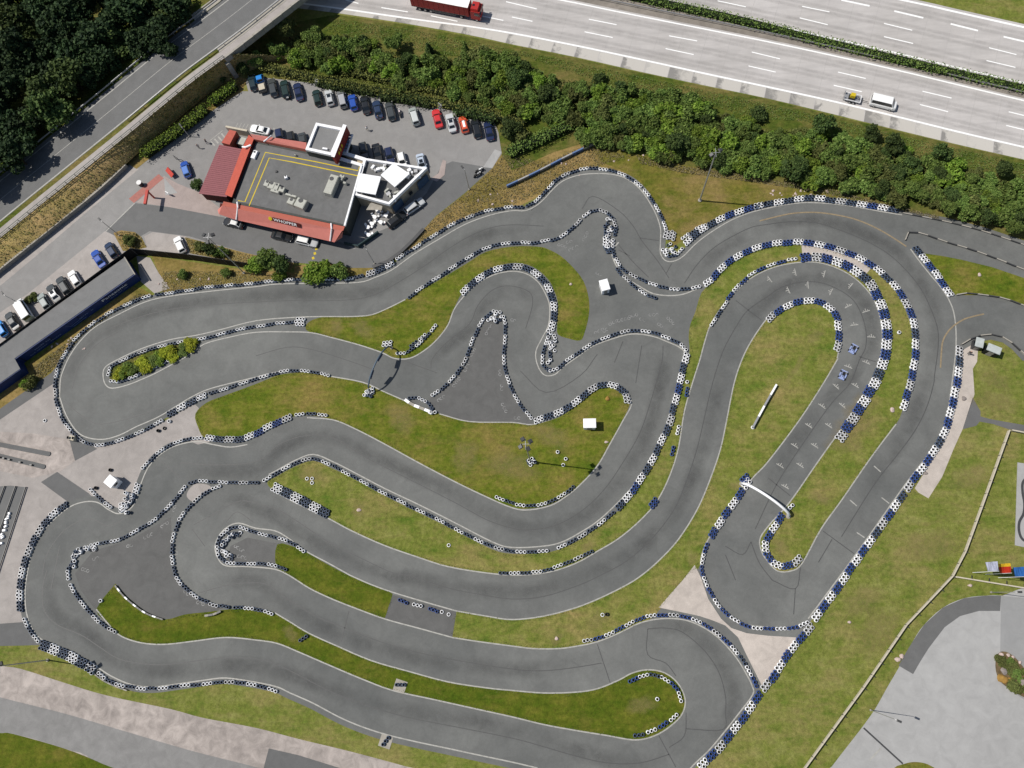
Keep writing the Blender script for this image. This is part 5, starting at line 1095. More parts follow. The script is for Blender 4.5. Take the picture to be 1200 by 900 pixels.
for i in range(9):                                       # parapet in precast pieces
    a = rp(6, 1.40).lerp(rp(8, 1.40), i / 9); c_ = rp(6, 1.40).lerp(rp(8, 1.40), (i + 1) / 9); dd = c_ - a
    mb = MB(); mb.box((0, 0, -.35), (dd.length - .05, .3, 1.5)); mb.box((0, 0, .46), (dd.length - .05, .5, .14))
    mb.build('parapet_panel', M['concrete'], B, loc=(a + c_) / 2 - BO, rz=math.atan2(dd.y, dd.x))
    a = rp(6, -.22).lerp(rp(8, -.22), i / 9); c_ = rp(6, -.22).lerp(rp(8, -.22), (i + 1) / 9)
    mb = MB(); mb.box((0, 0, -.45), (dd.length - .05, .3, 1.3)); mb.build('parapet_panel', M['concrete'], B, loc=(a + c_) / 2 - BO, rz=math.atan2(dd.y, dd.x))
a, c_ = rp(6, -.3), rp(6, 1.45); dd = c_ - a; mb = MB(); mb.box(((a + c_) / 2 - BO) - Vector((0, 0, 3.6)), (dd.length, 1.0, 5.0), math.atan2(dd.y, dd.x)); mb.build('abutment', M['concrete'], B)
def rail(label, pts, z=None, name='guard_rail', h=.75, step=4.0, mat='steel', beams=((.62, .3),), cat='guard rail'):
    p = pts; L = arclen(p); mid = at_len(p, L, L[-1] / 2).copy(); root = empty(name, mid, 0, label, cat)
    n = int(L[-1] / step)
    for zz, hh in beams:
        mb = MB(); vs = []; ns = normals2(p)
        for q, nn in zip(p, ns):
            for sx, sz in ((-.05, -hh / 2), (.05, -hh / 2), (.05, hh / 2), (-.05, hh / 2)): vs.append(q + nn * sx + Vector((0, 0, zz + sz)) - mid)
        m_ = len(p); mb.add(vs, [(4 * i + k, 4 * i + (k + 1) % 4, 4 * i + 4 + (k + 1) % 4, 4 * i + 4 + k) for i in range(m_ - 1) for k in range(4)] + [(0, 1, 2, 3), (4 * m_ - 1, 4 * m_ - 2, 4 * m_ - 3, 4 * m_ - 4)])
        mb.build('rail', M[mat], root)
    pm = MB().box((0, 0, h / 2), (.1, .14, h)).mesh('post', [M[mat]])
    for i in range(n + 1):
        q = at_len(p, L, L[-1] * i / n); a = at_len(p, L, L[-1] * i / n - .1); c_ = at_len(p, L, L[-1] * i / n + .1)
        place('post', pm, root, q - mid, math.atan2((c_ - a).y, (c_ - a).x))
M['rail_green'] = simple('green_grey_rail', A(84, 100, 92), 0.5, 0.4)
rail('steel guard rail on the wood side of the overpass road', catmull([rp(i, -.09) for i in range(9)]))
rail('steel guard rail between the overpass road and its sidewalk', catmull([rp(i, 1.06) for i in range(4, 9)]))
rail('thin green pedestrian rail on the outer edge of the sidewalk', catmull([rp(i, 1.375) for i in range(7)]), h=1.0, step=2.4, mat='rail_green', beams=((.98, .08), (.5, .05)), name='pedestrian_rail', cat='railing')
rail('double beam guard rail along the motorway median hedge', MAPL(RAIL, .02), step=4.0, beams=((.62, .32),))

# ================================================================== LAMPS, ARCHES, CABINS, FENCES
def lamp(label, base, top, heads=1, kind='street', z0=0.03, aim=None, r=.09):
    h = max(3.5, pole_h(base, top)); b_ = G(*base, z0); root = empty('lamp_post', b_, 0, label, 'lamp post')
    mb = MB(); mb.tube([(0, 0, 0), (0, 0, h)], r, 10, 0, r * .6); mb.build('pole', M['steel'], root)
    mb = MB(); mb.cyl((0, 0, 0), r * 2.2, .25, 10); mb.build('base', M['concrete'], root)
    if kind == 'street':
        mb = MB(); a = aim or 0; d_ = Vector((math.cos(a), math.sin(a), 0)); mb.tube([(0, 0, h - .1), d_ * .4 + Vector((0, 0, h + .05))], .04, 6); mb.build('arm', M['steel'], root)
        mb = MB(); mb.box((d_.x * .75, d_.y * .75, h + .05), (.8, .34, .16), a, 0, .8); mb.build('lamp_head', M['dark'], root)
    else:
        mb = MB(); mb.tube([(-.9, 0, h - .15), (.9, 0, h - .15)], .05, 6); mb.tube([(0, -.9, h - .15), (0, .9, h - .15)], .05, 6); mb.build('arm', M['steel'], root)
        for k in range(heads):
            a = .5 + 2 * math.pi * k / heads; d_ = Vector((math.cos(a), math.sin(a), 0)) * .95
            mb = MB(); mb.box((0, 0, 0), (.8, .72, .22), 0, 0, .75); mb.box((0, 0, -.13), (.7, .62, .05), 0, 1)
            o = mb.build('lamp_head', [M['dark'], M['lamp_glass']], root, loc=d_ + Vector((0, 0, h)), rz=a); o.rotation_euler = (0, .35, a)
    return h
lamp('tall floodlight pole on the grass below the thicket with its shadow reaching the track', (820, 235), (838, 178), 2, 'flood', r=.17)
lamp('floodlight mast with four dark heads standing in white tyres on the middle grass', (621.5, 541), (620.3, 519), 4, 'flood', r=.14)
lamp('leaning looking floodlight mast with three dark heads in the planting strip', (286, 320), (244.5, 277), 3, 'flood', r=.12)
lamp('slim street lamp at the planting bed by the black screen corner', (140, 276), (118, 260.5), aim=2.4)
lamp('slim street lamp behind the white van at the left parking bays', (24, 356), (7, 343), aim=2.4)
lamp('slim lamp at the corner of the drive through lane below the patio', (439, 309), (430, 292), aim=2.0)
lamp('floodlight mast at the lower left edge whose four headed shadow falls on the barrier', (56, 773.5), (-6, 781), 4, 'flood', r=.12)
lamp('street lamp at the edge of the concrete yard, lower of two', (1020, 832), (1048, 843.5), aim=-.4, r=.07)
lamp('street lamp at the top edge of the concrete yard under the flags', (1161, 694), (1190, 696.5), aim=0, r=.07)
lamp('slim street lamp at the bend east of the restaurant', (550, 222), (543.5, 199), aim=2.2)
lamp('slim street lamp by the light green hedge at the entrance', (222, 160), (212, 152), aim=2.2)

M['arch_blue'] = simple('arch_blue_grey', A(90, 108, 124), .5, .4)
def arch(label, a, c_, rise, r, mat, banner=False):
    p, q = G(*a, .03), G(*c_, .03); mid = (p + q) / 2; root = empty('arch', mid, 0, label, 'arch'); pts = []
    for i in range(25):
        t = math.pi * i / 24; pts.append((p - mid) * math.cos(t) + Vector((0, 0, rise * math.sin(t) ** .85)))
    mb = MB(); mb.tube(pts, r, 12); mb.build('tube', M[mat], root, smooth=True)
    for v in (p, q):
        mb = MB(); mb.cyl(v - mid, r * 1.8, .2, 12); mb.build('foot', M['concrete'], root)
    if banner:
        for i0 in (8, 14):
            a_, b_ = pts[i0], pts[i0 + 3]; mb = MB(); mb.add([a_, b_, b_ - Vector((0, 0, 1.1)), a_ - Vector((0, 0, 1.1))], [(0, 1, 2, 3)]); mb.build('banner', M['navy'], root)
arch('white inflatable looking start arch spanning the grid straight', (869, 567), (923.5, 605), 3.6, .24, 'white')
arch('thin dark blue arch spanning the second row beside the boomerang island', (459, 408), (434, 459), 4.6, .15, 'arch_blue', True)

M['shed_roof'] = simple('pale_shed_roof', A(206, 212, 208), .5, .3)
def cabin(label, c, size, rz, h=2.2, wall='white', roof='white', name='marshal_cabin', cat='cabin', over=.12):
    q = G(*c, h); q.z = .03; root = empty(name, q, rz, label, cat); w, l = size
    mb = MB(); mb.box((0, 0, h / 2 - .05), (w, l, h - .1)); mb.build('wall', M[wall], root)
    mb = MB(); mb.box((0, 0, h), (w + 2 * over, l + 2 * over, .1)); mb.box((0, 0, h + .07), (w + over, l + over, .06)); mb.build('roof', M[roof], root)
    mb = MB(); mb.box((0, -l / 2 - .02, .95), (w * .42, .04, 1.8)); d_ = mb.build('door', M['concrete'], root)
    mb = MB(); mb.box((w * .15, -l / 2 - .06, .95), (.04, .04, .14)); mb.build('handle', M['dark'], d_)
    for s in (-1, 1):
        mb = MB(); mb.box((s * (w / 2 + .015), 0, 1.45), (.03, l * .55, .6)); mb.build('window', M['glass'], root)
    return root
cabin('white marshal cabin standing on the asphalt right of the boomerang island', (708.5, 334), (1.45, 2.0), .25)
cabin('white marshal cabin on the middle grass above the lamp shadow', (691, 496), (2.1, 1.5), 0)
cabin('white marshal cabin turned diagonally on the pink gravel', (129.5, 564), (1.7, 1.6), -.62)
cabin('small grey white shed at the top of the pale marshal strip', (1148, 401.5), (1.2, 1.6), -.32, 2.0, 'dark', 'shed_roof')
cabin('larger shed with an open dark front on the grass beside the marshal strip', (1165, 409), (2.2, 1.2), -.45, 2.2, 'navy_dark', 'shed_roof')
cabin('pale utility box at the corner of gravel and asphalt left of the hairpin', (84, 513.5), (1.0, .9), -.1, 1.0, 'cream', 'cream', 'utility_box', 'box', .04)

def bfence(label, pts, h=1.0, rails=True):
    p = [G(x, y, .02) for x, y in pts]; root = empty('board_fence', p[0], 0, label, 'fence'); o = p[0]
    for a, c_ in zip(p, p[1:]):
        L = (c_ - a).length; n = max(1, round(L / 2.7)); ang = math.atan2((c_ - a).y, (c_ - a).x)
        for i in range(n):
            q = a.lerp(c_, (i + .5) / n) - o
            mb = MB(); mb.box((0, 0, h), (L / n - .04, .22, .05)); mb.build('top_board', M['cream'], root, loc=(q.x, q.y, 0), rz=ang)
            for k, zz in enumerate((.28, .62)):
                mb = MB(); mb.box((0, 0, zz), (L / n - .04, .05, .24)); mb.build('board', M['cream'], root, loc=(q.x, q.y, 0), rz=ang)
            q = a.lerp(c_, i / n) - o; mb = MB(); mb.box((0, -.03, h / 2), (.13, .13, h - .03)); mb.box((.0, -.4, .42), (.1, .7, .1)); mb.build('post', M['dark'], root, loc=(q.x, q.y, 0), rz=ang)  # added dark strut behind each post stands for its shadow on the ground
bfence('long pale board fence running down the right meadow to the bottom edge', [(930, 915), (951, 886), (1010, 805), (1060, 732), (1114, 675)])
bfence('pale board fence from the kink up to the footpath on the right', [(1114, 675), (1129, 646), (1148, 594), (1180, 505)])
bfence('pale board fence branching right below the flags', [(1240, 696), (1117, 676)], .9)
bfence('pale board fence beside the footpath at the right edge', [(1240, 516), (1183, 505)], .9)

# flags
def flag(label, base, top, cols, w=1.5, drop=3.6):
    h = pole_h(base, top); b_ = G(*base, .02); root = empty('flag_pole', b_, 0, label, 'flag')
    mb = MB(); mb.tube([(0, 0, 0), (0, 0, h)], .06, 8, 0, .035); mb.build('pole', M['white'], root)
    n = len(cols)
    for k, mt in enumerate(cols):
        vs = []; S = 6
        for i in range(S + 1):
            for j in range(2):
                t = (k + j) / n; x = .06 + t * w; z = h - .15 - drop * i / S; vs.append((.12 * math.sin(i * 1.3 + t * 2), x, z))
        MB().add(vs, [(2 * i, 2 * i + 1, 2 * i + 3, 2 * i + 2) for i in range(S)]).build('cloth', M[mt], root)
    return root, h
M['flag_blue'] = simple('flag_blue', A(58, 120, 205), .7, .2); M['flag_pale'] = simple('flag_pale', A(206, 210, 236), .7, .2)
M['flag_red'] = simple('flag_red', A(214, 60, 40), .7, .2); M['flag_yellow'] = simple('flag_yellow', A(246, 200, 50), .7, .2); M['emblem'] = simple('emblem_blue', A(84, 96, 180), .7, .2)
rf, hf = flag('white flag with violet blue emblem, leftmost of three', (1140, 671), (1171, 671.5), ['flag_pale'])
for k in range(5):
    a = 2 * math.pi * k / 5
    MB().box((.16, .8 + .35 * math.cos(a), hf - 1.9 + .9 * math.sin(a)), (.16, .3, .5)).build('emblem', M['emblem'], rf)
flag('red and yellow banner flag, middle of three', (1155, 673), (1186, 673.5), ['flag_red', 'flag_red', 'flag_yellow'])
flag('plain blue banner flag, rightmost of three', (1170, 677), (1204, 677.5), ['flag_blue'])
# miniature track board on the right edge
q = G(1205, 592); root = empty('model_track_board', q, 0, 'pale square board with a small dark loop track at the right edge', 'model track')
mb = MB(); mb.prism([G(x, y) - q for x, y in ((1192, 542), (1240, 549), (1240, 650), (1189, 639))], .02, .14); mb.build('slab', M['yard'], root)
mb = MB(); ribbon(mb, [v - q for v in MAPL([(1204, 560), (1198, 566), (1198, 578), (1200, 590), (1199, 602), (1194, 612), (1194, 624), (1199, 633), (1212, 636), (1222, 620), (1222, 575), (1214, 560)], 0, True)], .45, .15, True); mb.build('loop', M['dark'], root)
# kart pit kerbs and rails at the left edge
for lab, pts in (('upper long rounded concrete kerb island at the left edge', [(-40, 511), (0, 521), (57, 532)]), ('lower long rounded concrete kerb island with dark posts at the left edge', [(-40, 525), (0, 534.5), (51, 547)])):
    p = [G(*v) for v in pts]; root = empty('kerb_island', p[1], 0, lab, 'kerb'); mb = MB()
    for a, c_ in zip(p, p[1:]): dd = c_ - a; mb.box(((a + c_) / 2 - p[1]) + Vector((0, 0, .1)), (dd.length, .9, .16), math.atan2(dd.y, dd.x))
    mb.cyl(p[2] - p[1] + Vector((0, 0, .02)), .45, .155, 14); mb.build('kerb', M['path'], root)
for x in (1, 6, 12.5, 25, 38): 
    q = G(x, 534.5 + x * .245 + 1.5); tag(MB().box((0, 0, .25), (.45, .3, .5)).build('kerb_post', M['dark'], loc=(q.x, q.y, .1)), 'small dark post on the edge of the lower kerb island', 'post', 'posts on the lower kerb island')
for lab, a, c_ in (('left dark rail of the pit lane at the left edge', (6, 570), (-20, 640)), ('middle dark rail of the pit lane at the left edge', (19, 570), (-6, 640)), ('right dark rail of the pit lane at the left edge', (31, 571), (-2, 672))):
    rail(lab, [G(*a, .03), G((a[0] + c_[0]) / 2, (a[1] + c_[1]) / 2, .03), G(*c_, .03)], name='pit_rail', h=.4, step=3, mat='dark', beams=((.32, .12), (.16, .08)), cat='rail')
r_ = random.Random(8)
for i in range(12):
    t = i / 12; q = G(13 - 14 * t + r_.uniform(-2, 2), 600 + 42 * t + r_.uniform(-2, 2)); mb = MB(); mb.box((0, 0, .2), (r_.uniform(.4, .8), r_.uniform(.3, .6), .4), r_.random(), 0, .8)
    tag(mb.build('sand_bag', M['white'], loc=(q.x, q.y, .03)), 'white sack lying in the row between the pit rails', 'sack', 'white sacks between the pit rails')
M['bed_soil'] = simple('planting_soil', A(122, 104, 76), .95, .1, 0, .3, 1.5)
# planter at the right with boulders
q = G(1190, 790); root = empty('rock_garden', q, 0, 'oval rock garden with pale boulders and low plants in the concrete yard', 'rock garden')
mb = MB(); mb.prism([v - q for v in MAPL([(1167, 772), (1172, 764), (1181, 765), (1192, 774), (1204, 790), (1215, 806), (1215, 822), (1200, 817), (1184, 808), (1172, 798), (1167, 786)], 0, True)], .02, .25); mb.build('soil', M['bed_soil'], root)
M['rock_pale'] = simple('pale_boulder', A(222, 200, 190), .9, .2, 0, .15, 2); M['rock_orange'] = simple('orange_boulder', A(176, 138, 72), .9, .2, 0, .2, 2); M['rock_grey'] = simple('grey_boulder', A(160, 150, 144), .9, .2, 0, .15, 2)
def rock(r, seed):
    rr_ = random.Random(seed); bm = bmesh.new(); bmesh.ops.create_icosphere(bm, subdivisions=2, radius=1)
    ph = [rr_.random() * 6 for _ in range(6)]
    for v in bm.verts:
        k = 1 + .22 * math.sin(v.co.x * 2.3 + ph[0]) + .18 * math.sin(v.co.y * 2.9 + ph[1]) + .12 * math.sin(v.co.z * 4 + ph[2] + v.co.x * 3); v.co = Vector((v.co.x * k, v.co.y * k * .8, v.co.z * k * .55)) * r
    me = bpy.data.meshes.new('boulder'); bm.to_mesh(me); bm.free(); return me
for i, (x, y, r, mt) in enumerate(((1172, 767, .42, 'rock_pale'), (1168.5, 773, .38, 'rock_pale'), (1181, 768, .32, 'rock_pale'), (1186, 770, .28, 'rock_pale'), (1194, 776, .28, 'rock_pale'), (1176, 787, .6, 'rock_grey'), (1173, 795, .8, 'rock_orange'), (1177, 797, .6, 'rock_orange'), (1183, 796, .4, 'rock_orange'), (1199, 800, .9, 'rock_grey'))):
    me = rock(r, i); me.materials.append(M[mt]); p = G(x, y) - q; place('boulder', me, root, (p.x, p.y, .3), i)
for x, y, r, lab in ((1130, 467, .45, 'dark boulder on the pale marshal strip'), (1085, 554.5, .35, 'square grey stone on the lower pale strip'), (1046, 480.5, .5, 'pale stone on the grass inside the big loop'), (421, 597.5, .4, 'pale stone on the narrow grass between second and third row'), (712, 467, .5, 'orange pale stone in the head of the middle grass'), (1051, 773, .5, 'cluster stone at the yard edge'), (1056, 769, .4, 'white stone at the yard edge'),
    (711, 518, .35, 'small pale stone on the middle grass near the track'), (669, 333, .3, 'small pale stone on the boomerang island'), (652, 748, .35, 'faded stone left of the fourth row barrier'), (1148, 322, .4, 'pale stone on the far right grass triangle'), (1136, 686, .35, 'pale stone on the grass right of the fence kink'), (995, 729, .3, 'bluish small stone on the lower right meadow')):
    me = rock(r, int(x)); me.materials.append(M['rock_grey' if 'dark' in lab or 'grey' in lab else ('rock_orange' if 'orange' in lab else 'rock_pale')]); p = G(x, y); tag(place('stone', me, None, (p.x, p.y, .08)), lab, 'stone')
r_ = random.Random(21)
for i in range(46):
    x, y = r_.choice([(695 + r_.random() * 110, 170 + r_.random() * 24), (640 + r_.random() * 60, 195 + r_.random() * 28 - 10), (560 + r_.random() * 50, 225 + r_.random() * 22), (185 + r_.random() * 60, 325 + r_.random() * 12), (60 + r_.random() * 40, 395 + r_.random() * 18), (900 + r_.random() * 80, 222 + r_.random() * 8)])
    me = rock(r_.uniform(.12, .32), 100 + i); me.materials.append(M['rock_pale']); p = G(x, y); tag(place('field_stone', me, None, (p.x, p.y, .05), r_.random() * 6), 'small pale stone scattered on the dry slope or planting strip', 'stone', 'pale stones scattered on dry grass')
# concrete squares under tyres
for x, y, lab in ((469, 804, 'concrete square under three black tyres at the lower island edge'), (452, 869, 'concrete square under three black tyres at the bottom edge')):
    p = G(x, y); tag(MB().box((0, 0, .03), (2.1, 2.0, .06), -.3).build('concrete_square', M['concrete'], loc=(p.x, p.y, .0)), lab, 'concrete slab')
# entrance: red height limiter, menu board, frame
h = 3.0; b_ = G(181, 232, 0); t_ = G(172, 221, h); e_ = G(170, 238, h); root = empty('height_limiter', b_, 0, 'red gallows shaped height limiter post over the drive through entrance', 'barrier')
mb = MB(); mb.tube([(0, 0, 0), (0, 0, h)], .18, 8); mb.build('post', M['red'], root)
v = Vector((e_.x - b_.x, e_.y - b_.y, 0)); mb = MB(); mb.box(v / 2 + Vector((0, 0, h - .05)), (v.length + .4, .55, .45), math.atan2(v.y, v.x)); mb.build('beam', M['red'], root)
p = G(200.5, 200, 1.0); root = empty('menu_board', (p.x, p.y, 0.02), -.85, 'bright red tilted menu board beside the entrance lane', 'sign'); o_ = MB().box((0, 0, .95), (2.3, 1.0, .14)).build('board', M['red'], root); o_.rotation_euler = (.5, 0, 0)
for s in (-.8, .8): MB().box((s, 0, .45), (.1, .1, .9)).build('leg', M['dark'], root)
p = G(209, 188); root = empty('black_frame', (p.x, p.y, .02), -.6, 'empty black sign frame next to the blue and white car', 'sign frame')
for s in (-.5, .5): MB().box((s, 0, .8), (.1, .1, 1.6)).build('post', M['dark'], root)
MB().box((0, 0, 1.55), (1.1, .1, .12)).build('crossbar', M['dark'], root)
p = G(199, 229); root = empty('white_kiosk_sign', (p.x, p.y, .02), -.6, 'small white sign board on the brick forecourt', 'sign'); MB().box((0, 0, .9), (.9, .12, .9)).build('board', M['white'], root); MB().box((0, 0, .25), (.1, .1, .5)).build('post', M['dark'], root)
p = G(166, 217); root = empty('dark_litter_bin', (p.x, p.y, .02), 0, 'dark round bin beside the red height limiter', 'bin'); MB().cyl((0, 0, 0), .5, 1.1, 12).build('body', M['dark'], root); MB().cyl((0, 0, 1.1), .55, .1, 12).build('lid', M['steel'], root)
for x, y, lab in ((371, 94.5, 'white electric box between the hedge and the dark green car'), (515.5, 122, 'white electric box behind the red car')):
    p = G(x, y, 1.2); root = empty('utility_box', (p.x, p.y, .02), -.2, lab, 'box'); MB().box((0, 0, .6), (.8, .6, 1.2)).build('cabinet', M['white'], root); MB().box((0, 0, 1.22), (.9, .7, .06)).build('lid', M['steel'], root)
# ================================================================== VEHICLES (front towards +x)
def loft_body(st, name, mats, n_side=1):
    """st: list of (x, half width, z bottom, z belt, z top, inset) sections"""
    mb = MB(); k = 10; vs = []
    for x, w, zb, zm, zt, ins in st:
        prof = [(-w * .86, zb), (-w, zb + (zm - zb) * .35), (-w, zm), (-w + ins * .4, zm + (zt - zm) * .6), (-w + ins, zt), (w - ins, zt), (w - ins * .4, zm + (zt - zm) * .6), (w, zm), (w, zb + (zm - zb) * .35), (w * .86, zb)]
        vs += [(x, y, z) for y, z in prof]
    n = len(st); fs = [(i * k + j, i * k + (j + 1) % k, (i + 1) * k + (j + 1) % k, (i + 1) * k + j) for i in range(n - 1) for j in range(k)]
    fs = [f[::-1] for f in fs]; fs += [tuple(range(k)), tuple(range((n - 1) * k, n * k))[::-1]]
    fs = [f[::-1] for f in fs]
    mb.add(vs, fs); return mb.mesh(name, mats, False)
KINDS = {  # length, width, height, bonnet end, windscreen top, roof end, tail bottom (fractions of length from front), belt
    'hatch': (4.0, 1.70, 1.45, .27, .43, .88, .97, .90), 'sedan': (4.5, 1.76, 1.42, .28, .43, .72, .86, .90), 'estate': (4.6, 1.78, 1.48, .27, .41, .90, .985, .92),
    'suv': (4.5, 1.86, 1.72, .25, .38, .91, .98, 1.05), 'mpv': (4.4, 1.80, 1.66, .20, .36, .92, .985, 1.0), 'coupe': (4.4, 1.76, 1.30, .32, .48, .70, .90, .85), 'van': (5.2, 1.95, 2.2, .10, .22, .985, 1.0, 1.15)}
CARM = {}
def car_meshes(kind):
    if kind in CARM: return CARM[kind]
    L, W, H, b0, w0, r0, t0, belt = KINDS[kind]; X = lambda f: L / 2 - f * L; hw = W / 2; low = .22
    bon = belt * .93
    st = [(X(0), hw * .58, .36, .55, .62, .10), (X(.03), hw * .84, low + .05, .62, bon * .84, .14), (X(.10), hw * .97, low, .68, bon * .94, .16), (X(b0), hw, low, .74, belt, .14), (X(.5), hw, low, .74, belt, .10), (X(.80), hw, low, .74, belt * 1.01, .12), (X(.93), hw * .97, low, .72, belt * (.99 if kind != 'sedan' else .98), .14), (X(.98), hw * .88, low + .05, .66, belt * .93, .14), (X(1), hw * .68, .38, .6, belt * .8, .12)]
    if kind == 'van': st = [(X(0), hw * .8, .4, .7, .95, .12), (X(.03), hw * .93, low, .8, 1.1, .14), (X(.12), hw, low, .9, belt * 1.05, .12), (X(.5), hw, low, 1, belt, .08), (X(.97), hw, low, 1, belt, .08), (X(1), hw * .95, .3, .95, belt * .98, .08)]
    P = {'body': loft_body(st, 'body', [M['car']])}
    # cabin: frustum with separate panes
    bx = [X(b0), X(t0)]; tx = [X(w0), X(r0)]; wb, wt = hw * .95, hw * (.69 if kind != 'van' else .86)
    zb = belt - .02
    B4 = [Vector((bx[0], wb * .93, zb)), Vector((bx[0], -wb * .93, zb)), Vector((bx[1], -wb * .92, zb)), Vector((bx[1], wb * .92, zb))]
    T4 = [Vector((tx[0], wt, H - .05)), Vector((tx[0], -wt, H - .05)), Vector((tx[1], -wt, H - .06)), Vector((tx[1], wt, H - .06))]
    mb = MB(); mid0, mid1 = (tx[0] * .75 + tx[1] * .25), (tx[0] * .25 + tx[1] * .75)
    roof = [Vector((tx[0] - .12, wt * .8, H)), Vector((tx[0] - .12, -wt * .8, H)), Vector((tx[1] + .12, -wt * .8, H - .01)), Vector((tx[1] + .12, wt * .8, H - .01))]
    mb.add(B4 + T4 + roof, [(0, 1, 5, 4), (1, 2, 6, 5), (2, 3, 7, 6), (3, 0, 4, 7), (4, 5, 9, 8), (5, 6, 10, 9), (6, 7, 11, 10), (7, 4, 8, 11), (8, 9, 10, 11)]); P['roof'] = mb.mesh('roof', [M['car']])
    def pane(q, ins_s, ins_t, nm):
        a, b_, c_, d_ = q; c0 = (a + b_ + c_ + d_) / 4; nn = (b_ - a).cross(d_ - a).normalized()
        if nn.dot(c0 - Vector((0, 0, zb))) < 0: nn = -nn
        lerp = lambda u, v: (a.lerp(b_, u)).lerp(d_.lerp(c_, u), v)
        vs = [lerp(ins_s, ins_t) + nn * .012, lerp(1 - ins_s, ins_t) + nn * .012, lerp(1 - ins_s, 1 - ins_t) + nn * .012, lerp(ins_s, 1 - ins_t) + nn * .012]
        m_ = MB(); m_.add(vs, [(0, 1, 2, 3)]); return m_.mesh(nm, [M['glass']])
    P['windscreen'] = pane((B4[0], B4[1], T4[1], T4[0]), .06, .08, 'windscreen'); P['rear_window'] = pane((B4[2], B4[3], T4[3], T4[2]), .09, .16, 'rear_window')
    P['side_window_a'] = pane((B4[3], B4[0], T4[0], T4[3]), .05, .06, 'side_window'); P['side_window_b'] = pane((B4[1], B4[2], T4[2], T4[1]), .05, .06, 'side_window')
    w = MB(); r = .32; w.tube([(0, -.11, 0), (0, .11, 0)], r, 14, 0); w.tube([(0, -.118, 0), (0, .118, 0)], r * .62, 10, 1); P['wheel'] = w.mesh('wheel', [M['black'], M['steel']])
    m_ = MB(); m_.box((0, 0, 0), (.12, .34, .15)); P['headlight'] = m_.mesh('headlight', [M['lamp_glass']])
    m_ = MB(); m_.box((0, 0, 0), (.10, .30, .16)); P['tail_light'] = m_.mesh('tail_light', [M['tail']])
    m_ = MB(); m_.box((0, 0, 0), (.14, .2, .13)); P['mirror'] = m_.mesh('mirror', [M['car']])
    m_ = MB(); m_.box((0, 0, 0), (.02, .5, .12)); P['number_plate'] = m_.mesh('number_plate', [M['white']])
    P['_'] = (L, hw, belt, X(w0), H, wt); CARM[kind] = P; return P
CARN = 0
def car(kind, px, py, tip, color, label, cat='car', group=None, z0=0.03, name=None, sunroof=None, roof=None, stripe=None, zc=.8):
    """px, py centre and tip (px,py) the nose direction on the map"""
    P = car_meshes(kind); L, hw, belt, xw, H, wt = P['_']
    c = G(px, py, zc); d_ = G(px + tip[0], py + tip[1], zc) - c; rz = math.atan2(d_.y, d_.x)
    root = empty(name or 'parked_car', (c.x, c.y, z0), rz, label, cat, group)
    place('body', P['body'], root, color=color); rf = place('roof', P['roof'], root, color=roof or color)
    for k in ('windscreen', 'rear_window', 'side_window_a', 'side_window_b'): place(k[:11] if k.startswith('side') else k, P[k], root)
    for sx in (.31, -.30):
        for sy in (-1, 1): place('wheel', P['wheel'], root, (sx * L, sy * (hw - .10), .32))
    for sy in (-1, 1):
        place('headlight', P['headlight'], root, (L / 2 - .14, sy * hw * .66, .60)); place('tail_light', P['tail_light'], root, (-L / 2 + .08, sy * hw * .68, .68))
        place('mirror', P['mirror'], root, (xw + .35, sy * (hw + .06), belt - .02), color=color)
    place('number_plate', P['number_plate'], root, (L / 2 - .005, 0, .45)); place('number_plate', P['number_plate'], root, (-L / 2 + .005, 0, .5))
    if sunroof: MB().box((-.1, 0, H + .005), (.75, .75, .012)).build('sunroof', M['glass'], root)
    if stripe: MB().box((-.35, 0, H + .006), (L * .38, .5, .014)).build('stripe', M['white'], root)
    return root
C = dict(black=(.012, .013, .014), navy=(.012, .02, .06), dblue=(.02, .035, .075), blue=(.02, .07, .32), bblue=(.02, .20, .55), green=(.012, .028, .022), dgrey=(.05, .055, .055), grey=(.16, .165, .17), silver=(.46, .47, .47), white=(.78, .78, .76), red=(.5, .03, .03), orange=(.55, .08, .03), sblue=(.42, .48, .56), ggrey=(.28, .31, .29), teal=(.015, .03, .035))
NG = 'cars parked in the row under the long hedge'
UP = (-14, -60)
car('hatch', 296, 96.5, UP, C['teal'], 'dark hatchback at the left end of the hedge row, half under a tree', 'car', NG)
car('estate', 319.5, 102, UP, C['dgrey'], 'dark grey estate car right of the small blue pickup', 'car', NG)
car('estate', 334, 104, UP, C['green'], 'very dark green estate car with a motorcycle behind its tail', 'car', NG)
car('sedan', 349.5, 107, UP, C['navy'], 'navy saloon right before the gap in the hedge row', 'car', NG)
car('hatch', 371.5, 114, UP, C['green'], 'dark green hatchback right after the gap, beside the white electric box', 'car', NG)
car('hatch', 386, 114, UP, C['silver'], 'silver hatchback with a dark sunroof in the hedge row', 'car', NG, sunroof=True)
car('mpv', 401, 116, UP, C['grey'], 'grey people carrier with a paler roof in the hedge row', 'car', NG, roof=(.34, .34, .35))
car('hatch', 413.5, 119.5, UP, C['blue'], 'bright blue hatchback in the hedge row', 'car', NG)
car('sedan', 428, 122.5, UP, C['black'], 'black saloon between the bright blue and the navy car', 'car', NG)
car('sedan', 442.5, 128, UP, C['dblue'], 'dark slate blue saloon right of the black saloon', 'car', NG)
car('estate', 457.5, 129.5, UP, C['dgrey'], 'dark grey green estate car beside a parked motorcycle', 'car', NG)
car('mpv', 485.5, 136, (-18, -60), C['ggrey'], 'pale grey car with a dark bonnet standing alone in the hedge row', 'car', NG, roof=(.5, .52, .5))
car('sedan', 512.5, 138.5, (-15, -60), C['red'], 'crimson saloon, left of the two red cars', 'car', NG)
car('sedan', 528.5, 143.5, (-15, -60), C['silver'], 'silver saloon between the two red cars', 'car', NG, sunroof=True)
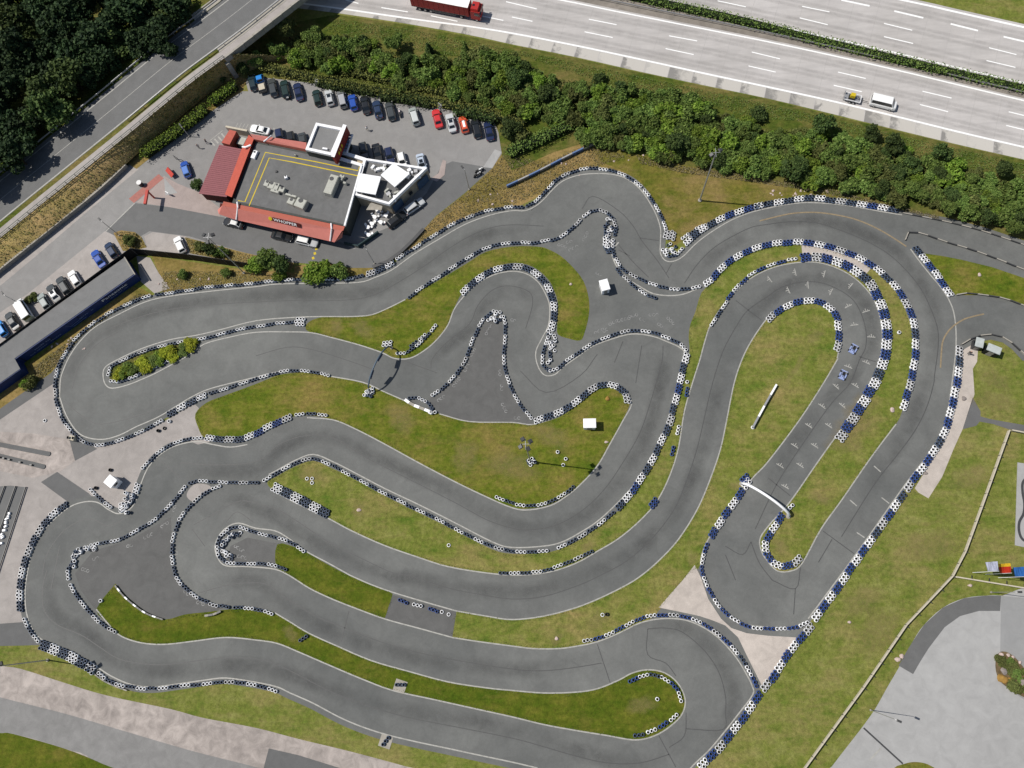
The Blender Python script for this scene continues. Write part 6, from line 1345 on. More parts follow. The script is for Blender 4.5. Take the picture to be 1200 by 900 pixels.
car('hatch', 543.5, 145.5, (-15, -60), C['orange'], 'orange red hatchback with a white roof stripe', 'car', NG, stripe=True)
car('estate', 558, 150, (-14, -60), C['black'], 'black estate car, second from the right end of the hedge row', 'car', NG)
car('sedan', 573, 153, (-12, -60), C['navy'], 'navy saloon at the right end of the hedge row', 'car', NG)
SG_ = 'cars parked behind the restaurant'
car('coupe', 304.5, 151.5, (-60, -13), C['white'], 'white coupe parked crosswise behind the restaurant yard', 'car', SG_)
car('hatch', 327.5, 160, (12, 60), C['navy'], 'dark blue hatchback peeping out behind the red rear eave', 'car', SG_)
car('hatch', 341, 163.5, (12, 60), C['black'], 'black small car peeping out behind the red rear eave', 'car', SG_)
car('sedan', 355, 166, (12, 60), C['dgrey'], 'dark grey car behind the red rear eave next to the tower', 'car', SG_)
car('hatch', 426, 176, (14, 60), C['dgrey'], 'dark car standing in the tower shadow', 'car', SG_)
car('sedan', 442, 179, (14, 60), C['black'], 'black saloon right of the tower shadow', 'car', SG_)
car('hatch', 456.5, 182, (14, 60), C['navy'], 'navy hatchback behind the white terrace wing', 'car', SG_)
car('hatch', 471, 188, (14, 60), C['white'], 'white hatchback behind the white terrace wing', 'car', SG_)
car('sedan', 494, 191, (14, 60), C['sblue'], 'silver blue saloon at the corner of the white terrace wing', 'car', SG_, sunroof=True)
car('estate', 485.5, 241, (60, -42), C['silver'], 'silver estate car parked along the east wall of the terrace wing', 'car')
car('estate', 464.5, 257, (60, -46), C['black'], 'black estate car beside the white patio furniture', 'car')
car('sedan', 273.5, 261, (-60, -14), C['black'], 'black car with a white roof box at the left end of the red eave', 'car', roof=(.7, .7, .68))
car('sedan', 330, 276.5, (60, 13), C['black'], 'black saloon under the middle of the red eave', 'car')
car('estate', 359.5, 282.5, (60, 14), C['silver'], 'silver white estate car under the right part of the red eave', 'car', roof=(.72, .72, .7))
car('hatch', 217.5, 198, (-20, -60), C['blue'], 'blue and white car beside the small tree at the entrance', 'car', roof=(.1, .2, .5))
car('hatch', 210.5, 286.5, (-28, -60), C['white'], 'white hatchback parked on the paving above the black screen', 'car')
PG = 'cars nosed up to the black screen fence'
PD = (-58, -92)
car('sedan', 115, 303, PD, C['blue'], 'royal blue saloon, left of the pair nearest the screen corner', 'car', PG)
car('hatch', 130, 293, PD, C['dblue'], 'slate blue hatchback, right of the pair nearest the screen corner', 'car', PG)
car('hatch', 87, 326, PD, C['white'], 'white roofed hatchback alone in the middle of the screen row', 'car', PG)
car('estate', 74, 334.5, PD, C['dgrey'], 'charcoal car left of the white roofed hatchback at the screen', 'car', PG)
car('sedan', 62.5, 343.5, PD, C['dgrey'], 'grey car with a white roof and sunroof at the screen', 'car', PG, roof=C['white'], sunroof=True)
car('hatch', 51, 353, PD, C['ggrey'], 'grey green hatchback right of the dry hedge and white van', 'car', PG)
car('van', 25.5, 362, PD, C['white'], 'white panel van parked at the screen fence', 'van', PG, zc=1.4)
car('sedan', 14, 376, PD, C['dgrey'], 'dark grey saloon left of the white van', 'car', PG)
car('hatch', 1, 385, PD, C['bblue'], 'shiny azure hatchback at the left picture edge', 'car', PG)
car('van', 1036, 119.5, (60, 14.5), C['white'], 'white van towing a trailer on the motorway', 'van', None, name='motorway_van', zc=1.2)
# blue pickup
c = G(306, 98, .8); d_ = G(306 + 14, 98 + 60, .8) - c; root = empty('pickup_truck', (c.x, c.y, .03), math.atan2(d_.y, d_.x) + math.pi, 'small pickup with bright blue cab and pale load in the hedge row', 'pickup')
P = car_meshes('hatch'); KINDS['cab'] = (2.1, 1.75, 1.75, .18, .42, .9, .99, 1.0); P2 = car_meshes('cab')
for k in ('body', 'roof'): place(k, P2[k], root, (1.3, 0, 0), color=C['bblue'])
for k in ('windscreen', 'rear_window', 'side_window_a', 'side_window_b'): place(k[:11] if k.startswith('side') else k, P2[k], root, (1.3, 0, 0))
mb = MB(); mb.box((-1.0, 0, .62), (2.6, 1.75, .12)); mb.box((-1.0, .85, .85), (2.6, .06, .4)); mb.box((-1.0, -.85, .85), (2.6, .06, .4)); mb.box((-2.28, 0, .85), (.06, 1.75, .4)); mb.build('load_bed', M['dark'], root)
MB().box((-1.1, 0, .95), (1.5, 1.3, .55)).build('load', M['cream'], root)
for sx in (1.5, -1.4):
    for sy in (-1, 1): place('wheel', P['wheel'], root, (sx, sy * .78, .32))
# motorcycles
def moto(px, py, tip, label, col):
    c = G(px, py); d_ = G(px + tip[0], py + tip[1]) - c; root = empty('motorcycle', (c.x, c.y, .02), math.atan2(d_.y, d_.x), label, 'motorcycle')
    for sx in (.72, -.72):
        MB().tube([(sx, -.06, .31), (sx, .06, .31)], .31, 14).build('wheel', M['black'], root)
    MB().box((-.05, 0, .5), (.7, .28, .36)).build('engine', M['dark'], root); MB().box((.18, 0, .82), (.55, .30, .22), 0, 0, .8).build('fuel_tank', M['tint'], root, color=col)
    MB().box((-.45, 0, .78), (.75, .28, .12)).build('seat', M['black'], root); MB().tube([(.5, -.36, 1.02), (.58, 0, .98), (.5, .36, 1.02)], .03, 6).build('handlebar', M['steel'], root); MB().tube([(.72, 0, .31), (.5, 0, 1.0)], .04, 6).build('fork', M['steel'], root)
    MB().box((.68, 0, .86), (.14, .2, .2)).build('headlight', M['lamp_glass'], root)
moto(336, 116, (60, 20), 'motorcycle standing across behind the dark green estate car', (.5, .5, .5)); moto(469, 134, (-10, -60), 'motorcycle between the dark grey green estate car and a gap', (.6, .5, .5))
moto(562, 201, (60, -30), 'pale motorcycle at the right end of the car park', (.7, .7, .68)); moto(560, 206, (50, -30), 'second motorcycle below the pale one at the right end of the car park', (.3, .3, .3))
# lorry on the motorway
a, c_ = G(484, 12, 0), G(563, 27, 0); d_ = (c_ - a); rz = math.atan2(d_.y, d_.x); c = G(525.5, 13.5, 0)
T = empty('articulated_lorry', (c.x, c.y, .02), rz, 'red articulated lorry with a white roofed box trailer on the motorway', 'lorry')
M['lorry_red'] = simple('lorry_red', A(196, 44, 40), .5, .4, 0, .08, 1); M['lorry_side'] = simple('lorry_side', A(176, 50, 44), .6, .3, 0, .1, .8); M['lorry_roof'] = simple('lorry_roof', (.8, .78, .74), .7, .2, 0, .04)
MB().box((-1.35, 0, 2.45), (13.2, 2.5, 2.7)).build('trailer_box', M['lorry_side'], T); MB().box((-1.35, 0, 3.84), (13.2, 2.5, .06)).build('trailer_roof', M['lorry_roof'], T)
for s in (-1, 1):
    MB().box((-1.6, s * 1.265, 1.2), (12.6, .03, .14)).build('side_rail', M['dark'], T)
    MB().box((-.6, s * 1.22, .75), (5.6, .05, .45)).build('side_guard', M['dark'], T)
    for k in range(11): MB().box((-7.4 + k * 1.16, s * 1.262, 2.5), (.05, .03, 2.5)).build('side_rib', M['lorry_red'], T)
MB().box((-1.8, 0, .95), (12, 1.0, .22)).build('chassis', M['dark'], T)
cb = MB(); cb.box((6.7, 0, 1.75), (2.1, 2.45, 2.3)); cb.box((6.55, 0, 3.2), (1.8, 2.3, .65), 0, 0, .85); cb.build('cab', M['lorry_red'], T)
MB().box((7.77, 0, 2.25), (.04, 2.2, .95)).build('windscreen', M['glass'], T)
for s in (-1, 1):
    MB().box((7.0, s * 1.24, 2.2), (.9, .03, .75)).build('side_window', M['glass'], T); MB().box((7.7, s * 1.45, 2.2), (.15, .25, .55)).build('mirror', M['dark'], T); MB().box((7.76, s * .95, .85), (.06, .4, .22)).build('headlight', M['lamp_glass'], T)
MB().box((6.2, 0, 3.55), (.5, .5, .04)).build('roof_hatch', M['glass'], T)
wl = MB().tube([(0, -.16, 0), (0, .16, 0)], .5, 16, 0).tube([(0, -.17, 0), (0, .17, 0)], .28, 10, 1).mesh('wheel', [M['black'], M['steel']])
for sx in (6.9, 3.4, -3.6, -4.9, -6.2):
    for s in (-1, 1): place('wheel', wl, T, (sx, s * 1.05, .5))
# trailer behind the van
c = G(999.5, 115.5, .4); root = empty('flat_trailer', (c.x, c.y, .03), math.atan2((G(1060, 129.5) - G(1000, 115)).y, (G(1060, 129.5) - G(1000, 115)).x), 'white framed flat trailer towed behind the white van', 'trailer')
mb = MB(); mb.box((-.1, 0, .55), (3.2, 1.7, .08)); mb.build('deck', M['steel'], root)
mb = MB(); mb.box((-.1, .83, .68), (3.2, .08, .2)); mb.box((-.1, -.83, .68), (3.2, .08, .2)); mb.box((1.5, 0, .68), (.08, 1.7, .2)); mb.build('side_board', M['white'], root)
for s in (-1, 1):
    o = MB().box((-1.9, s * .55, .9), (.1, .35, 1.1)).build('ramp', M['steel'], root)
MB().tube([(1.5, 0, .5), (3.0, 0, .48)], .06, 6).build('drawbar', M['dark'], root)
for sx in (-.5, .3):
    for s in (-1, 1): place('wheel', P['wheel'], root, (sx, s * .95, .32))
r2 = empty('mini_digger', (c.x, c.y, .66), root.rotation_euler.z, 'small yellow machine strapped on the flat trailer', 'machine')
MB().box((-.25, .1, .55), (1.0, .9, .7), 0, 0, .85).build('body', M['line_yellow'], r2); MB().box((-.3, 0, .12), (1.3, 1.1, .24)).build('track', M['black'], r2); MB().tube([(.2, -.1, .6), (.8, -.15, .9), (1.2, -.2, .2)], .1, 6).build('arm', M['dark'], r2)
# two karts on the grid
def kart(px, py, label):
    c = G(px, py, .3); k = min(range(1, len(SG) - 1), key=lambda i: (SG[i] - c).length); t = SG[k + 1] - SG[k - 1]; root = empty('go_kart', (c.x, c.y, .035), math.atan2(t.y, t.x), label, 'go-kart', 'go-karts waiting on the start grid')
    M_ = M['kart_frame']
    mb = MB(); mb.box((0, 0, .14), (1.7, .55, .08)); mb.box((.75, 0, .2), (.35, 1.1, .2), 0, 0, .9); mb.box((-.85, 0, .22), (.2, 1.25, .22)); mb.build('bumper', M_, root)
    for s in (-1, 1):
        mb = MB(); mb.box((.0, s * .52, .2), (.85, .26, .22), 0, 0, .85); mb.build('side_pod', M_, root)
    mb = MB(); mb.box((-.2, 0, .28), (.5, .42, .12)); mb.box((-.45, 0, .5), (.12, .44, .45)); mb.build('seat', M['black'], root)
    mb = MB(); ribbon(mb, [Vector((.28 + .0, .15 * math.cos(a), .5 + .15 * math.sin(a))) for a in [i * .7 for i in range(9)]], .04, .5); mb.tube([(.35, 0, .2), (.2, 0, .5)], .025, 6); mb.build('steering_wheel', M['dark'], root)
    mb = MB(); mb.box((-.55, .34, .34), (.4, .3, .3)); mb.build('engine', M['steel'], root)
    for sx in (.58, -.62):
        for s in (-1, 1): MB().tube([(sx, s * .55, .14), (sx, s * .75, .14)], .14, 10).build('wheel', M['black'], root)
M['kart_frame'] = simple('kart_bodywork', A(170, 186, 232), .4, .4, 0, .3, 6)
kart(1000, 409, 'pale blue kart on the start grid, upper of two'); kart(988, 439.5, 'pale blue kart on the start grid, lower of two')

# people
def person(px, py, label, shirt, legs, rz=0.0, stride=.16, z=.03):
    p = G(px, py, z); J = [(0, 0, .93), (0, 0, 1.18), (0, 0, 1.40), (0, .0, 1.52), (.02, 0, 1.66), (0, .20, 1.38), (.05, .27, 1.10), (.12, .26, .86), (0, -.20, 1.38), (-.05, -.27, 1.10), (-.0, -.26, .86), (0, .10, .88), (stride * .6, .11, .48), (stride * .4, .11, .07), (stride * .4 + .15, .12, .04), (0, -.10, .88), (-stride * .3, -.11, .48), (-stride, -.11, .09), (-stride + .15, -.12, .04)]
    E = [(0, 1), (1, 2), (2, 3), (3, 4), (2, 5), (5, 6), (6, 7), (2, 8), (8, 9), (9, 10), (0, 11), (11, 12), (12, 13), (13, 14), (0, 15), (15, 16), (16, 17), (17, 18)]
    Rr = [.15, .14, .16, .06, .11, .075, .05, .04, .075, .05, .04, .10, .065, .045, .04, .10, .065, .045, .04]
    me = bpy.data.meshes.new('person'); me.from_pydata(J, E, []); o = bpy.data.objects.new('person', me); COL.objects.link(o)
    sk = o.modifiers.new('skin', 'SKIN'); sv = me.skin_vertices[0].data
    for v, r in zip(sv, Rr): v.radius = (r, r)
    sv[0].use_root = True; ss = o.modifiers.new('sub', 'SUBSURF'); ss.levels = 1; ss.render_levels = 1
    bpy.context.view_layer.update(); m2 = bpy.data.meshes.new_from_object(o.evaluated_get(bpy.context.evaluated_depsgraph_get())); bpy.data.objects.remove(o)
    for mm in (M['skin'], shirt, legs, M['hair']): m2.materials.append(mm)
    for f in m2.polygons:
        c = f.center; f.material_index = 3 if c.z > 1.70 or (c.z > 1.6 and c.x < -.02) else (0 if c.z > 1.47 or (abs(c.y) > .2 and c.z < 1.16) else (1 if c.z > .92 else 2))
    m2.polygons.foreach_set('use_smooth', [True] * len(m2.polygons)); return tag(place('person', m2, None, p, rz), label, 'person')
M['skin'] = simple('skin', (.45, .27, .2), .6, .3); M['hair'] = simple('hair', (.03, .02, .015), .8, .2)
cw, cd, cbl = M['white'], M['dark'], M['navy']
person(431, 153, 'person in white walking across the car park behind the restaurant', cw, M['cream'], -.4)
person(444.5, 140.5, 'person in dark clothes near the slate blue saloon', cd, cd, 1.2)
person(243, 168, 'person in dark clothes walking beside the terrace awning', cd, cbl, .3)
person(234, 174, 'person in grey on the forecourt beside the terrace awning', M['steel'], cd, 2.0)
person(1134, 415, 'person in black standing on the pale marshal strip', cd, cd, 1.0)
# ================================================================== PLANTS
def leaf_cloud(name, n, lobes, leaf, mat, seed, up=0.35):
    """n leaf-sized faces on the shells of the lobes (cx, cy, cz, r, squash)"""
    r = np.random.default_rng(seed); lb = np.array(lobes); wts = lb[:, 3] ** 2; wts = wts / wts.sum(); idx = r.choice(len(lb), n, p=wts); c = lb[idx]
    d = r.normal(size=(n, 3)); d /= np.linalg.norm(d, axis=1)[:, None]; d[:, 2] = np.where(d[:, 2] < -.45, -d[:, 2], d[:, 2])
    rad = c[:, 3] * (r.uniform(.45, 1.0, n) ** .4) * (1 + .22 * np.sin(d[:, 0] * 5 + idx) * np.sin(d[:, 1] * 6 + idx * 2)); p = c[:, :3] + d * rad[:, None] * np.stack([np.ones(n), np.ones(n), c[:, 4]], 1)
    nn = d * .45 + r.normal(size=(n, 3)) * .62 + np.array([0, 0, up]); nn /= np.linalg.norm(nn, axis=1)[:, None]
    t = np.cross(nn, r.normal(size=(n, 3))); t /= np.linalg.norm(t, axis=1)[:, None]; b_ = np.cross(nn, t); s = (leaf * r.uniform(.55, 1.35, n))[:, None]
    v = np.stack([p - t * s - b_ * s * .35, p - b_ * s * .9 + t * s * .3, p + t * s + b_ * s * .3, p + b_ * s * .9 - t * s * .25], 1).reshape(-1, 3)
    me = bpy.data.meshes.new(name); me.vertices.add(4 * n); me.vertices.foreach_set('co', v.astype(np.float32).ravel()); me.loops.add(4 * n); me.loops.foreach_set('vertex_index', np.arange(4 * n, dtype=np.int32))
    me.polygons.add(n); me.polygons.foreach_set('loop_start', np.arange(0, 4 * n, 4, dtype=np.int32)); me.polygons.foreach_set('loop_total', np.full(n, 4, dtype=np.int32)); me.update(calc_edges=True); me.materials.append(M[mat]); return me
def trunk_mesh(h, r, lobes, seed):
    rr_ = random.Random(seed); mb = MB(); mb.tube([(0, 0, 0), (rr_.uniform(-.1, .1), rr_.uniform(-.1, .1), h * .4), (0, 0, h * .75)], r, 7, 0, r * .45)
    for (cx, cy, cz, lr, sq) in lobes[:6]:
        mb.tube([(0, 0, h * rr_.uniform(.3, .5)), (cx * .5, cy * .5, cz * .8), (cx * .85, cy * .85, cz)], r * .35, 5, 0, r * .1)
    return mb.mesh('trunk', [M['bark']], True)
CR = {}
def crown_set(kind, var, mat):
    k = (kind, var, mat)
    if k in CR: return CR[k]
    r = random.Random(hash(kind) % 97 * 0 + {'tree': 1, 'bush': 2, 'conifer': 3, 'wood': 4}[kind] * 50 + var); lobes = []
    if kind == 'wood':
        for i in range(16):
            a = r.random() * 6.28; d = r.uniform(.4, 3.4); lobes.append((math.cos(a) * d, math.sin(a) * d, 8.2 - d * .55 + r.uniform(-1.6, 1.4), r.uniform(1.0, 1.9), .8))
        n, lf, h, tr = 3000, .28, 8, .25
    elif kind == 'tree':
        for i in range(12):
            a = r.random() * 6.28; d = r.uniform(.2, 1.7); lobes.append((math.cos(a) * d, math.sin(a) * d, 3.1 - d * .45 + r.uniform(-.7, .9), r.uniform(.6, 1.15), .85))
        n, lf, h, tr = 2400, .165, 3, .12
    elif kind == 'bush':
        for i in range(9):
            a = r.random() * 6.28; d = r.uniform(.1, 1.25); lobes.append((math.cos(a) * d, math.sin(a) * d, 1.15 - d * .3 + r.uniform(-.25, .4), r.uniform(.5, .85), .8))
        n, lf, h, tr = 1700, .13, 1.2, .06
    else:
        for i in range(9): lobes.append((r.uniform(-.2, .2), r.uniform(-.2, .2), .6 + i * .5, max(.25, 1.25 - i * .12), .6))
        n, lf, h, tr = 1600, .17, 4.5, .11
    CR[k] = (leaf_cloud('crown', n, lobes, lf, mat, r.randrange(9999)), trunk_mesh(h, tr, lobes, var)); return CR[k]
def plant(kind, x, y, s, mat, label, cat='tree', name=None, group=None, zmid=None, z0=0.0, rs=None, sz=1.0):
    rs = rs or rnd; zm = {'wood': 8, 'tree': 3, 'bush': 1.2, 'conifer': 2.4}[kind] * s if zmid is None else zmid
    p = G(x, y, zm + z0); root = empty(name or ('bush' if kind == 'bush' else 'tree'), (p.x, p.y, z0), rs.random() * 6.28, label, cat, group); root.scale = (s * rs.uniform(.9, 1.1), s * rs.uniform(.9, 1.1), s * rs.uniform(.9, 1.15) * sz)
    c, t = crown_set(kind, rs.randrange(5), mat); place('crown', c, root); place('trunk', t, root); return root
def inside(x, y, P):
    r = False; n = len(P)
    for i in range(n):
        (x0, y0), (x1, y1) = P[i], P[i - 1]
        if (y0 > y) != (y1 > y) and x < (x1 - x0) * (y - y0) / (y1 - y0) + x0: r = not r
    return r
def scatter(P, step, seed, jit=.42, limit=None):
    r = random.Random(seed); xs = [p[0] for p in P]; ys = [p[1] for p in P]; out = []; y = min(ys); row = 0
    while y < max(ys):
        x = min(xs) + (row % 2) * step / 2
        while x < max(xs):
            a, b_ = x + r.uniform(-jit, jit) * step, y + r.uniform(-jit, jit) * step
            if inside(a, b_, P): out.append((a, b_))
            x += step
        y += step * .87; row += 1
    return out
# wood, top left
rw = random.Random(31)
WOOD = [(-60, -70), (216, -70), (250, -20), (212, 22), (178, 48), (128, 88), (66, 140), (22, 175), (-60, 235)]
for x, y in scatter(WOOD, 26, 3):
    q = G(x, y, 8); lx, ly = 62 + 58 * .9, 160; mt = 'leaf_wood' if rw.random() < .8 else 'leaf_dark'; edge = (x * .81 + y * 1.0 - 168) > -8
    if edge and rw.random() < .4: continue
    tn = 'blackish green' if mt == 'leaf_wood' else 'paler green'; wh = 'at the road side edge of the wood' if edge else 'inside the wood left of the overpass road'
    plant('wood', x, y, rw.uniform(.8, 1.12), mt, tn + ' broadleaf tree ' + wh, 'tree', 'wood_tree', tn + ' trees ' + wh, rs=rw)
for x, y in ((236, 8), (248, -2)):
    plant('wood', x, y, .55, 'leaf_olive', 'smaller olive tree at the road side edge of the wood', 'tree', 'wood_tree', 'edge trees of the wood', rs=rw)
# thicket between motorway and circuit
TH = [(312, 62), (350, 42), (400, 44), (450, 60), (520, 72), (580, 62), (612, 70), (640, 92), (700, 100), (755, 108), (808, 112), (835, 132), (882, 148), (905, 158), (940, 150), (1000, 165), (1060, 178), (1120, 196), (1205, 222), (1260, 240), (1260, 292), (1205, 274), (1150, 253), (1100, 240), (1040, 227), (980, 211), (925, 204), (870, 196), (800, 187), (745, 176), (690, 160), (655, 150), (624, 137), (590, 125), (530, 110), (470, 96), (400, 81), (340, 69)]
zones = ((520, 'thicket above the parked cars'), (700, 'thicket behind the blue hoarding'), (880, 'thicket above the dry slope with the floodlight pole'), (1040, 'thicket above the big right loop'), (9999, 'thicket at the far right above the exit lanes'))
pts = scatter(TH, 11.6, 9, .5); rt = random.Random(77); TONE = {'leaf_mid': 'mid green', 'leaf_bright': 'light green', 'leaf_olive': 'olive green', 'leaf_dark': 'dark green'}
for x, y in pts:
    z = next(n for lim, n in zones if x < lim); u = rt.random(); up = (x > 1040 and u < .42) or u < .2
    if up:
        m_ = rt.choice(('leaf_mid', 'leaf_mid', 'leaf_mid', 'leaf_dark')); plant('tree', x, y, rt.uniform(.55, .8), m_, 'taller ' + TONE[m_] + ' tree rising from the ' + z, 'tree', 'thicket_tree', TONE[m_] + ' trees in the ' + z, rs=rt)
    elif u < .95:
        m_ = rt.choice(('leaf_mid', 'leaf_mid', 'leaf_mid', 'leaf_bright', 'leaf_olive')); plant('bush', x, y, rt.uniform(.95, 1.6), m_, 'rounded ' + TONE[m_] + ' bush in the ' + z, 'bush', 'thicket_bush', TONE[m_] + ' bushes in the ' + z, rs=rt, sz=rt.uniform(.9, 1.3))
for x, y, k, s, m, lab in ((335, 34, 'tree', 1.25, 'leaf_olive', 'grey green tree beside the bridge abutment'), (368, 42, 'tree', 1.0, 'leaf_mid', 'green tree right of the bridge abutment'), (425, 50, 'bush', 1.3, 'leaf_dark', 'dark bush on the grass verge above the car park'), (463, 50, 'tree', .9, 'leaf_mid', 'green tree on the verge below the lorry'), (502, 56, 'conifer', .8, 'leaf_dark', 'narrow dark conifer on the verge below the lorry'), (545, 56, 'conifer', .7, 'leaf_mid', 'narrow green conifer on the verge right of the lorry'), (566, 64, 'bush', 1.4, 'leaf_olive', 'olive bush at the upper edge of the thicket'),
    (967, 146, 'tree', 1.15, 'leaf_dark', 'dark round tree rising towards the motorway behind the trailer'), (1045, 168, 'tree', 1.05, 'leaf_dark', 'dark tree right of the trailer below the motorway shoulder'), (1020, 155, 'tree', .85, 'leaf_dark', 'smaller dark tree at the motorway shoulder'), (1105, 180, 'tree', .9, 'leaf_dark', 'dark tree further right at the motorway shoulder'), (1175, 200, 'tree', .85, 'leaf_dark', 'dark tree at the right end of the motorway shoulder'), (793, 168, 'tree', 1.2, 'leaf_dark', 'big dark tree left of the floodlight pole'), (930, 195, 'tree', 1.2, 'leaf_dark', 'big dark tree at the lower thicket edge right of the pole'), (605, 92, 'tree', 1.15, 'leaf_dark', 'dark tree at the left end of the middle thicket'), (640, 110, 'tree', 1.15, 'leaf_dark', 'dark tree above the long sloping hedge'), (598, 148, 'tree', 1.0, 'leaf_dark', 'dark tree at the end of the row of parked cars'), (610, 158, 'bush', 1.5, 'leaf_olive', 'olive bush at the end of the row of parked cars'), (888, 132, 'bush', 1.2, 'leaf_dark', 'single dark bush on the motorway verge'), (700, 92, 'bush', 1.1, 'leaf_dark', 'small dark bush on the verge above the thicket'), (730, 100, 'tree', .8, 'leaf_dark', 'dark tree at the upper thicket edge')):
    plant(k, x, y, s, m, lab, 'bush' if k == 'bush' else 'tree', rs=rt)
# shrubs on the road bank and in beds
for x, y, k, s, m, lab in ((241, 98, 'bush', .9, 'leaf_dark', 'small dark shrub high on the road bank'), (225, 112, 'bush', 1.2, 'leaf_olive', 'olive shrub on the road bank above the light hedge'), (205, 126, 'bush', 1.1, 'leaf_olive', 'olive shrub low on the road bank'), (275, 72, 'tree', .85, 'leaf_olive', 'olive tree at the top end of the road bank'), (262, 88, 'bush', 1.2, 'leaf_dark', 'dark shrub near the hedge gap on the road bank'), (287, 80, 'tree', .8, 'leaf_dark', 'dark small tree over the first parked hatchback'), (300, 70, 'tree', .8, 'leaf_mid', 'green tree above the first parked cars'),
    (150, 282, 'bush', .95, 'leaf_olive', 'spiky olive shrub in the planting bed by the screen corner'), (214, 320, 'bush', .75, 'leaf_mid', 'small green bush on the planting strip, left of two'), (265, 320, 'bush', .75, 'leaf_mid', 'small green bush on the planting strip, right of two'), (243, 291, 'tree', .75, 'leaf_dark', 'dark shrub below the three headed mast'), (256, 296, 'bush', 1.0, 'leaf_mid', 'green shrub right of the three headed mast'), (232, 288, 'bush', .8, 'leaf_olive', 'olive shrub at the left end of the mast bed'),
    (310, 303, 'tree', 1.15, 'leaf_mid', 'large green tree beside the drive through lane, left half'), (298, 308, 'bush', 1.3, 'leaf_bright', 'bright bush left under the large green tree'), (327, 308, 'tree', .9, 'leaf_dark', 'dark tree right under the large green tree'), (328, 322, 'bush', .9, 'leaf_bright', 'light green bush touching the barrier below the large tree'), (366, 317, 'bush', 1.75, 'leaf_bright', 'big round light green bush overhanging the top straight barrier'), (378, 318, 'bush', 1.5, 'leaf_bright', 'light green bush in the middle of the round bush group'), (398, 317, 'bush', 1.4, 'leaf_mid', 'darker green bush at the right end of the round bush group'), (229, 215, 'tree', .62, 'leaf_dark', 'small dark tree at the corner of the mauve awning'),
    (35, 447, 'bush', 1.0, 'leaf_olive', 'shrub in the corner of the pavilion front'), (30, 450, 'bush', .8, 'leaf_bright', 'bright shrub in the corner of the pavilion front'), (37, 347, 'bush', .8, 'leaf_olive', 'dry low hedge shrub between the van and the grey green hatchback'), (33, 352, 'bush', .6, 'leaf_olive', 'lower dry hedge shrub beside the white van')):
    plant(k, x, y, s, m, lab, 'bush' if k == 'bush' else 'tree', rs=rt)
for i, (x, y, m) in enumerate(((138, 438, 'leaf_yellow'), (148, 430, 'leaf_mid'), (156, 432, 'leaf_mid'), (166, 424, 'leaf_yellow'), (170, 430, 'leaf_yellow'), (178, 421, 'leaf_mid'), (184, 418, 'leaf_bright'), (193, 413, 'leaf_yellow'), (200, 411, 'leaf_yellow'), (199, 417, 'leaf_yellow'), (212, 408, 'leaf_mid'), (222, 403, 'leaf_yellow'), (143, 434, 'leaf_bright'))):
    plant('bush', x, y, rt.uniform(.85, 1.1), m, ('yellow' if m == 'leaf_yellow' else 'green') + ' low shrub on the narrow island inside the left hairpin', 'shrub', 'island_shrub', ('yellow' if m == 'leaf_yellow' else 'green') + ' shrubs on the hairpin island', rs=rt, sz=.6)
for x, y in ((1173, 774), (1176, 778), (1183, 774), (1188, 779), (1180, 782), (1186, 786), (1193, 790), (1196, 795), (1188, 792), (1199, 788), (1190, 804), (1196, 808), (1204, 812), (1206, 800)):
    plant('bush', x, y, rt.uniform(.45, .7), rt.choice(('leaf_mid', 'leaf_olive')), 'low green plant between the boulders of the rock garden', 'plant', 'garden_plant', 'plants in the rock garden', rs=rt, sz=.7)
M['leaf_hedge'] = leaf_mat('leaves_clipped_hedge', [(0.10, 0.12, 0.03), (0.16, 0.18, 0.045), (0.22, 0.23, 0.06)])
# clipped hedges
def hedge(label, pts, w, h, mat, z0=0.0, dens=85, name='hedge'):
    p = MAPL(pts, h * .6 + z0); L = arclen(p); mid = at_len(p, L, L[-1] / 2); mid.z = z0; lobes = []; r = random.Random(len(label)); s = 0
    while s <= L[-1]:
        q = at_len(p, L, s) - mid
        for k in (-1, 1): lobes.append((q.x + r.uniform(-.1, .1), q.y + k * w * .22 + r.uniform(-.1, .1), h * .58 + r.uniform(-.06, .06), w * .36, h * .46 / (w * .36)))
        s += w * .34
    me = leaf_cloud('hedge', int(L[-1] * dens), lobes, .15, mat, 5); root = empty(name, mid, 0, label, 'hedge'); me.name = 'foliage'; place('foliage', me, root)
    mb = MB(); vs = []; ns = normals2(p)
    for q, nn in zip(p, ns):
        for sx, z in ((-.3, 0), (.3, 0), (.26, h * .7), (-.26, h * .7)): v = q + nn * sx * w - mid; vs.append((v.x, v.y, z))
    n = len(p); mb.add(vs, [(4 * i + k, 4 * i + (k + 1) % 4, 4 * i + 4 + (k + 1) % 4, 4 * i + 4 + k) for i in range(n - 1) for k in range(4)]); mb.build('stems', M['hedge_core'], root)
M['hedge_core'] = simple('hedge_twigs', (.012, .018, .008), .95, .1, 0, .4, 5)
hedge('light green clipped hedge along the entrance lane below the road bank', [(168, 180), (185, 168), (205, 154), (225, 139), (241, 126)], 2.7, 1.8, 'leaf_bright', .5, 90)
hedge('short light green hedge piece next to the hedge gap and first parked car', [(247, 119), (262, 108), (276, 98)], 2.5, 1.7, 'leaf_bright', .3, 90)
hedge('long olive clipped hedge along the parked cars, lower of two', [(308, 78), (345, 86), (390, 95), (430, 103), (470, 110), (510, 119), (560, 128), (592, 138), (615, 142)], 2.5, 1.8, 'leaf_hedge')
hedge('darker rounded hedge line right behind the parked cars', [(372, 96), (400, 102), (440, 108)], 2.2, 1.7, 'leaf_dark')
hedge('dark bushy hedge behind the right half of the parked cars', [(446, 112), (480, 116), (505, 121)], 2.6, 1.9, 'leaf_dark')
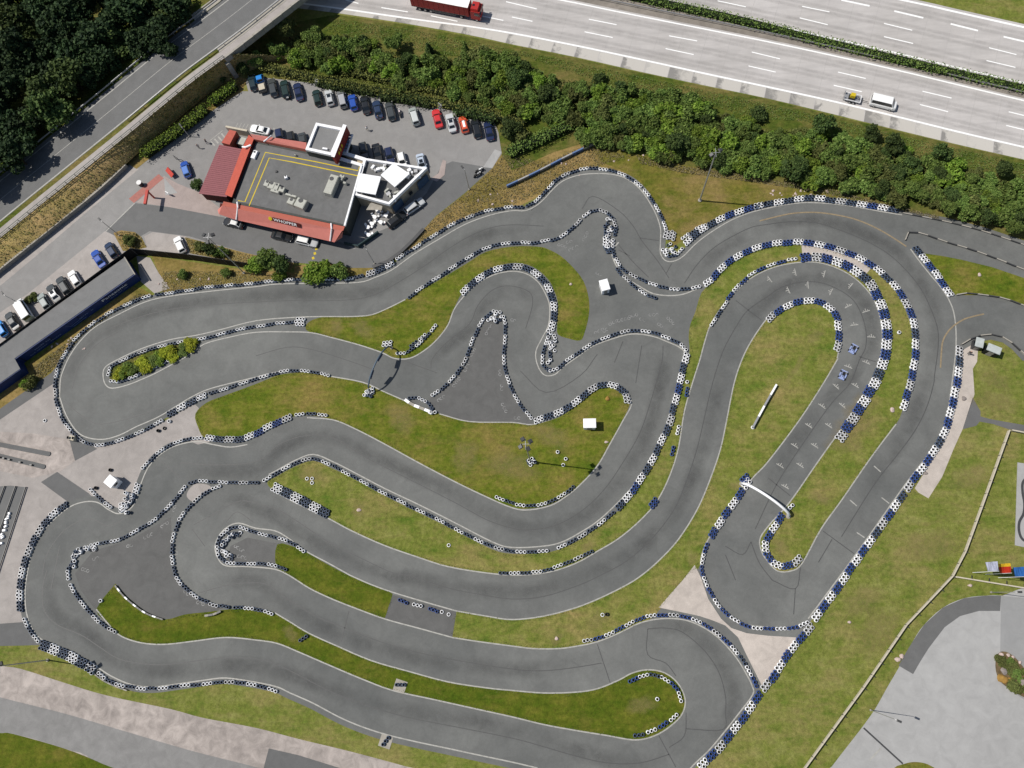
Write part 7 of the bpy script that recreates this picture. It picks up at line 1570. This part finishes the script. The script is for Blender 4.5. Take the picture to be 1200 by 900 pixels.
hedge('dark bushy hedge behind the two red cars', [(535, 130), (560, 134), (580, 140)], 2.6, 1.9, 'leaf_dark')
hedge('upper olive hedge running parallel above the parked cars', [(400, 82), (450, 92), (500, 103), (550, 113), (600, 124)], 2.2, 1.7, 'leaf_hedge')
hedge('sloping bright hedge with a dark shaded side above the blue hoarding', [(596, 178), (625, 165), (655, 151), (690, 136)], 2.8, 2.3, 'leaf_mid')
hedge('motorway median hedge between the two carriageways', [(640, -26), (700, -14), (760, -1), (815, 11), (860, 21), (900, 31), (950, 44), (1050, 68), (1150, 91.5), (1200, 103), (1260, 117)], 2.6, 1.2, 'leaf_mid', 0.02, 56)
# low herbage: one mass each
def herb(name, P, n, mat, seed, hz=(.0, .5), leaf=.16, zf=None, label=None):
    r = np.random.default_rng(seed); xs = [p[0] for p in P]; ys = [p[1] for p in P]; pts = []
    while len(pts) < n:
        x, y = r.uniform(min(xs), max(xs)), r.uniform(min(ys), max(ys))
        if inside(x, y, P): q = G(x, y, 0) if zf is None else zf(x, y); pts.append((q.x, q.y, q.z + r.uniform(*hz)))
    p = np.array(pts); nn = r.normal(size=(n, 3)) * .6 + np.array([0, 0, .7]); nn /= np.linalg.norm(nn, axis=1)[:, None]
    t = np.cross(nn, r.normal(size=(n, 3))); t /= np.linalg.norm(t, axis=1)[:, None]; b_ = np.cross(nn, t); s = (leaf * r.uniform(.5, 1.4, n))[:, None]
    v = np.stack([p - t * s, p - b_ * s * .7, p + t * s, p + b_ * s * .7], 1).reshape(-1, 3)
    me = bpy.data.meshes.new(name); me.vertices.add(4 * n); me.vertices.foreach_set('co', v.astype(np.float32).ravel()); me.loops.add(4 * n); me.loops.foreach_set('vertex_index', np.arange(4 * n, dtype=np.int32)); me.polygons.add(n); me.polygons.foreach_set('loop_start', np.arange(0, 4 * n, 4, dtype=np.int32)); me.polygons.foreach_set('loop_total', np.full(n, 4, dtype=np.int32)); me.update(calc_edges=True); me.materials.append(M[mat])
    o = place(name, me); o['kind'] = 'stuff'; return o
herb('undergrowth', TH, 42000, 'leaf_olive', 2, (0, .9), .2)
VP = [(395, 22), (475, 34), (600, 58), (750, 90), (900, 122), (1050, 158), (1205, 194), (1205, 215), (1050, 172), (940, 142), (880, 140), (830, 122), (700, 95), (600, 62), (520, 66), (440, 50), (380, 36)]
herb('verge_herbs', VP, 9000, 'leaf_mid', 3, (0, .3), .10); herb('verge_herbs', VP, 3500, 'leaf_olive', 33, (0, .4), .12); herb('verge_herbs', VP, 1500, 'leaf_dry', 34, (0, .25), .08)
herb('dry_grass', [(590, 182), (640, 190), (690, 168), (740, 184), (700, 195), (660, 205), (635, 226), (600, 240), (545, 254), (505, 276), (470, 298), (476, 291), (511, 254), (545, 227), (577, 198)], 6500, 'leaf_dry', 4, (0, .25), .12)
herb('dry_grass', [(745, 182), (800, 195), (870, 205), (925, 214), (980, 224), (1040, 240), (1100, 253), (1100, 257), (1040, 244), (980, 230), (925, 220), (870, 212), (800, 203), (750, 192)], 3500, 'leaf_dry', 6, (0, .3), .13)
herb('dry_grass', [(190, 318), (287, 318), (345, 322), (410, 322), (345, 327), (286, 331), (221, 338), (190, 343)], 3000, 'leaf_dry', 7, (0, .2), .11)
herb('dry_grass', [(134, 272), (158, 272), (166, 279), (172, 290), (146, 293)], 500, 'leaf_dry', 8, (0, .3), .12)
herb('dry_grass', [(217, 279), (290, 298), (345, 309), (342, 315), (288, 308), (223, 297)], 1600, 'leaf_dry', 18, (0, .3), .12)
herb('dry_grass', [(40, 430), (84, 397), (162, 344), (178, 346), (140, 363), (100, 390), (70, 425), (40, 452)], 2500, 'leaf_dry', 9, (0, .22), .12)
# herbage on the road bank follows its slope
BT = catmull(BANK_T, False, 5); BB = catmull(BANK_B, False, 5); rb = random.Random(12)
bp = []
for i in range(26000):
    k = rb.random() * (len(BT) - 1.001); j = int(k); f = k - j; u = rb.random()
    bp.append(BT[j].lerp(BT[j + 1], f).lerp(BB[j].lerp(BB[j + 1], f), u) + Vector((0, 0, rb.uniform(0, .35))))
def herb_pts(name, bp, mat, seed, leaf):
    it = iter(bp); return herb(name, [(0, 0), (1, 0), (1, 1), (0, 1)], len(bp), mat, seed, (0, .01), leaf, lambda x, y: next(it))
herb_pts('bank_grass', bp[:6000], 'leaf_dry', 10, .11); herb_pts('bank_grass', bp[9000:11000], 'leaf_olive', 11, .15)

# ragged grass fringe along the asphalt edges
fr = []; rf_ = random.Random(44)
for P_ in ILS:
    p = MAPL(P_, 0, True, 4); ar = sum(p[i].x * p[(i + 1) % len(p)].y - p[(i + 1) % len(p)].x * p[i].y for i in range(len(p))); sg = 1 if ar > 0 else -1
    ns = normals2(p, True); p = [q + n * sg * .32 for q, n in zip(p, ns)]; p.append(p[0]); L = arclen(p); s_ = 0
    while s_ < L[-1]:
        q = at_len(p, L, s_); fr.append(Vector((q.x + rf_.gauss(0, .12), q.y + rf_.gauss(0, .12), .05 + rf_.random() * .05))); s_ += rf_.uniform(.04, .2)
herb_pts('edge_grass', fr, 'leaf_olive', 45, .08)
